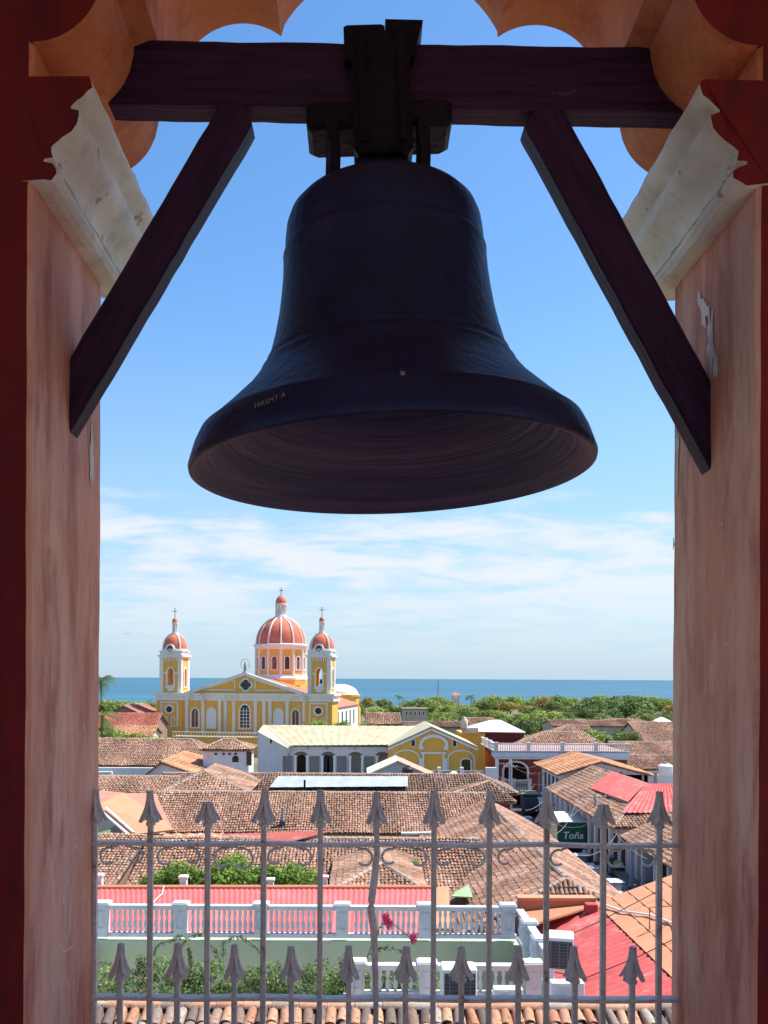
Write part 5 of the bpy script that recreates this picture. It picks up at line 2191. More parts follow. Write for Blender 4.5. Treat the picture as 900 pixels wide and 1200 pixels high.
# arcade front
xw0, xw1 = e0.x + .1, e1.x + .4
zt_ = e0.z - .25
ops = []
for px in (352.5, 384.5, 416.5, 448):
    ops.append((PX(px, YA + 1), 2.15, PZ(915, YA + 1), PZ(887, YA + 1), .75))
m = MB()
m.archwall(xw0, xw1, 0, zt_, YA + .8, YA + 1.2, ops, 10)
m.build('arcade_wall', W_LAV, arc, world=True)
for px in (337, 368.5, 400.5, 432.5):
    # narrow dark openings between the arches, set in frames
    c = at(px, 900, YA + .8)
    m = MB()
    m.box(c.x - .72, c.x + .72, YA + .74, YA + .797, PZ(906, YA), PZ(886.8, YA))
    m.build('shutter', mat('grey_shutter', (.22, .21, .22), .2, 2), arc, world=True)
for i, px in enumerate((346, 360, 377.5, 392, 410, 424.5, 441.5, 456)):
    c = at(px, 900, YA + .8)
    m = MB()
    m.box(c.x - .17, c.x + .17, YA + .62, YA + .798, 0, PZ(888, YA))
    m.box(c.x - .25, c.x + .25, YA + .58, YA + .799, PZ(888, YA), PZ(886, YA))
    m.build('column', TRIM, arc, world=True)
m = MB()
m.box(xw0, xw1, YA + 4.2, YA + 4.6, 0, zt_)
m.box(xw0, xw1, YA + 1.2, YA + 4.6, zt_ - .2, zt_)
bw_ = m.build('gallery_wall', W_LAV, arc, world=True)
for px, col_ in ((354, WOOD_D), (381, W_BLUE), (388, GLASS)):
    c = at(px, 900, YA + 4.2)
    m = MB()
    m.archframe(c.x, 1.15, PZ(906, YA + 4), PZ(889, YA + 4), .12, YA + 4.1, YA + 4.19, .35, sill=False)
    f_ = m.build('gallery_door', col_, arc, world=True)
    m = MB()
    m.archpane(c.x, 1.15, PZ(906, YA + 4), PZ(889, YA + 4), YA + 4.15, .35)
    m.build('door_leaf', col_, f_, world=True)
# skewed end wall at left
m = MB()
b0, b1 = Vector((e0.x + .1, YA + 1.0, 0)), Vector((g0.x, YA + 8, 0))
m.faces([b1, b0, (b0.x, b0.y, zt_ + .1), (b1.x, b1.y, g0.z - .15), Vector((b1.x + .6, b1.y + 1, 0)), Vector((b0.x + .6, b0.y + 1, 0)), (b0.x + .6, b0.y + 1, zt_ + .3), (b1.x + .6, b1.y + 1, g0.z)], [(0, 1, 2, 3), (5, 4, 7, 6), (4, 0, 3, 7), (1, 5, 6, 2), (3, 2, 6, 7)])
m.build('end_wall', W_LAV, arc, world=True)
m = MB()
c = b0.lerp(b1, .62)
dv = (b1 - b0).normalized()
nv = Vector((dv.y, -dv.x, 0)) * (-1)
nv = Vector((-abs(nv.x), -abs(nv.y), 0))
for k in (0,):
    z = PZ(869, YA + 5)
    p = [c + nv * .03 + Vector((0, 0, z - .35)), c - dv * .5 + nv * .03 + Vector((0, 0, z - .35)), c - dv * .5 + nv * .03 + Vector((0, 0, z + .35)), c + nv * .03 + Vector((0, 0, z + .35))]
    m.slab(p, .06)
m.build('window', GLASS, arc, world=True)
m = MB()
for px in (361, 383, 416):
    c = at(px, 877, YA + .79)
    m.box(c.x - .1, c.x + .1, YA + .6, YA + .79, c.z - .12, c.z + .12)
o = m.build('lamp_fixtures', W_GREY, arc, world=True)
tag(o, kind='stuff')
m = MB()
m.tube([at(341, 874, YA - .1), at(341, 879, YA + .5), at(336, 889, YA + .6), at(336, 904, YA + .6)], .09, 6)
m.build('downpipe', W_GREY, arc, world=True)

# yellow gabled warehouse at its right end
YG = 125.5
gb = thing('yellow_gable_building', 'ochre gabled facade with white arch mouldings and blind doors', 'building', (PX(507, YG), YG, 0))
gl, gr, ga = at(455, 874, YG), at(560, 875, YG), at(505.5, 851, YG)
m = MB()
m.extr([(gl.x, 0), (gr.x, 0), (gr.x, gr.z), (ga.x, ga.z), (gl.x, gl.z)], YG, YG + .5)
m.box(gl.x + .1, gr.x - .1, YG + .5, YG + 14, 0, gr.z - .2)
m.build('facade_wall', W_YEL, gb, world=True)
m = MB()
for a, b_ in ((gl, ga), (ga, gr)):
    n_ = Vector((0, 0, 1))
    m.slab([a + Vector((0, -.35, .0)), b_ + Vector((0, -.35, 0)), b_ + Vector((0, 14, .05)), a + Vector((0, 14, .05))], .14)
m.build('roof', TIN_GREEN, gb, world=True)
m = MB()
for a, b_ in ((gl, ga), (ga, gr)):
    m.tube([a + Vector((0, -.2, -.42)), b_ + Vector((0, -.2, -.42))], .22, 4)
m.build('gable_moulding', TRIM, gb, world=True)
m = MB()
m.archframe(PX(508, YG), 3.2, PZ(875, YG), PZ(872, YG), .42, YG - .28, YG - .002, 1.0, sill=False)
m.box(PX(490.5, YG), PX(496, YG), YG - .29, YG - .003, PZ(878, YG), PZ(874, YG))
m.box(PX(519.5, YG), PX(525, YG), YG - .29, YG - .003, PZ(878, YG), PZ(874, YG))
m.build('eyebrow_arch', TRIM, gb, world=True)
for px in (476, 540.5):
    m = MB()
    m.archframe(PX(px, YG), 3.5, PZ(903, YG), PZ(888, YG), .2, YG - .16, YG - .002, 1.0, sill=False)
    m.build('blind_arch', TRIM, gb, world=True)
m = MB()
x0, x1, z0, z1 = PX(497, YG), PX(518.5, YG), PZ(903, YG), PZ(883, YG)
m.box(x0 - .3, x0, YG - .2, YG - .004, z0, z1)
m.box(x1, x1 + .3, YG - .2, YG - .004, z0, z1)
m.box(x0 - .5, x1 + .5, YG - .26, YG - .004, z1, z1 + .28)
m.build('door_surround', TRIM, gb, world=True)
for px in (494, 521):
    m = MB()
    c = at(px, 896, YG)
    m.box(c.x - .35, c.x + .35, YG - .35, YG - .205, 0, PZ(888, YG))
    m.build('pilaster', TRIM, gb, world=True)
for px in (470, 546):
    c = at(px, 898, YG)
    m = MB()
    m.archframe(c.x, 1.25, PZ(903, YG), PZ(891.5, YG), .2, YG - .15, YG - .004, .3, sill=False)
    f_ = m.build('low_window', TRIM, gb, world=True)
    m = MB()
    m.archpane(c.x, 1.25, PZ(903, YG), PZ(891.5, YG), YG - .03, .3)
    m.build('pane', WOOD_D, f_, world=True)
windows(gb, 'small_window', GLASS, [(PX(482, YG), PX(486, YG), PZ(874, YG), PZ(867, YG)), (PX(530.5, YG), PX(534.5, YG), PZ(874, YG), PZ(867, YG))], YG)
gw = thing('grey_yard_wall', 'weathered grey concrete yard wall before the yellow gable', 'wall', (PX(540, 112), 112, 0))
m = MB()
m.box(PX(503, 112), PX(572, 112), 111.8, 112.1, 0, PZ(902.5, 112))
m.build('wall', W_GREY, gw, world=True)
for px in (514.5, 541, 571, 575, 579):
    m = MB()
    c = at(px, 902, 112)
    m.box(c.x - .22, c.x + .22, 111.7, 112.2, 0, PZ(898.5, 112))
    m.build('post', TRIM, gw, world=True)
og = thing('orange_gable_house', 'small house with low orange and cream gable roof', 'house', (PX(466, 104), 104, 0))
a, b_, c = at(430, 907, 104), at(513, 912, 104), at(466, 891, 104)
m = MB()
m.slab([a + Vector((0, -.3, 0)), c + Vector((0, -.3, 0)), c + Vector((0, 7, 0)), a + Vector((0, 7, 0))], .15)
m.build('roof_cream_side', W_CREAM, og, world=True)
m = MB()
m.slab([c + Vector((0, -.3, 0)), b_ + Vector((0, -.3, 0)), b_ + Vector((0, 7, 0)), c + Vector((0, 7, 0))], .15)
m.build('roof_orange_side', mat('salmon_tin', (.62, .30, .22), .12, .8), og, world=True)
m = MB()
m.extr([(a.x + .8, 0), (b_.x - .8, 0), (b_.x - .8, b_.z + .2), (c.x, c.z - .15), (a.x + .8, a.z + .2)], 104.2, 110)
m.build('wall', mat('blue_grey_wall', (.42, .47, .55), .1, .8), og, world=True)
wt = thing('white_tent_roof', 'small pointed white sheet roof beside the grey wall', 'roof', (PX(530, 101), 101, 0))
m = MB()
a, b_, c, d = at(518, 913, 101), at(545, 913, 101), at(534, 904, 103), at(530, 904, 103)
m.slab([a, b_, c, d], .1)
m.build('sheet', TIN_WHITE, wt, world=True)
m = MB()
m.box(a.x + .2, b_.x - .2, 101.2, 103.5, 0, a.z - .1)
m.build('wall', W_GREY, wt, world=True)

# ================================================================== right side of the street
# red two-storey corner building
YC = 121.0
rc = thing('red_corner_building', 'dark red two storey corner building with white roof balustrade and arches', 'building', (PX(640, YC), YC, 0))
x0, x1 = PX(585, YC), PX(735, YC)
zc0, zc1 = PZ(888, YC), PZ(880, YC)
zmid = PZ(927, YC)
m = MB()
m.archwall(x0, x1, 0, zmid, YC, YC + .5, [(PX(610, YC), 3.0, 0, PZ(933, YC), .9)], 12)
m.archwall(x0, x1, zmid + .002, zc0, YC + .002, YC + .5, [(PX(604, YC), 3.1, zmid + .1, PZ(902, YC), 1.1), (PX(672, YC), 1.4, zmid + .3, PZ(906, YC), .5)], 12)
m.box(x0, x1, YC + 3.6, YC + 14, 0, zc0)
m.box(x0, x0 + .5, YC + .5, YC + 3.6, 0, zc0)
m.build('wall', W_RED, rc, world=True)
m = MB()
m.box(x0, x1, YC + .5, YC + 3.6, zmid - .15, zmid)
m.box(x0, x1, YC + .5, YC + 3.6, zc0 - .2, zc0 - .01)
m.build('gallery_floor', W_GREY, rc, world=True)
m = MB()
m.archframe(PX(604, YC), 3.1, zmid + .1, PZ(902, YC), .26, YC - .2, YC - .003, 1.1, sill=False)
m.archframe(PX(610, YC), 3.0, .1, PZ(933, YC), .22, YC - .2, YC - .003, .9, sill=False)
m.build('arch_surround', TRIM, rc, world=True)
m = MB()
m.box(x0 - .7, x1, YC - 1.0, YC + .5, zc0 + .001, zc0 + .35)
m.box(x0 - 1.0, x1, YC - 1.3, YC + .5, zc0 + .349, zc1)
m.box(x0 - .3, x1, YC - .9, YC - .004, zmid - .2, zmid - .004)
m.build('cornice', mat('pale_grey_blue_trim', (.62, .66, .72), .1, 1), rc, world=True)
m = MB()
m.box(x0 - .8, x1, YC - 1.1, YC + 14, zc1 + .001, zc1 + .1)
m.build('flat_roof', mat('pink_roof_deck', (.42, .27, .24), .12, .8), rc, world=True)
balustrade(rc, (x0 - .75, YC - 1.05), (x1, YC - 1.05), zc1 + .1, PZ(869.5, YC), BAL_W, [.01, .25, .5, .75], 60, wid=.22, name='roof_balustrade')
balustrade(rc, (x0 - .75, YC + 12), (x0 - .75, YC - .8), zc1 + .1, PZ(869.5, YC), BAL_W, [.33, .66], 26, wid=.22, name='roof_balustrade')
balustrade(rc, (PX(588, YC), YC - .85), (PX(620, YC), YC - .85), zmid, PZ(912, YC), BAL_W, [.02, .38, .98], 16, wid=.15, name='balcony_balustrade')
for px in (582, 598):
    m = MB()
    c = at(px, 930, YC - .9)
    m.box(c.x - .22, c.x + .22, YC - 1.12, YC - .92, 0, zc0)
    m.build('column', TRIM, rc, world=True)
for px in (600, 608):
    m = MB()
    c = at(px, 915, YC + 3.6)
    m.box(c.x - .35, c.x + .35, YC + 3.5, YC + 3.59, zmid, PZ(900, YC + 3.6))
    m.build('gallery_door', WOOD_D, rc, world=True)

# orange roofed house beyond
h10, _d = gable_y('tiled_house', 'two storey white house with orange clay roof on the street', 27.4, 17 - 9.45, 22.3, 17 - 10.95, 33.2, 17 - 10.9, 102.5, 116.5, W_LAV, PAL_ORANGE, tw=.28, tl=.45, seed=21, wall_inset_l=1.0)
for k in range(5):
    y = 104.5 + k * 2.3
    for z0, z1 in ((.2, 2.6), (3.4, 5.2)):
        m = MB()
        m.box(23.23, 23.29, y - .45, y + .45, z0, z1)
        m.build('shutter', mat('dark_green_shutter', (.06, .08, .07), .2, 3), h10, world=True)
# tiled + red tin house
h11, d11 = gable_y('tiled_house', 'street house with brown tile slope and red tin hip', 26.3, 17 - 9.95, 21.0, 17 - 12.45, 33.0, 17 - 12.2, 75.0, 102.3, W_LAV, PAL_TAN, hn=8.0, tw=.28, tl=.45, seed=22, wall_inset_l=2.2)
m = MB()
LN, RN = Vector((21.0, 75, 4.55)), Vector((26.3, 83, 7.05))
up = Vector((0, 0, .36))


def on_left(fy, fx):
    """point of the left slope: fx 0 eave .. 1 ridge, fy depth"""
    return Vector((21.0 + 5.3 * fx, fy, 4.55 + 2.5 * fx)) + up


corrugated(m, [on_left(91.5, .42), on_left(79.5, .5), on_left(83, 1.0), on_left(94, 1.0)], .45, .04, 4)
corrugated(m, [Vector((22.4, 77.2, 5.2)) + up, Vector((32.6, 77.2, 5.2)) + up, Vector((31, 83, 7.05)) + up, RN + up], .45, .04, 4)
m.build('red_tin_patch', TIN_RED, d11, world=True)
for k in range(11):
    y = 77 + k * 2.4
    m = MB()
    m.box(23.12, 23.19, y - .5, y + .5, .1, 2.9)
    m.build('door', mat('dark_door', (.05, .055, .07), .2, 3), h11, world=True)
    m = MB()
    m.bbox(21.55, 21.85, y + 1.05, y + 1.35, .14, 4.55, .03)
    m.build('column', mat('lavender_white_column', (.70, .69, .74), .1, 1), h11, world=True)
h12, _d = gable_y('tiled_house', 'near tile roof at right edge above the blue shopfront', 27.0, 17 - 10.45, 21.6, 17 - 13.1, 32.5, 17 - 13.1, 56.0, 74.8, W_BLUE, PAL_TAN, tw=.26, tl=.42, seed=23, wall_inset_l=2.6)
for k in range(6):
    y = 58.5 + k * 3.0
    m = MB()
    m.bbox(22.0, 22.3, y - .15, y + .15, .14, 3.72, .03)
    m.build('column', mat('blue_grey_column', (.38, .48, .62), .1, 1), h12, world=True)
for y0, y1, mm_ in ((58, 60.4, W_TEAL), (61.5, 63.5, GLASS), (67, 69, GLASS), (70.5, 72.5, GLASS)):
    m = MB()
    m.box(24.12, 24.19, y0, y1, .15, 2.9)
    m.build('shop_door', mm_, h12, world=True)
lav = thing('lavender_yard_wall', 'pale lavender yard wall behind the red tin roof', 'wall', (30, 101, 0))
m = MB()
m.box(27.2, 40, 102.9, 103.2, 0, 17 - 10.9)
m.build('wall', W_LAV, lav, world=True)
for px in (728, 753, 768):
    m = MB()
    c = at(px, 915, 102.9)
    m.box(c.x - .14, c.x + .14, 102.75, 102.9, 0, 17 - 10.6)
    m.build('post', W_GREY, lav, world=True)
m = MB()
t = thing('white_roof_tank', 'white cylindrical water tank on the roof at right edge', 'tank', at(780, 908, 101))
m.lathe([(.0, 0), (.75, 0), (.78, .1), (.78, 1.0), (.6, 1.2), (.0, 1.3)], n=18)
m.build('shell', TIN_WHITE, t, smooth=40)
m = MB()
m.lathe([(.0, .3), (.22, .28), (.22, 0)], (0, 0, 1.2), 10)
m.build('lid', W_GREY, t)

# ------------------------------------------------ roofs further back at right
far_spec = [
    # name label, px l, r, Yr, py ridge, Ye, py eave, pal, hl, hr
    ('hipped tile roof directly behind the red corner building', 600, 705, 146, 857, 140, 877, PAL_TAN, 5, 3, W_CREAM),
    ('brown tile roof right of the bright green tree', 690, 960, 128, 884, 123, 900, PAL_OLD, 0, 0, W_LAV),
    ('wide tile roof at right edge behind the orange roof', 712, 980, 150, 868, 144, 884, PAL_TAN, 0, 0, W_LAV),
    ('far tile roof left of the dark green bush', 640, 690, 180, 849, 174, 862, PAL_TAN, 4, 0, W_CREAM),
    ('far tile roof rising at the right edge', 735, 980, 175, 845, 165, 872, PAL_TAN, 0, 0, W_GREY),
    ('distant grey walled tile roof below the tree belt', 640, 735, 215, 843, 208, 850, PAL_PINK, 0, 0, W_GREY),
    ('small distant tile roof near the white marquee', 700, 760, 235, 841, 229, 848, PAL_TAN, 3, 3, W_GREY),
    ('far tile roof beside the white hipped roof', 545, 600, 175, 841, 168, 854, PAL_TAN, 0, 4, W_CREAM),
    ('distant plain tile roof above the yellow gable', 470, 550, 170, 846, 166, 852, PAL_DARK, 0, 0, W_GREY),
]
for i, (lb, pl, pr2, Yr, pyr, Ye, pye, pal, hl, hr, wm) in enumerate(far_spec):
    gable_x('tiled_house', lb, PX(pl, Yr), PX(pr2, Yr), Yr, PZ(pyr, Yr), Ye, PZ(pye, Ye), wm, pal, hl, hr, tw=.34, tl=.55, seed=40 + i)
# white hipped roof over dark red walls
wr = thing('white_roof_house', 'dark red house with bright white hipped tin roof', 'house', (PX(582, 150), 150, 0))
a, b_, r0, r1 = at(548, 857, 148), at(616, 858, 148), at(574, 844, 153), at(586, 843.5, 153)
bk = [Vector((p.x, 158, p.z)) for p in (a, b_)]
m = MB()
m.slab([a, b_, r1, r0], .15)
m.slab([b_, bk[1], r1], .15)
m.slab([bk[0], a, r0], .15)
m.slab([bk[1], bk[0], r0, r1], .15)
m.build('roof', TIN_WHITE, wr, world=True)
m = MB()
m.box(PX(568, 149), PX(614, 149), 149, 157, 0, a.z - .15)
m.build('wall', W_DRED, wr, world=True)
m = MB()
m.box(PX(540, 149), PX(567.9, 149), 148.5, 157, 0, a.z - .3)
m.build('annex_wall', W_YEL, wr, world=True)
m = MB()
m.box(PX(541, 148), PX(560, 148), 147.6, 148.4, a.z - .28, a.z + .6)
m.build('parapet', W_CREAM, wr, world=True)
t = thing('rooftop_tank', 'cream water tank on the parapet beside the white hipped roof', 'tank', at(544, 853, 147))
m = MB()
m.lathe([(0, 0), (.55, 0), (.6, .2), (.6, 1.2), (.3, 1.6), (.25, 1.8), (0, 1.85)], n=16)
m.build('shell', W_CREAM, t, smooth=40)
m = MB()
m.lathe([(.7, -.25), (.7, 0), (0, .01)], n=16)
m.build('base', W_GREY, t)
t = thing('white_marquee', 'small white peaked marquee at the far right edge', 'marquee', at(775, 850, 260))
m = MB()
m.lathe([(8.0, 0), (4, .9), (.3, 2.4), (0, 2.4)], n=4, rot=math.pi / 4)
m.build('canopy', TIN_WHITE, t)
for sx in (-1, 1):
    m = MB()
    m.tube([(sx * 5, -5, -3.6), (sx * 5, -5, .1)], .12, 6)
    m.build('pole', TRIM, t)
# houses right of the cathedral
h20 = gable_x('grey_gable_house', 'dark gabled house with pale verge right of the cathedral', PX(428, 180), PX(470, 180), 184, PZ(836, 184), 178, PZ(849, 178), W_GREY, PAL_PINK, 0, 0, tw=.34, tl=.55, seed=60)
t = thing('grey_flat_house', 'distant grey flat house with row of windows by the trees', 'house', (PX(487, 270), 270, 0))
m = MB()
m.box(PX(472, 270), PX(500, 270), 270, 278, 0, PZ(831, 270))
m.build('wall', W_GREY, t, world=True)
windows(t, 'window', GLASS, [(PX(px - .9, 270), PX(px + .9, 270), PZ(838, 270), PZ(833.5, 270)) for px in (476, 481, 486, 491, 496)], 270)
m = MB()
m.box(PX(471, 270), PX(501, 270), 269.5, 278.5, PZ(831, 270) + .001, PZ(829.8, 270))
m.build('roof', W_BROWN, t, world=True)
t = thing('kiosk_tower', 'small tower with red pyramid roof rising above the trees', 'tower', (PX(533.5, 430), 430, 0))
m = MB()
for sx in (-1, 1):
    for sy in (-1, 1):
        m.box(sx * 1.4 - .25, sx * 1.4 + .25, sy * 1.4 - .25, sy * 1.4 + .25, 0, PZ(813.5, 430))
m.box(-1.7, 1.7, -1.7, 1.7, 0, PZ(817.5, 430))
m.build('wall', W_CREAM, t)
m = MB()
zz = PZ(814, 430)
m.faces([(-2.2, -2.2, zz), (2.2, -2.2, zz), (2.2, 2.2, zz), (-2.2, 2.2, zz), (0, 0, zz + 1.6)], [(0, 1, 4), (1, 2, 4), (2, 3, 4), (3, 0, 4), (3, 2, 1, 0)])
m.build('roof', C_RED, t)
t = thing('radio_mast', 'thin lattice radio mast against the lake', 'mast', (PX(513, 480), 480, 0))
m = MB()
for sx, sy in ((-1, -1), (1, -1), (0, 1)):
    m.tube([(sx * .5, sy * .5, 0), (sx * .15, sy * .15, PZ(797, 480))], .10, 4)
m.build('lattice', W_GREY, t)
m = MB()
for k in range(14):
    z = PZ(797, 480) * k / 14
    s_ = .5 - .35 * k / 14
    m.tube([(-s_, -s_, z), (s_, -s_, z), (0, s_, z + .3), (-s_, -s_, z + .6)], .06, 4)
m.build('lattice_bracing', W_GREY, t)
t.children[-1]['kind'] = 'stuff'
# left of the cathedral
h30 = gable_x('red_roof_house', 'long house with dull red roof left of the cathedral', PX(-60, 175), PX(186, 175), 178, PZ(838, 178), 171, PZ(855, 171), W_BROWN, [(.40, .12, .08, 4), (.46, .16, .11, 3)], 0, 0, tw=.34, tl=.55, seed=61)
h31, _d = gable_y('grey_gable_house', 'weathered plank gable house behind the dull red roof', PX(150, 200), PZ(828, 200), PX(131, 200), PZ(837, 200), PX(172, 200), PZ(838, 200), 196, 214, W_BROWN, [(.50, .22, .16, 4), (.44, .18, .13, 3)], tw=.34, tl=.55, seed=62)
h32 = gable_x('tiled_house', 'small orange tiled roof low beside the palm tree', PX(128, 150), PX(180, 150), 153, PZ(853, 153), 149, PZ(864, 149), W_CREAM, PAL_ORANGE, 0, 0, tw=.34, tl=.55, seed=63)


# ================================================================== trees
def make_crowns(pal, n, k, base, leaf=.13, seed0=1, zs=.72):
    res = []
    for i in range(k):
        rs = np.random.RandomState(seed0 + i)
        res.append(leaf_mesh('crown', crown_blobs(rs, 13, zs=zs), n, leaf, pal, seed0 * 7 + i))
    return res


CR = {'green': make_crowns(GREEN, 1500, 3, 0, .085, 1), 'dark': make_crowns(GREEN_DARK, 1500, 3, 0, .085, 11), 'light': make_crowns(GREEN_LIGHT, 1400, 2, 0, .085, 21), 'yellow': make_crowns(GREEN_YELLOW, 1400, 2, 0, .08, 31)}
TR = [trunk_mesh('trunk', 1.0, .055, 4, s_) for s_ in (1, 2, 3)]


def tree(label, x, y, top, r, kind, group=None, z0=0.0, sq=.8, name='tree'):
    t = thing(name, label, 'tree', (x, y, z0), rnd.uniform(0, 6.28), group)
    h = top - z0
    zc_ = h - r * sq * .92
    tr = link('trunk', rnd.choice(TR), t, (0, 0, 0), None, (h * .6, h * .6, max(zc_ + .2 * r, .5)))
    c = link('crown', rnd.choice(CR[kind]), t, (0, 0, zc_), (0, 0, rnd.uniform(0, 6)), (r * rnd.uniform(.95, 1.1), r * rnd.uniform(.95, 1.1), r * sq * 1.12))
    return t


KL = {'green': 'mid green tree', 'dark': 'dark green tree', 'light': 'light green tree', 'yellow': 'yellowish tree'}
ORD = ['first', 'second', 'third', 'fourth', 'fifth', 'sixth', 'seventh', 'eighth', 'ninth', 'tenth', 'eleventh', 'twelfth', 'thirteenth', 'fourteenth', 'fifteenth', 'sixteenth', 'seventeenth', 'eighteenth', 'nineteenth', 'twentieth',
       'twenty-first', 'twenty-second', 'twenty-third', 'twenty-fourth', 'twenty-fifth', 'twenty-sixth', 'twenty-seventh', 'twenty-eighth', 'twenty-ninth', 'thirtieth', 'thirty-first', 'thirty-second', 'thirty-third', 'thirty-fourth', 'thirty-fifth', 'thirty-sixth']


def belt(px0, px1, step, Y, topf, r, kinds, jy=12, row=''):
    px = px0
    k = 0
    while px < px1:
        Yt = Y + rnd.uniform(-jy, jy)
        kd_ = rnd.choice(kinds)
        rr2 = r * rnd.uniform(.75, 1.3)
        tp = PZ(topf(px) + rnd.uniform(-3, 4), Yt, px)
        tree('%s, %s from left in %s' % (KL[kd_], ORD[k], row), PX(px, Yt), Yt, tp, rr2, kd_, 'trees before the lake')
        px += step * rnd.uniform(.7, 1.3)
        k += 1


def topline(px):
    pts_ = [(410, 818), (430, 817), (450, 822), (470, 826), (490, 818), (510, 818), (530, 822), (550, 820), (580, 814), (600, 817), (640, 815), (680, 818), (720, 815), (760, 814), (790, 819)]
    for (x0, y0), (x1, y1) in zip(pts_[:-1], pts_[1:]):
        if x0 <= px <= x1:
            return y0 + (y1 - y0) * (px - x0) / (x1 - x0)
    return 818


rnd.seed(12)
belt(408, 880, 18, 425, lambda p: topline(p) - 1.5, 6.2, ['green', 'dark', 'light', 'light', 'yellow'], 25, 'hindmost lakeside row')
belt(416, 880, 21, 370, lambda p: topline(p) + 3, 5.6, ['dark', 'light', 'green', 'green', 'yellow'], 20, 'second lakeside row')
belt(480, 790, 21, 315, lambda p: topline(p) + 12, 5.0, ['green', 'dark', 'light', 'light'], 15, 'third lakeside row')
belt(600, 775, 26, 272, lambda p: topline(p) + 20, 4.6, ['dark', 'green', 'dark'], 10, 'front tree row at right')
belt(-20, 190, 17, 330, lambda p: 818, 5.6, ['light', 'green', 'yellow', 'light'], 25, 'rear row left of cathedral')
belt(0, 186, 20, 280, lambda p: 830, 4.2, ['light', 'green', 'light'], 15, 'front row left of cathedral')
# single trees that can be told apart
for lb, px, py, Y, r, kd_ in (('large bright green tree right of the cathedral before the belt', 516, 832, 285, 5.6, 'light'), ('big rounded dark tree right of the cathedral apse', 493, 816, 400, 7.0, 'dark'),
                              ('tall spreading dark tree at far right of the belt', 742, 812, 330, 7.5, 'dark'), ('wide dark tree in the right half of the belt', 690, 816, 330, 7.5, 'dark'),
                              ('golden crowned tree standing high in the belt', 640, 815, 390, 6.5, 'yellow'), ('bright yellow green tree among the roofs at right', 698, 852, 165, 3.4, 'light'),
                              ('dull green shrub tree right of the bright yellow green tree', 735, 852, 165, 3.2, 'green'), ('dark bush tree left of the white hipped roof', 612, 840, 240, 4.4, 'dark')):
    tree(lb, PX(px, Y), Y, PZ(py, Y, px), r, kd_)
# bushes before the cathedral
for lb, px, py, Y, r, kd_ in (('light green bush at left below the cathedral tower', 150, 856, 140, 2.8, 'light'), ('bright green bush in front of the left cathedral tower', 182, 858, 140, 3.2, 'light'), ('pale green shrub beside the left jamb and palm', 128, 851, 145, 2.8, 'light'),
                              ('leafy bush against the cathedral behind the green roof', 371, 842, 170, 2.3, 'light'), ('spreading bush under the right cathedral tower', 402, 843, 168, 2.6, 'green'), ('low bush at the right foot of the cathedral', 432, 845, 168, 2.4, 'green')):
    tree(lb, PX(px, Y), Y, PZ(py, Y, px), r, kd_, name='bush')

# trees behind the pink roof
rs = np.random.RandomState(5)
for j, (lb, px0, px1, n_) in enumerate((('broad leafy green tree behind the pink roof at left', 178, 292, 1), ('rounded leafy green tree behind the pink roof at right', 275, 372, 1))):
    Y = 44.2 + j * .8
    a, b_ = PX(px0, Y), PX(px1, Y)
    top = PZ(997 + j * 5, Y)
    t = thing('tree', lb, 'tree', ((a + b_) / 2, Y, 0), 0)
    hw_ = (b_ - a) / 2
    bl = []
    for k in range(26):
        x = rs.uniform(-.92, .92)
        e = math.sqrt(max(.05, 1 - x * x)) if j else (1 - .35 * max(0, -x))
        bl.append((x * hw_, rs.uniform(-.8, .8), top - .75 - (1 - e) * 1.3 - rs.uniform(0, .9), rs.uniform(.55, .95), rs.uniform(.5, .8), rs.uniform(.35, .6)))
    me = leaf_mesh('crown', bl, 9000, .10, [(.19, .30, .05, 4), (.24, .36, .07, 4), (.12, .20, .04, 3), (.30, .42, .11, 1)], 70 + j)
    link('crown', me, t)
    m = MB()
    m.tube([(0, 0, 0), (.1, 0, 3), (.0, .1, top - 1.5)], [.22, .18, .1], 8)
    for s_ in (-1, 1):
        m.tube([(.05, 0, 3), (s_ * hw_ * .3, .1, top - 1.6), (s_ * hw_ * .6, 0, top - 1.1)], [.13, .09, .04], 6)
    m.build('trunk', BARK, t, smooth=40)
t = thing('roof_weed', 'small green plant growing in the tile roof valley', 'plant', at(481, 1020, 49))
link('foliage', leaf_mesh('foliage', [(0, 0, .2, .35, .3, .35), (.3, 0, .4, .2, .2, .25), (-.25, 0, .05, .2, .2, .2)], 260, .08, GREEN_LIGHT, 90), t)
m = MB()
m.tube([(0, 0, -.4), (.02, 0, .3)], [.03, .015], 5)
m.build('stem', BARK, t)


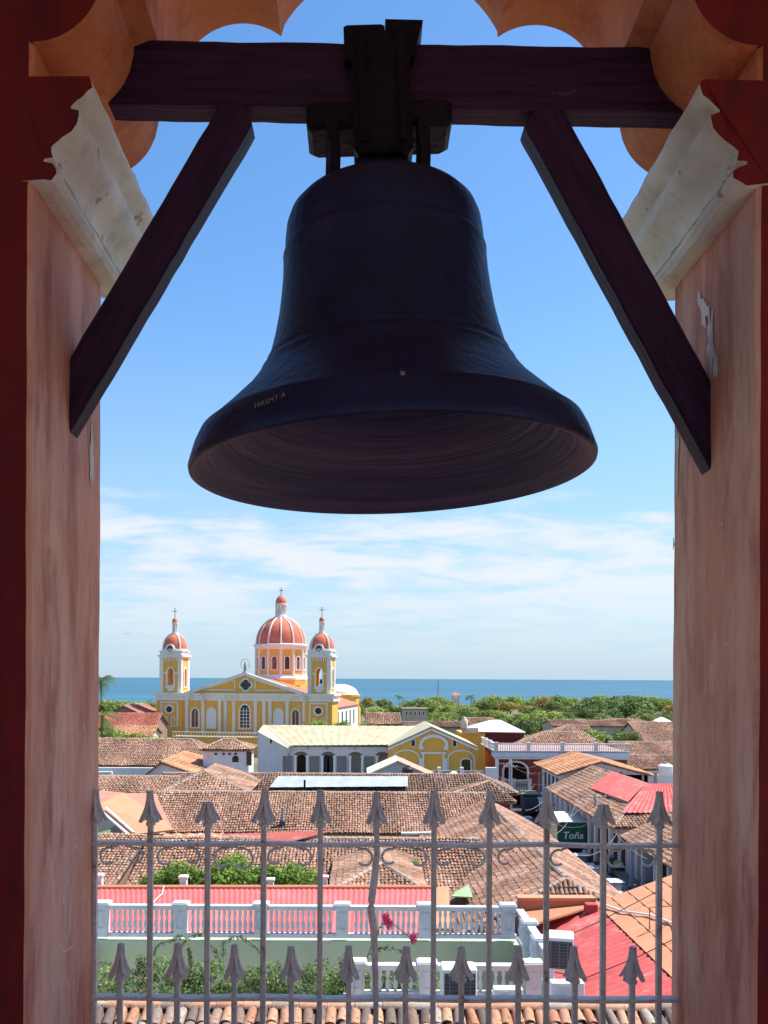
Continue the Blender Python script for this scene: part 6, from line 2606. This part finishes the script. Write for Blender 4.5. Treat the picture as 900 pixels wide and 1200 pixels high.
# palms
def palm(label, base, top, fr_len, nf, seed, group=None):
    rs = np.random.RandomState(seed)
    t = thing('palm_tree', label, 'palm', base, 0, group)
    h = top - base[2]
    m_ = MB()
    m_.tube([(0, 0, 0), (.15, 0, h * .4), (.1, 0, h)], [.22, .16, .12], 8)
    m_.build('trunk', BARK, t, smooth=40)
    for i in range(nf):
        a = 2 * math.pi * i / nf + rs.uniform(-.2, .2)
        el = rs.uniform(-.2, 1.1)
        V_, Q_, C_ = [], [], []
        L = fr_len * rs.uniform(.8, 1.1)
        pts = []
        for k in range(9):
            s_ = k / 8
            r_ = L * s_ * math.cos(el * (1 - .4 * s_)) * (1 - .15 * s_)
            z = h + L * (s_ * math.sin(el) - .75 * s_ * s_)
            pts.append(Vector((.1 + r_ * math.cos(a), r_ * math.sin(a), z)))
        side = Vector((-math.sin(a), math.cos(a), 0))
        for k in range(8):
            p, q = pts[k], pts[k + 1]
            for sd_ in (-1, 1):
                for u in range(3):
                    c0 = p.lerp(q, u / 3)
                    c1 = p.lerp(q, (u + .7) / 3)
                    wl = L * .24 * math.sin(math.pi * min(.95, (k + u / 3 + .6) / 8.6)) + .05
                    tip = (c0 + c1) / 2 + side * sd_ * wl + (q - p) * .8 + Vector((0, 0, -wl * .45))
                    b0 = len(V_)
                    V_ += [c0, c1, tip, tip + Vector((0, 0, .01))]
                    Q_.append((b0, b0 + 1, b0 + 2, b0 + 3))
                    C_.append(np.array((.10, .16, .045)) * rs.uniform(.7, 1.3))
        me = fast_mesh('frond', np.array(V_), np.array(Q_), LEAF, np.array(C_))
        link('frond', me, t)
    return t


palm('tall palm tree beside the left arch jamb', (PX(117, 128), 128, 0), PZ(800, 128), 3.4, 15, 3)
palm('lower palm tree beneath the tall one at the left jamb', (PX(119, 126), 126, 0), PZ(842, 126), 3.4, 14, 4)
palm('distant palm tree standing out above the belt against the lake', (PX(551, 400), 400, 0), PZ(815, 400), 4.0, 12, 5)
palm('slim distant palm right of the cathedral', (PX(467, 400), 400, 0), PZ(816, 400), 3.4, 12, 6)

# ================================================================== patio plants and bougainvillea
BOUG = [(.13, .21, .06, 4), (.17, .26, .08, 4), (.23, .30, .11, 3), (.09, .15, .045, 3), (.42, .44, .30, 1.2)]
for i, (px, py, Y, rx, rz_, n_, lb) in enumerate(((140, 1164, 30.5, 1.1, .75, 2600, 'leafy bougainvillea bush at the left end of the patio'), (190, 1154, 30.8, 1.3, .95, 3200, 'leafy bush below the first vine arch on the green wall'),
                                              (245, 1156, 30.6, 1.2, .95, 3200, 'dense bush left of the patio middle'), (298, 1156, 30.9, 1.15, .9, 3000, 'dense bush in the middle of the patio'),
                                              (352, 1159, 30.5, 1.2, .8, 3000, 'leafy bush before the green wall near the white balustrade'), (398, 1146, 30.2, .85, .95, 2600, 'bush beside the left end of the white balustrade'), (470, 1150, 30.5, 1.5, .55, 2200, 'shrub seen through the white balusters'))):
    c = at(px, py, Y)
    t = thing('bush', lb, 'bush', (c.x, Y, 4.6), 0, 'patio bushes')
    rs = np.random.RandomState(100 + i)
    bl = [(rs.uniform(-.85, .85) * rx, rs.uniform(-.4, .4), c.z - 4.6 + rs.uniform(-.8, .75) * rz_, rs.uniform(.25, .45), rs.uniform(.25, .4), rs.uniform(.2, .36)) for _ in range(22)]
    link('foliage', leaf_mesh('foliage', bl, n_, .06, BOUG, 110 + i), t)
    m = MB()
    for k in range(4):
        a = k * 1.6
        m.tube([(0, 0, 0), (.2 * math.cos(a), .1 * math.sin(a), .8), (.5 * math.cos(a) * rx, .2 * math.sin(a), c.z - 4.6)], [.04, .03, .015], 5)
    m.build('stem', BARK, t)
    if i in (0, 1, 3, 4, 5):
        me = leaf_mesh('blossom', [(b[0], b[1] - .05, b[2], b[3], b[4], b[5]) for b in bl[:8]], 40 if i else 90, .045, [(.55, .16, .14, 3), (.60, .10, .18, 2)], 130 + i)
        link('blossom', me, t)


def vine(label, pts_px, Y, seed, nleaf=170, flowers=()):
    pts = [at(x, y, Y) for x, y in pts_px]
    t = thing('vine', label, 'vine', (pts[0].x, Y, pts[0].z), 0, 'bougainvillea shoots')
    # smooth the stem
    P = []
    for k in range(len(pts) - 1):
        p0, p1, p2, p3 = pts[max(k - 1, 0)], pts[k], pts[k + 1], pts[min(k + 2, len(pts) - 1)]
        for s_ in range(6):
            u = s_ / 6
            P.append(.5 * ((2 * p1) + (p2 - p0) * u + (2 * p0 - 5 * p1 + 4 * p2 - p3) * u * u + (3 * p1 - p0 - 3 * p2 + p3) * u ** 3))
    P.append(pts[-1])
    m_ = MB()
    m_.tube([p - pts[0] for p in P], .016, 5)
    m_.build('stem', BARK, t)
    bl = [(*(p - pts[0]), .10, .08, .10) for p in P]
    link('foliage', leaf_mesh('foliage', bl, nleaf, .05, BOUG, seed), t)
    for (fx, fy) in flowers:
        f = at(fx, fy, Y - .1) - pts[0]
        bl = [(f.x + dx * .1, f.y, f.z + dz * .1, .09, .07, .09) for dx, dz in ((0, 0), (1, .6), (-.8, .7), (.3, 1.4), (.2, -.9))]
        link('blossom', leaf_mesh('blossom', bl, 130, .05, [(.78, .05, .22, 3), (.85, .10, .32, 2), (.62, .03, .15, 1)], seed + 9), t)


vine('shoot arching left over the green wall', [(178, 1125), (185, 1108), (200, 1102), (214, 1096)], 32.6, 201)
vine('shoot climbing to the left balustrade pedestal', [(205, 1125), (212, 1110), (222, 1098), (238, 1094)], 32.7, 202, 200)
vine('long shoot arching down the middle of the green wall', [(240, 1102), (250, 1112), (258, 1128), (262, 1140)], 32.5, 203)
vine('arching shoot left of the middle pedestal', [(262, 1120), (262, 1106), (275, 1098), (290, 1102), (302, 1114)], 32.4, 204, 190)
vine('thin shoot hanging at the left end of the patio', [(110, 1130), (122, 1128), (132, 1134)], 31.5, 205, 70)
vine('upright leafy shoot on the green wall', [(222, 1150), (224, 1130), (222, 1112)], 32.0, 206, 260)
vine('flowering shoot with magenta blossoms by the bent bar', [(430, 1125), (438, 1100), (446, 1086), (455, 1080), (470, 1090), (484, 1102)], 31.8, 207, 110, ((452, 1077), (456, 1084), (484, 1101)))
vine('low leafy shoot over the white balustrade', [(436, 1118), (450, 1110), (462, 1112), (480, 1116)], 30.6, 208, 150)

# ================================================================== vehicles and street things
TYRE = mat('tyre_rubber', (.02, .02, .02), .2, 8)
RIM = mat('wheel_rim', (.4, .4, .42), .1, 8, .4, metal=.6)


def wheel(root, x, y, r=.31, wd=.2):
    m_ = MB()
    m_.lathe([(r * .6, -wd / 2), (r * .95, -wd / 2), (r, -wd * .35), (r, wd * .35), (r * .95, wd / 2), (r * .6, wd / 2)], n=18)
    o_ = m_.build('wheel', TYRE, root, smooth=40)
    o_.location = (x, y, r)
    o_.rotation_euler = (0, math.pi / 2, 0)
    m_ = MB()
    m_.lathe([(0, -wd * .42), (r * .6, -wd * .42), (r * .6, wd * .42), (0, wd * .42)], n=14)
    m_.build('rim', RIM, o_, smooth=40)


def car(label, loc, rz, paint, kind='sedan'):
    """nose points to -y (towards the camera)"""
    t = thing('parked_car', label, 'car', loc, rz, 'cars parked along the kerb')
    w2 = .84
    # stations along y: (y, sill, belt z, half width)
    body = [(-2.1, .42, .62, .62), (-2.0, .30, .70, .76), (-1.4, .25, .80, w2), (-.7, .25, .90, w2), (.6, .25, .93, w2), (1.5, .26, .92, w2), (1.95, .32, .86, .78), (2.08, .42, .72, .66)]
    m_ = MB()
    rings = []
    for y, z0, z1, hw_ in body:
        rings.append([(-hw_ + .06, y, z0), (hw_ - .06, y, z0), (hw_, y, z0 + .12), (hw_, y, z1 - .12), (hw_ - .1, y, z1), (-hw_ + .1, y, z1), (-hw_, y, z1 - .12), (-hw_, y, z0 + .12)])
    m_.loft(rings)
    m_.build('body', paint, t, smooth=35)
    gl_ = [(-.75, .90, .72, .0), (-.1, 1.38, .60, 0), (.2, 1.44, .58, 0), (.9, 1.42, .58, 0), (1.35 if kind == 'sedan' else 1.75, 1.10 if kind == 'sedan' else 1.3, .64, 0), (1.65 if kind == 'sedan' else 1.95, .92, .70, 0)]
    m_ = MB()
    rings = []
    for y, z, hw_, _ in gl_:
        rings.append([(-.74, y, .88), (.74, y, .88), (hw_, y, z - .02), (-hw_, y, z - .02)])
    m_.loft(rings)
    m_.build('glasshouse', GLASS, t, smooth=30)
    m_ = MB()
    rings = []
    for y, z, hw_, _ in gl_[1:-1]:
        rings.append([(-hw_ - .02, y, z - .03), (hw_ + .02, y, z - .03), (hw_ - .03, y, z + .02), (-hw_ + .03, y, z + .02)])
    m_.loft(rings)
    m_.build('roof_panel', paint, t, smooth=30)
    for sx in (-1, 1):
        for y in (-1.32, 1.32):
            wheel(t, sx * .74, y)
        m_ = MB()
        m_.bbox(sx * .58 - .14, sx * .58 + .14, -2.12, -2.0, .58, .70, .02)
        m_.build('headlight', mat('headlight_glass', (.8, .82, .85), .05, 3, .15), t)
        m_ = MB()
        m_.bbox(sx * .60 - .1, sx * .60 + .1, 2.0, 2.10, .66, .80, .02)
        m_.build('tail_light', mat('tail_light_red', (.5, .03, .03), .05, 3, .2), t)
    return t


CW = mat('white_car_paint', (.78, .78, .78), .04, 2, .25, spec=.5)
CS = mat('silver_car_paint', (.55, .57, .60), .05, 2, .25, metal=.4, spec=.5)
CG = mat('light_green_truck_paint', (.55, .62, .52), .06, 2, .4)
car('white parked car farthest up the row beside the blue shop', (19.6, 79.5, .006), R_(2), CW)
car('silver white parked car in the middle of the kerb row', (19.6, 74.2, .006), R_(2), CS)
car('white hatchback nearest the camera in the kerb row', (19.7, 69.0, .006), R_(2), CW, 'hatch')


def truck(name, label, loc, rz, cabm, boxm, bw=2.1, bl=4.2, bh=2.1, roofm=None):
    t = thing(name, label, 'truck', loc, rz)
    m_ = MB()
    rings = []
    for y, z0, z1, hw_ in ((-2.4, .5, 1.2, .8), (-2.35, .45, 1.5, .92), (-1.9, .45, 2.15, .92), (-1.75, .45, 2.22, .9), (-.7, .45, 2.22, .9)):
        rings.append([(-hw_, y, z0), (hw_, y, z0), (hw_, y, z1 - .15), (hw_ - .12, y, z1), (-hw_ + .12, y, z1), (-hw_, y, z1 - .15)])
    m_.loft(rings)
    m_.build('cab', cabm, t, smooth=30)
    m_ = MB()
    m_.faces([(-.78, -2.375, 1.42), (.78, -2.375, 1.42), (.72, -1.99, 2.05), (-.72, -1.99, 2.05)], [(0, 1, 2, 3)])
    m_.build('windscreen', GLASS, t)
    for sx in (-1, 1):
        m_ = MB()
        m_.box(sx * .905 - .03, sx * .905 + .03, -1.75, -1.0, 1.4, 1.95)
        m_.build('side_window', GLASS, t)
        m_ = MB()
        m_.bbox(sx * .62 - .14, sx * .62 + .14, -2.46, -2.34, .72, .92, .02)
        m_.build('headlight', mat('headlight_glass', (.8, .82, .85)), t)
        for y in (-1.5, bl - 1.9):
            wheel(t, sx * .82, y, .4, .24)
    m_ = MB()
    m_.bbox(-bw / 2, bw / 2, -.55, bl - .55, .85, .85 + bh, .04)
    m_.build('cargo_box', boxm, t)
    m_ = MB()
    m_.bbox(-bw / 2 - .06, bw / 2 + .06, -.62, bl - .48, .85 + bh + .001, .93 + bh, .02)
    m_.build('box_roof', roofm or TRIM, t)
    m_ = MB()
    m_.box(-.7, .7, -2.3, bl - .7, .42, .6)
    m_.build('chassis', IRON_DARK, t)
    return t


p = at(641, 957, 110)
truck('small_truck', 'small pale truck coming up the street by the red building', (p.x, 110, .006), R_(-6), CG, CW, 1.9, 3.0, 1.3)
p = at(622, 955, 112)
truck('dark_truck', 'dark truck with pale flat roof beside the small pale truck', (p.x + .1, 113, .006), R_(-6), mat('black_truck_paint', (.03, .03, .035), .1, 3, .4), mat('dark_grey_box', (.05, .05, .055), .1, 3), 2.0, 3.4, 1.7, TIN_GREEN)

# green beer stall truck with lettering
p = at(671, 987, 86)
bt = thing('market_truck', 'green box truck with cream roof and white script lettering', 'truck', (p.x, 86, .006), R_(4))
GRN = mat('bottle_green_banner', (.012, .12, .075), .12, 2, .6)
m = MB()
m.bbox(-1.5, 1.5, 0, 3.6, 1.1, 3.35, .03)
m.build('cargo_box', mat('grey_truck_side', (.42, .40, .38), .15, 2), bt)
m = MB()
m.slab([(-1.62, -.25, 3.40), (1.62, -.25, 3.40), (1.62, 3.9, 3.75), (-1.62, 3.9, 3.75)], .1)
m.build('awning_roof', mat('cream_canvas', (.72, .69, .58), .08, 1.5), bt)
m = MB()
m.box(-1.5, 1.5, -.06, -.01, 1.0, 3.25)
bn = m.build('banner', GRN, bt)
me = text_mesh('lettering', "Toña", .98, .01, .18, 1.0, .012)
me.materials.append(mat('white_lettering', (.82, .82, .80), .04, 4))
o = link('lettering', me, bn, (0.0, -.075, 1.72))
o.rotation_euler = (math.pi / 2, 0, 0)
m = MB()
m.tube([(-1.4, -.08, 3.05), (-.7, -.09, 2.86), (0, -.09, 2.80), (.7, -.09, 2.86), (1.4, -.08, 3.05)], .035, 5)
m.build('garland', mat('white_lettering', (.82, .82, .80)), bn)
for x in (-1.4, 1.45):
    m = MB()
    m.lathe([(0, -.16), (.12, -.11), (.16, 0), (.12, .11), (0, .16)], (x, -.12, 3.18), 10)
    m.build('pink_balloon', mat('pink_rosette', (.75, .22, .36), .1, 4), bn, smooth=60)
for sx in (-1, 1):
    for y in (.8, 2.9):
        wheel(bt, sx * 1.2, y, .42, .24)
m = MB()
m.box(-1.1, 1.1, .1, 3.5, .55, 1.099)
m.build('chassis', IRON_DARK, bt)

# street umbrellas and stalls
def parasol(label, loc, r, h, c1, c2):
    t = thing('street_umbrella', label, 'umbrella', loc, 0, 'street umbrellas by the blue shopfront')
    m_ = MB()
    m_.tube([(0, 0, 0), (0, 0, h + .1)], .03, 6)
    m_.build('pole', W_GREY, t)
    for k in range(8):
        a0, a1 = k * math.pi / 4, (k + 1) * math.pi / 4
        q = MB()
        q.faces([(0, 0, h + .45), (r * .55 * math.cos(a0), r * .55 * math.sin(a0), h + .28), (r * .55 * math.cos(a1), r * .55 * math.sin(a1), h + .28), (r * math.cos(a0), r * math.sin(a0), h - .05), (r * math.cos(a1), r * math.sin(a1), h - .05)], [(0, 1, 2), (1, 3, 4, 2)])
        q.build('canopy_panel', c1 if k % 4 else c2, t)
    return t


UW = mat('umbrella_white', (.74, .76, .78), .06, 3)
UG = mat('umbrella_yellow_green', (.62, .62, .10), .06, 3)
UR = mat('umbrella_orange', (.70, .25, .12), .06, 3)
p = at(731, 1012, 80)
parasol('grey white street umbrella with yellow panel by the blue shop', (p.x, 80, .006), 1.35, p.z - .1, UW, UG)
p = at(722, 1013, 82)
parasol('street umbrella with orange panel behind the grey white one', (p.x, 83, .006), 1.15, p.z - .3, UW, UR)
# market stall with crates under the umbrellas
t = thing('market_stall', 'small dark market stall under the street umbrellas', 'stall', (20.8, 79.3, .006))
m = MB()
m.bbox(-1.0, 1.0, -.4, .4, .7, .82, .02)
m.build('counter', WOOD_D, t)
for sx in (-1, 1):
    for sy in (-1, 1):
        m = MB()
        m.box(sx * .9 - .04, sx * .9 + .04, sy * .33 - .04, sy * .33 + .04, 0, .699)
        m.build('leg', WOOD_D, t)


# people at the stall: small standing figures, one continuous body each
def person(label, loc, rz, shirt, trousers):
    t = thing('person', label, 'person', loc, rz)
    me = bpy.data.meshes.new('body')
    vs = [(0, 0, .95), (0, 0, 1.2), (0, .0, 1.42), (0, -.01, 1.52), (0, -.02, 1.62), (0, -.01, 1.72), (.17, 0, 1.40), (.24, -.02, 1.15), (.23, -.14, .95), (-.17, 0, 1.40), (-.24, -.02, 1.15), (-.23, -.10, .93),
          (.10, 0, .90), (.11, -.02, .5), (.11, .02, .08), (.11, -.12, .04), (-.10, 0, .90), (-.11, -.01, .5), (-.11, .03, .08), (-.11, -.11, .04)]
    es = [(0, 1), (1, 2), (2, 3), (3, 4), (4, 5), (2, 6), (6, 7), (7, 8), (2, 9), (9, 10), (10, 11), (0, 12), (12, 13), (13, 14), (14, 15), (0, 16), (16, 17), (17, 18), (18, 19)]
    rad = [.15, .15, .15, .06, .085, .09, .07, .05, .035, .07, .05, .035, .10, .065, .045, .04, .10, .065, .045, .04]
    me.from_pydata(vs, es, [])
    o_ = link('body', me, t)
    sk = o_.modifiers.new('skin', 'SKIN')
    for i, r_ in enumerate(rad):
        me.skin_vertices[0].data[i].radius = (r_, r_ * .8)
    me.skin_vertices[0].data[0].use_root = True
    ss = o_.modifiers.new('sub', 'SUBSURF')
    ss.levels = ss.render_levels = 2
    mm_ = bpy.data.materials.new('clothed_person')
    mm_.use_nodes = True
    nt_2 = mm_.node_tree
    b = nt_2.nodes['Principled BSDF']
    tcn = N(nt_2, 'ShaderNodeTexCoord')
    sp = N(nt_2, 'ShaderNodeSeparateXYZ')
    nt_2.links.new(tcn.outputs['Object'], sp.inputs[0])
    cr_ = N(nt_2, 'ShaderNodeValToRGB')
    cr_.color_ramp.interpolation = 'CONSTANT'
    els = cr_.color_ramp.elements
    els[0].position, els[0].color = 0, (.03, .03, .03, 1)
    els[1].position, els[1].color = .05, (*trousers, 1)
    for ps, c in ((.49, shirt), (.745, (.25, .14, .09)), (.845, (.02, .015, .012))):
        e_ = els.new(ps)
        e_.color = (*c, 1)
    nt_2.links.new(M(nt_2, 'DIVIDE', sp.outputs['Z'], 2.0), cr_.inputs[0])
    nt_2.links.new(cr_.outputs[0], b.inputs['Base Color'])
    me.materials.append(mm_)
    return t


person('person in dark shirt standing by the umbrellas', (21.6, 77.6, .15), .4, (.10, .10, .16), (.05, .06, .09))
person('person in lilac shirt behind the parked white car', (20.3, 81.6, .006), -.5, (.42, .34, .5), (.06, .07, .1))


# utility poles and wires
def pole(label, loc, h, arm=1.1):
    t = thing('utility_pole', label, 'utility pole', loc, 0, 'utility poles along the street')
    m_ = MB()
    m_.tube([(0, 0, 0), (0, 0, h)], [.15, .11], 8)
    m_.build('post', W_GREY, t)
    m_ = MB()
    m_.box(-arm, arm, -.05, .05, h - .35, h - .25)
    m_.build('crossarm', W_GREY, t)
    for x in (-arm * .85, -arm * .4, arm * .4, arm * .85):
        m_ = MB()
        m_.lathe([(.0, 0), (.05, .02), (.06, .1), (.03, .14), (0, .15)], (x, 0, h - .249), 8)
        m_.build('insulator', TRIM, t)
    return t


p1 = at(697, 987, 84)
P1 = Vector((p1.x, 84, PZ(929, 84)))
pole('grey utility pole with crossarm before the brown tile slope', (P1.x, 84, 0), P1.z)
p2 = at(632, 945, 114)
P2 = Vector((p2.x, 114, PZ(903, 114)))
pole('utility pole in front of the red corner building', (P2.x, 114, 0), P2.z, 1.6)
P3 = Vector((16.0, 100, PZ(903, 112)))
p3 = at(598, 935, 112)
P3 = Vector((p3.x, 112, PZ(895, 112)))
pole('pale utility pole before the balcony of the red building', (P3.x, 112, 0), P3.z, .9)
WIRE = mat('pale_cable', (.28, .28, .30), .1, 3)
wires = [('sagging power cable between the two nearer utility poles', P1, P2, .9), ('power cable from the red building pole to the balcony pole', P2, P3, .5), ('cable dropping from the near pole towards the market truck', P1, Vector((20.4, 64, 4.2)), 1.0),
         ('low cable crossing the street before the red building', Vector((P3.x - 3, 111, 5.6)), Vector((22.6, 103, 4.9)), .5), ('slack cable along the white columned house', P1 + Vector((.3, 0, -1.2)), Vector((22.8, 68, 3.9)), .8), ('cable running to the tile roof eave at the street', P2 + Vector((0, 0, -.9)), Vector((15.0, 92, 5.2)), .7)]
for lb, a, b_, sag in wires:
    m = MB()
    a = a + Vector((0, 0, -.15))
    m.tube([a.lerp(b_, i / 12) + Vector((0, 0, -sag * 4 * (i / 12) * (1 - i / 12))) for i in range(13)], .02, 5)
    tag(m.build('power_cable', WIRE), lb, 'cable')

# a distant bird over the lake
t = thing('bird', 'tiny dark bird in the sky left of the cathedral', 'bird', at(149, 743, 130))
m = MB()
m.loft([[(0, -.25, 0), (.02, -.25, .02), (-.02, -.25, .02)], [(.05, -.05, -.03), (.05, 0, .05), (-.05, 0, .05)], [(.03, .22, 0), (.03, .25, .02), (-.03, .25, .02)]])
m.build('body', IRON_DARK, t)
for s_ in (-1, 1):
    m = MB()
    m.slab([(0, -.08, .02), (s_ * .3, -.05, .14), (s_ * .55, .05, .06), (s_ * .28, .1, .12), (0, .1, .02)] if s_ > 0 else [(0, .1, .02), (s_ * .28, .1, .12), (s_ * .55, .05, .06), (s_ * .3, -.05, .14), (0, -.08, .02)], .015)
    m.build('wing', IRON_DARK, t)


# ================================================================== small clutter on the roofs
def antenna(label, p, h, seed):
    r_ = random.Random(seed)
    t_ = thing('tv_antenna', label, 'antenna', p, r_.uniform(-.6, .6), 'television antennas on the roofs')
    m_ = MB()
    m_.tube([(0, 0, -.6), (0, 0, h)], .03, 5)
    m_.build('mast', W_GREY, t_)
    m_ = MB()
    m_.tube([(-.7, 0, h - .1), (.7, 0, h - .1)], .022, 4)
    for k in range(6):
        x = -.6 + k * .24
        ln_ = .5 - k * .05
        m_.tube([(x, -ln_, h - .1), (x, ln_, h - .1)], .016, 4)
    m_.build('boom', W_GREY, t_)


for i, (px, py, Y, h, lb) in enumerate(((266, 931, 71.4, 1.7, 'antenna on the long roof ridge left of the tin sheet'), (520, 931, 71.4, 1.5, 'antenna on the right part of the long roof ridge'), (150, 869, 110, 2.0, 'antenna on the brown roof left below the cathedral'),
                                          (668, 858, 145, 2.2, 'antenna on the hipped roof behind the red building'), (735, 870, 149, 2.4, 'antenna on the wide far roof at right edge'), (590, 912, 86, 1.5, 'antenna near the little street corner roof'))):
    p = at(px, py, Y)
    antenna(lb, p, h, i)
TANK = mat('black_water_tank', (.035, .035, .04), .15, 3, .5)
for i, (px, py, Y, lb) in enumerate(((478, 907, 88, 'black water tank behind the narrow tile roof'), (713, 870, 152, 'black water tank on the far roof at right'))):
    p = at(px, py, Y)
    t = thing('water_tank', lb, 'water tank', (p.x, Y, p.z - .4))
    m = MB()
    m.lathe([(0, 0), (.55, 0), (.58, .08), (.58, .9), (.45, 1.08), (.2, 1.16), (0, 1.16)], n=16)
    m.build('shell', TANK, t, smooth=35)
    m = MB()
    m.lathe([(.22, 1.15), (.22, 1.24), (0, 1.26)], n=12)
    m.build('lid', TANK, t)
more_w = [('cable spanning the street from the orange roofed house', Vector((22.6, 104, 5.6)), Vector((14.4, 78, 5.6)), .8), ('second cable spanning the street near the market truck', Vector((21.6, 90, 5.0)), Vector((14.2, 66, 5.6)), .7),
          ('third cable spanning the street above the parked cars', Vector((21.8, 76, 4.2)), Vector((14.2, 58, 5.6)), .6), ('cable from the near pole to the big street roof', P1 + Vector((-.4, 0, -.3)), Vector((14.2, 70, 5.5)), .6),
          ('upper cable from the near pole past the red tin roof', P1 + Vector((.9, 0, 0)), Vector((27, 60, 6.6)), .5), ('cable along the front of the red corner building', Vector((P3.x, 112, 6.4)), Vector((P2.x, 114, 6.2)), .5)]
for lb, a, b_, sag in more_w:
    m = MB()
    m.tube([a.lerp(b_, i / 12) + Vector((0, 0, -sag * 4 * (i / 12) * (1 - i / 12))) for i in range(13)], .018, 5)
    tag(m.build('power_cable', WIRE), lb, 'cable')
car('grey parked car up the street before the market truck', (19.4, 92.0, .006), R_(1), CS)
car('dark blue parked car far up the street by the red building', (18.6, 101.0, .006), R_(1), mat('dark_blue_car_paint', (.03, .05, .12), .05, 2, .25, spec=.5), 'hatch')
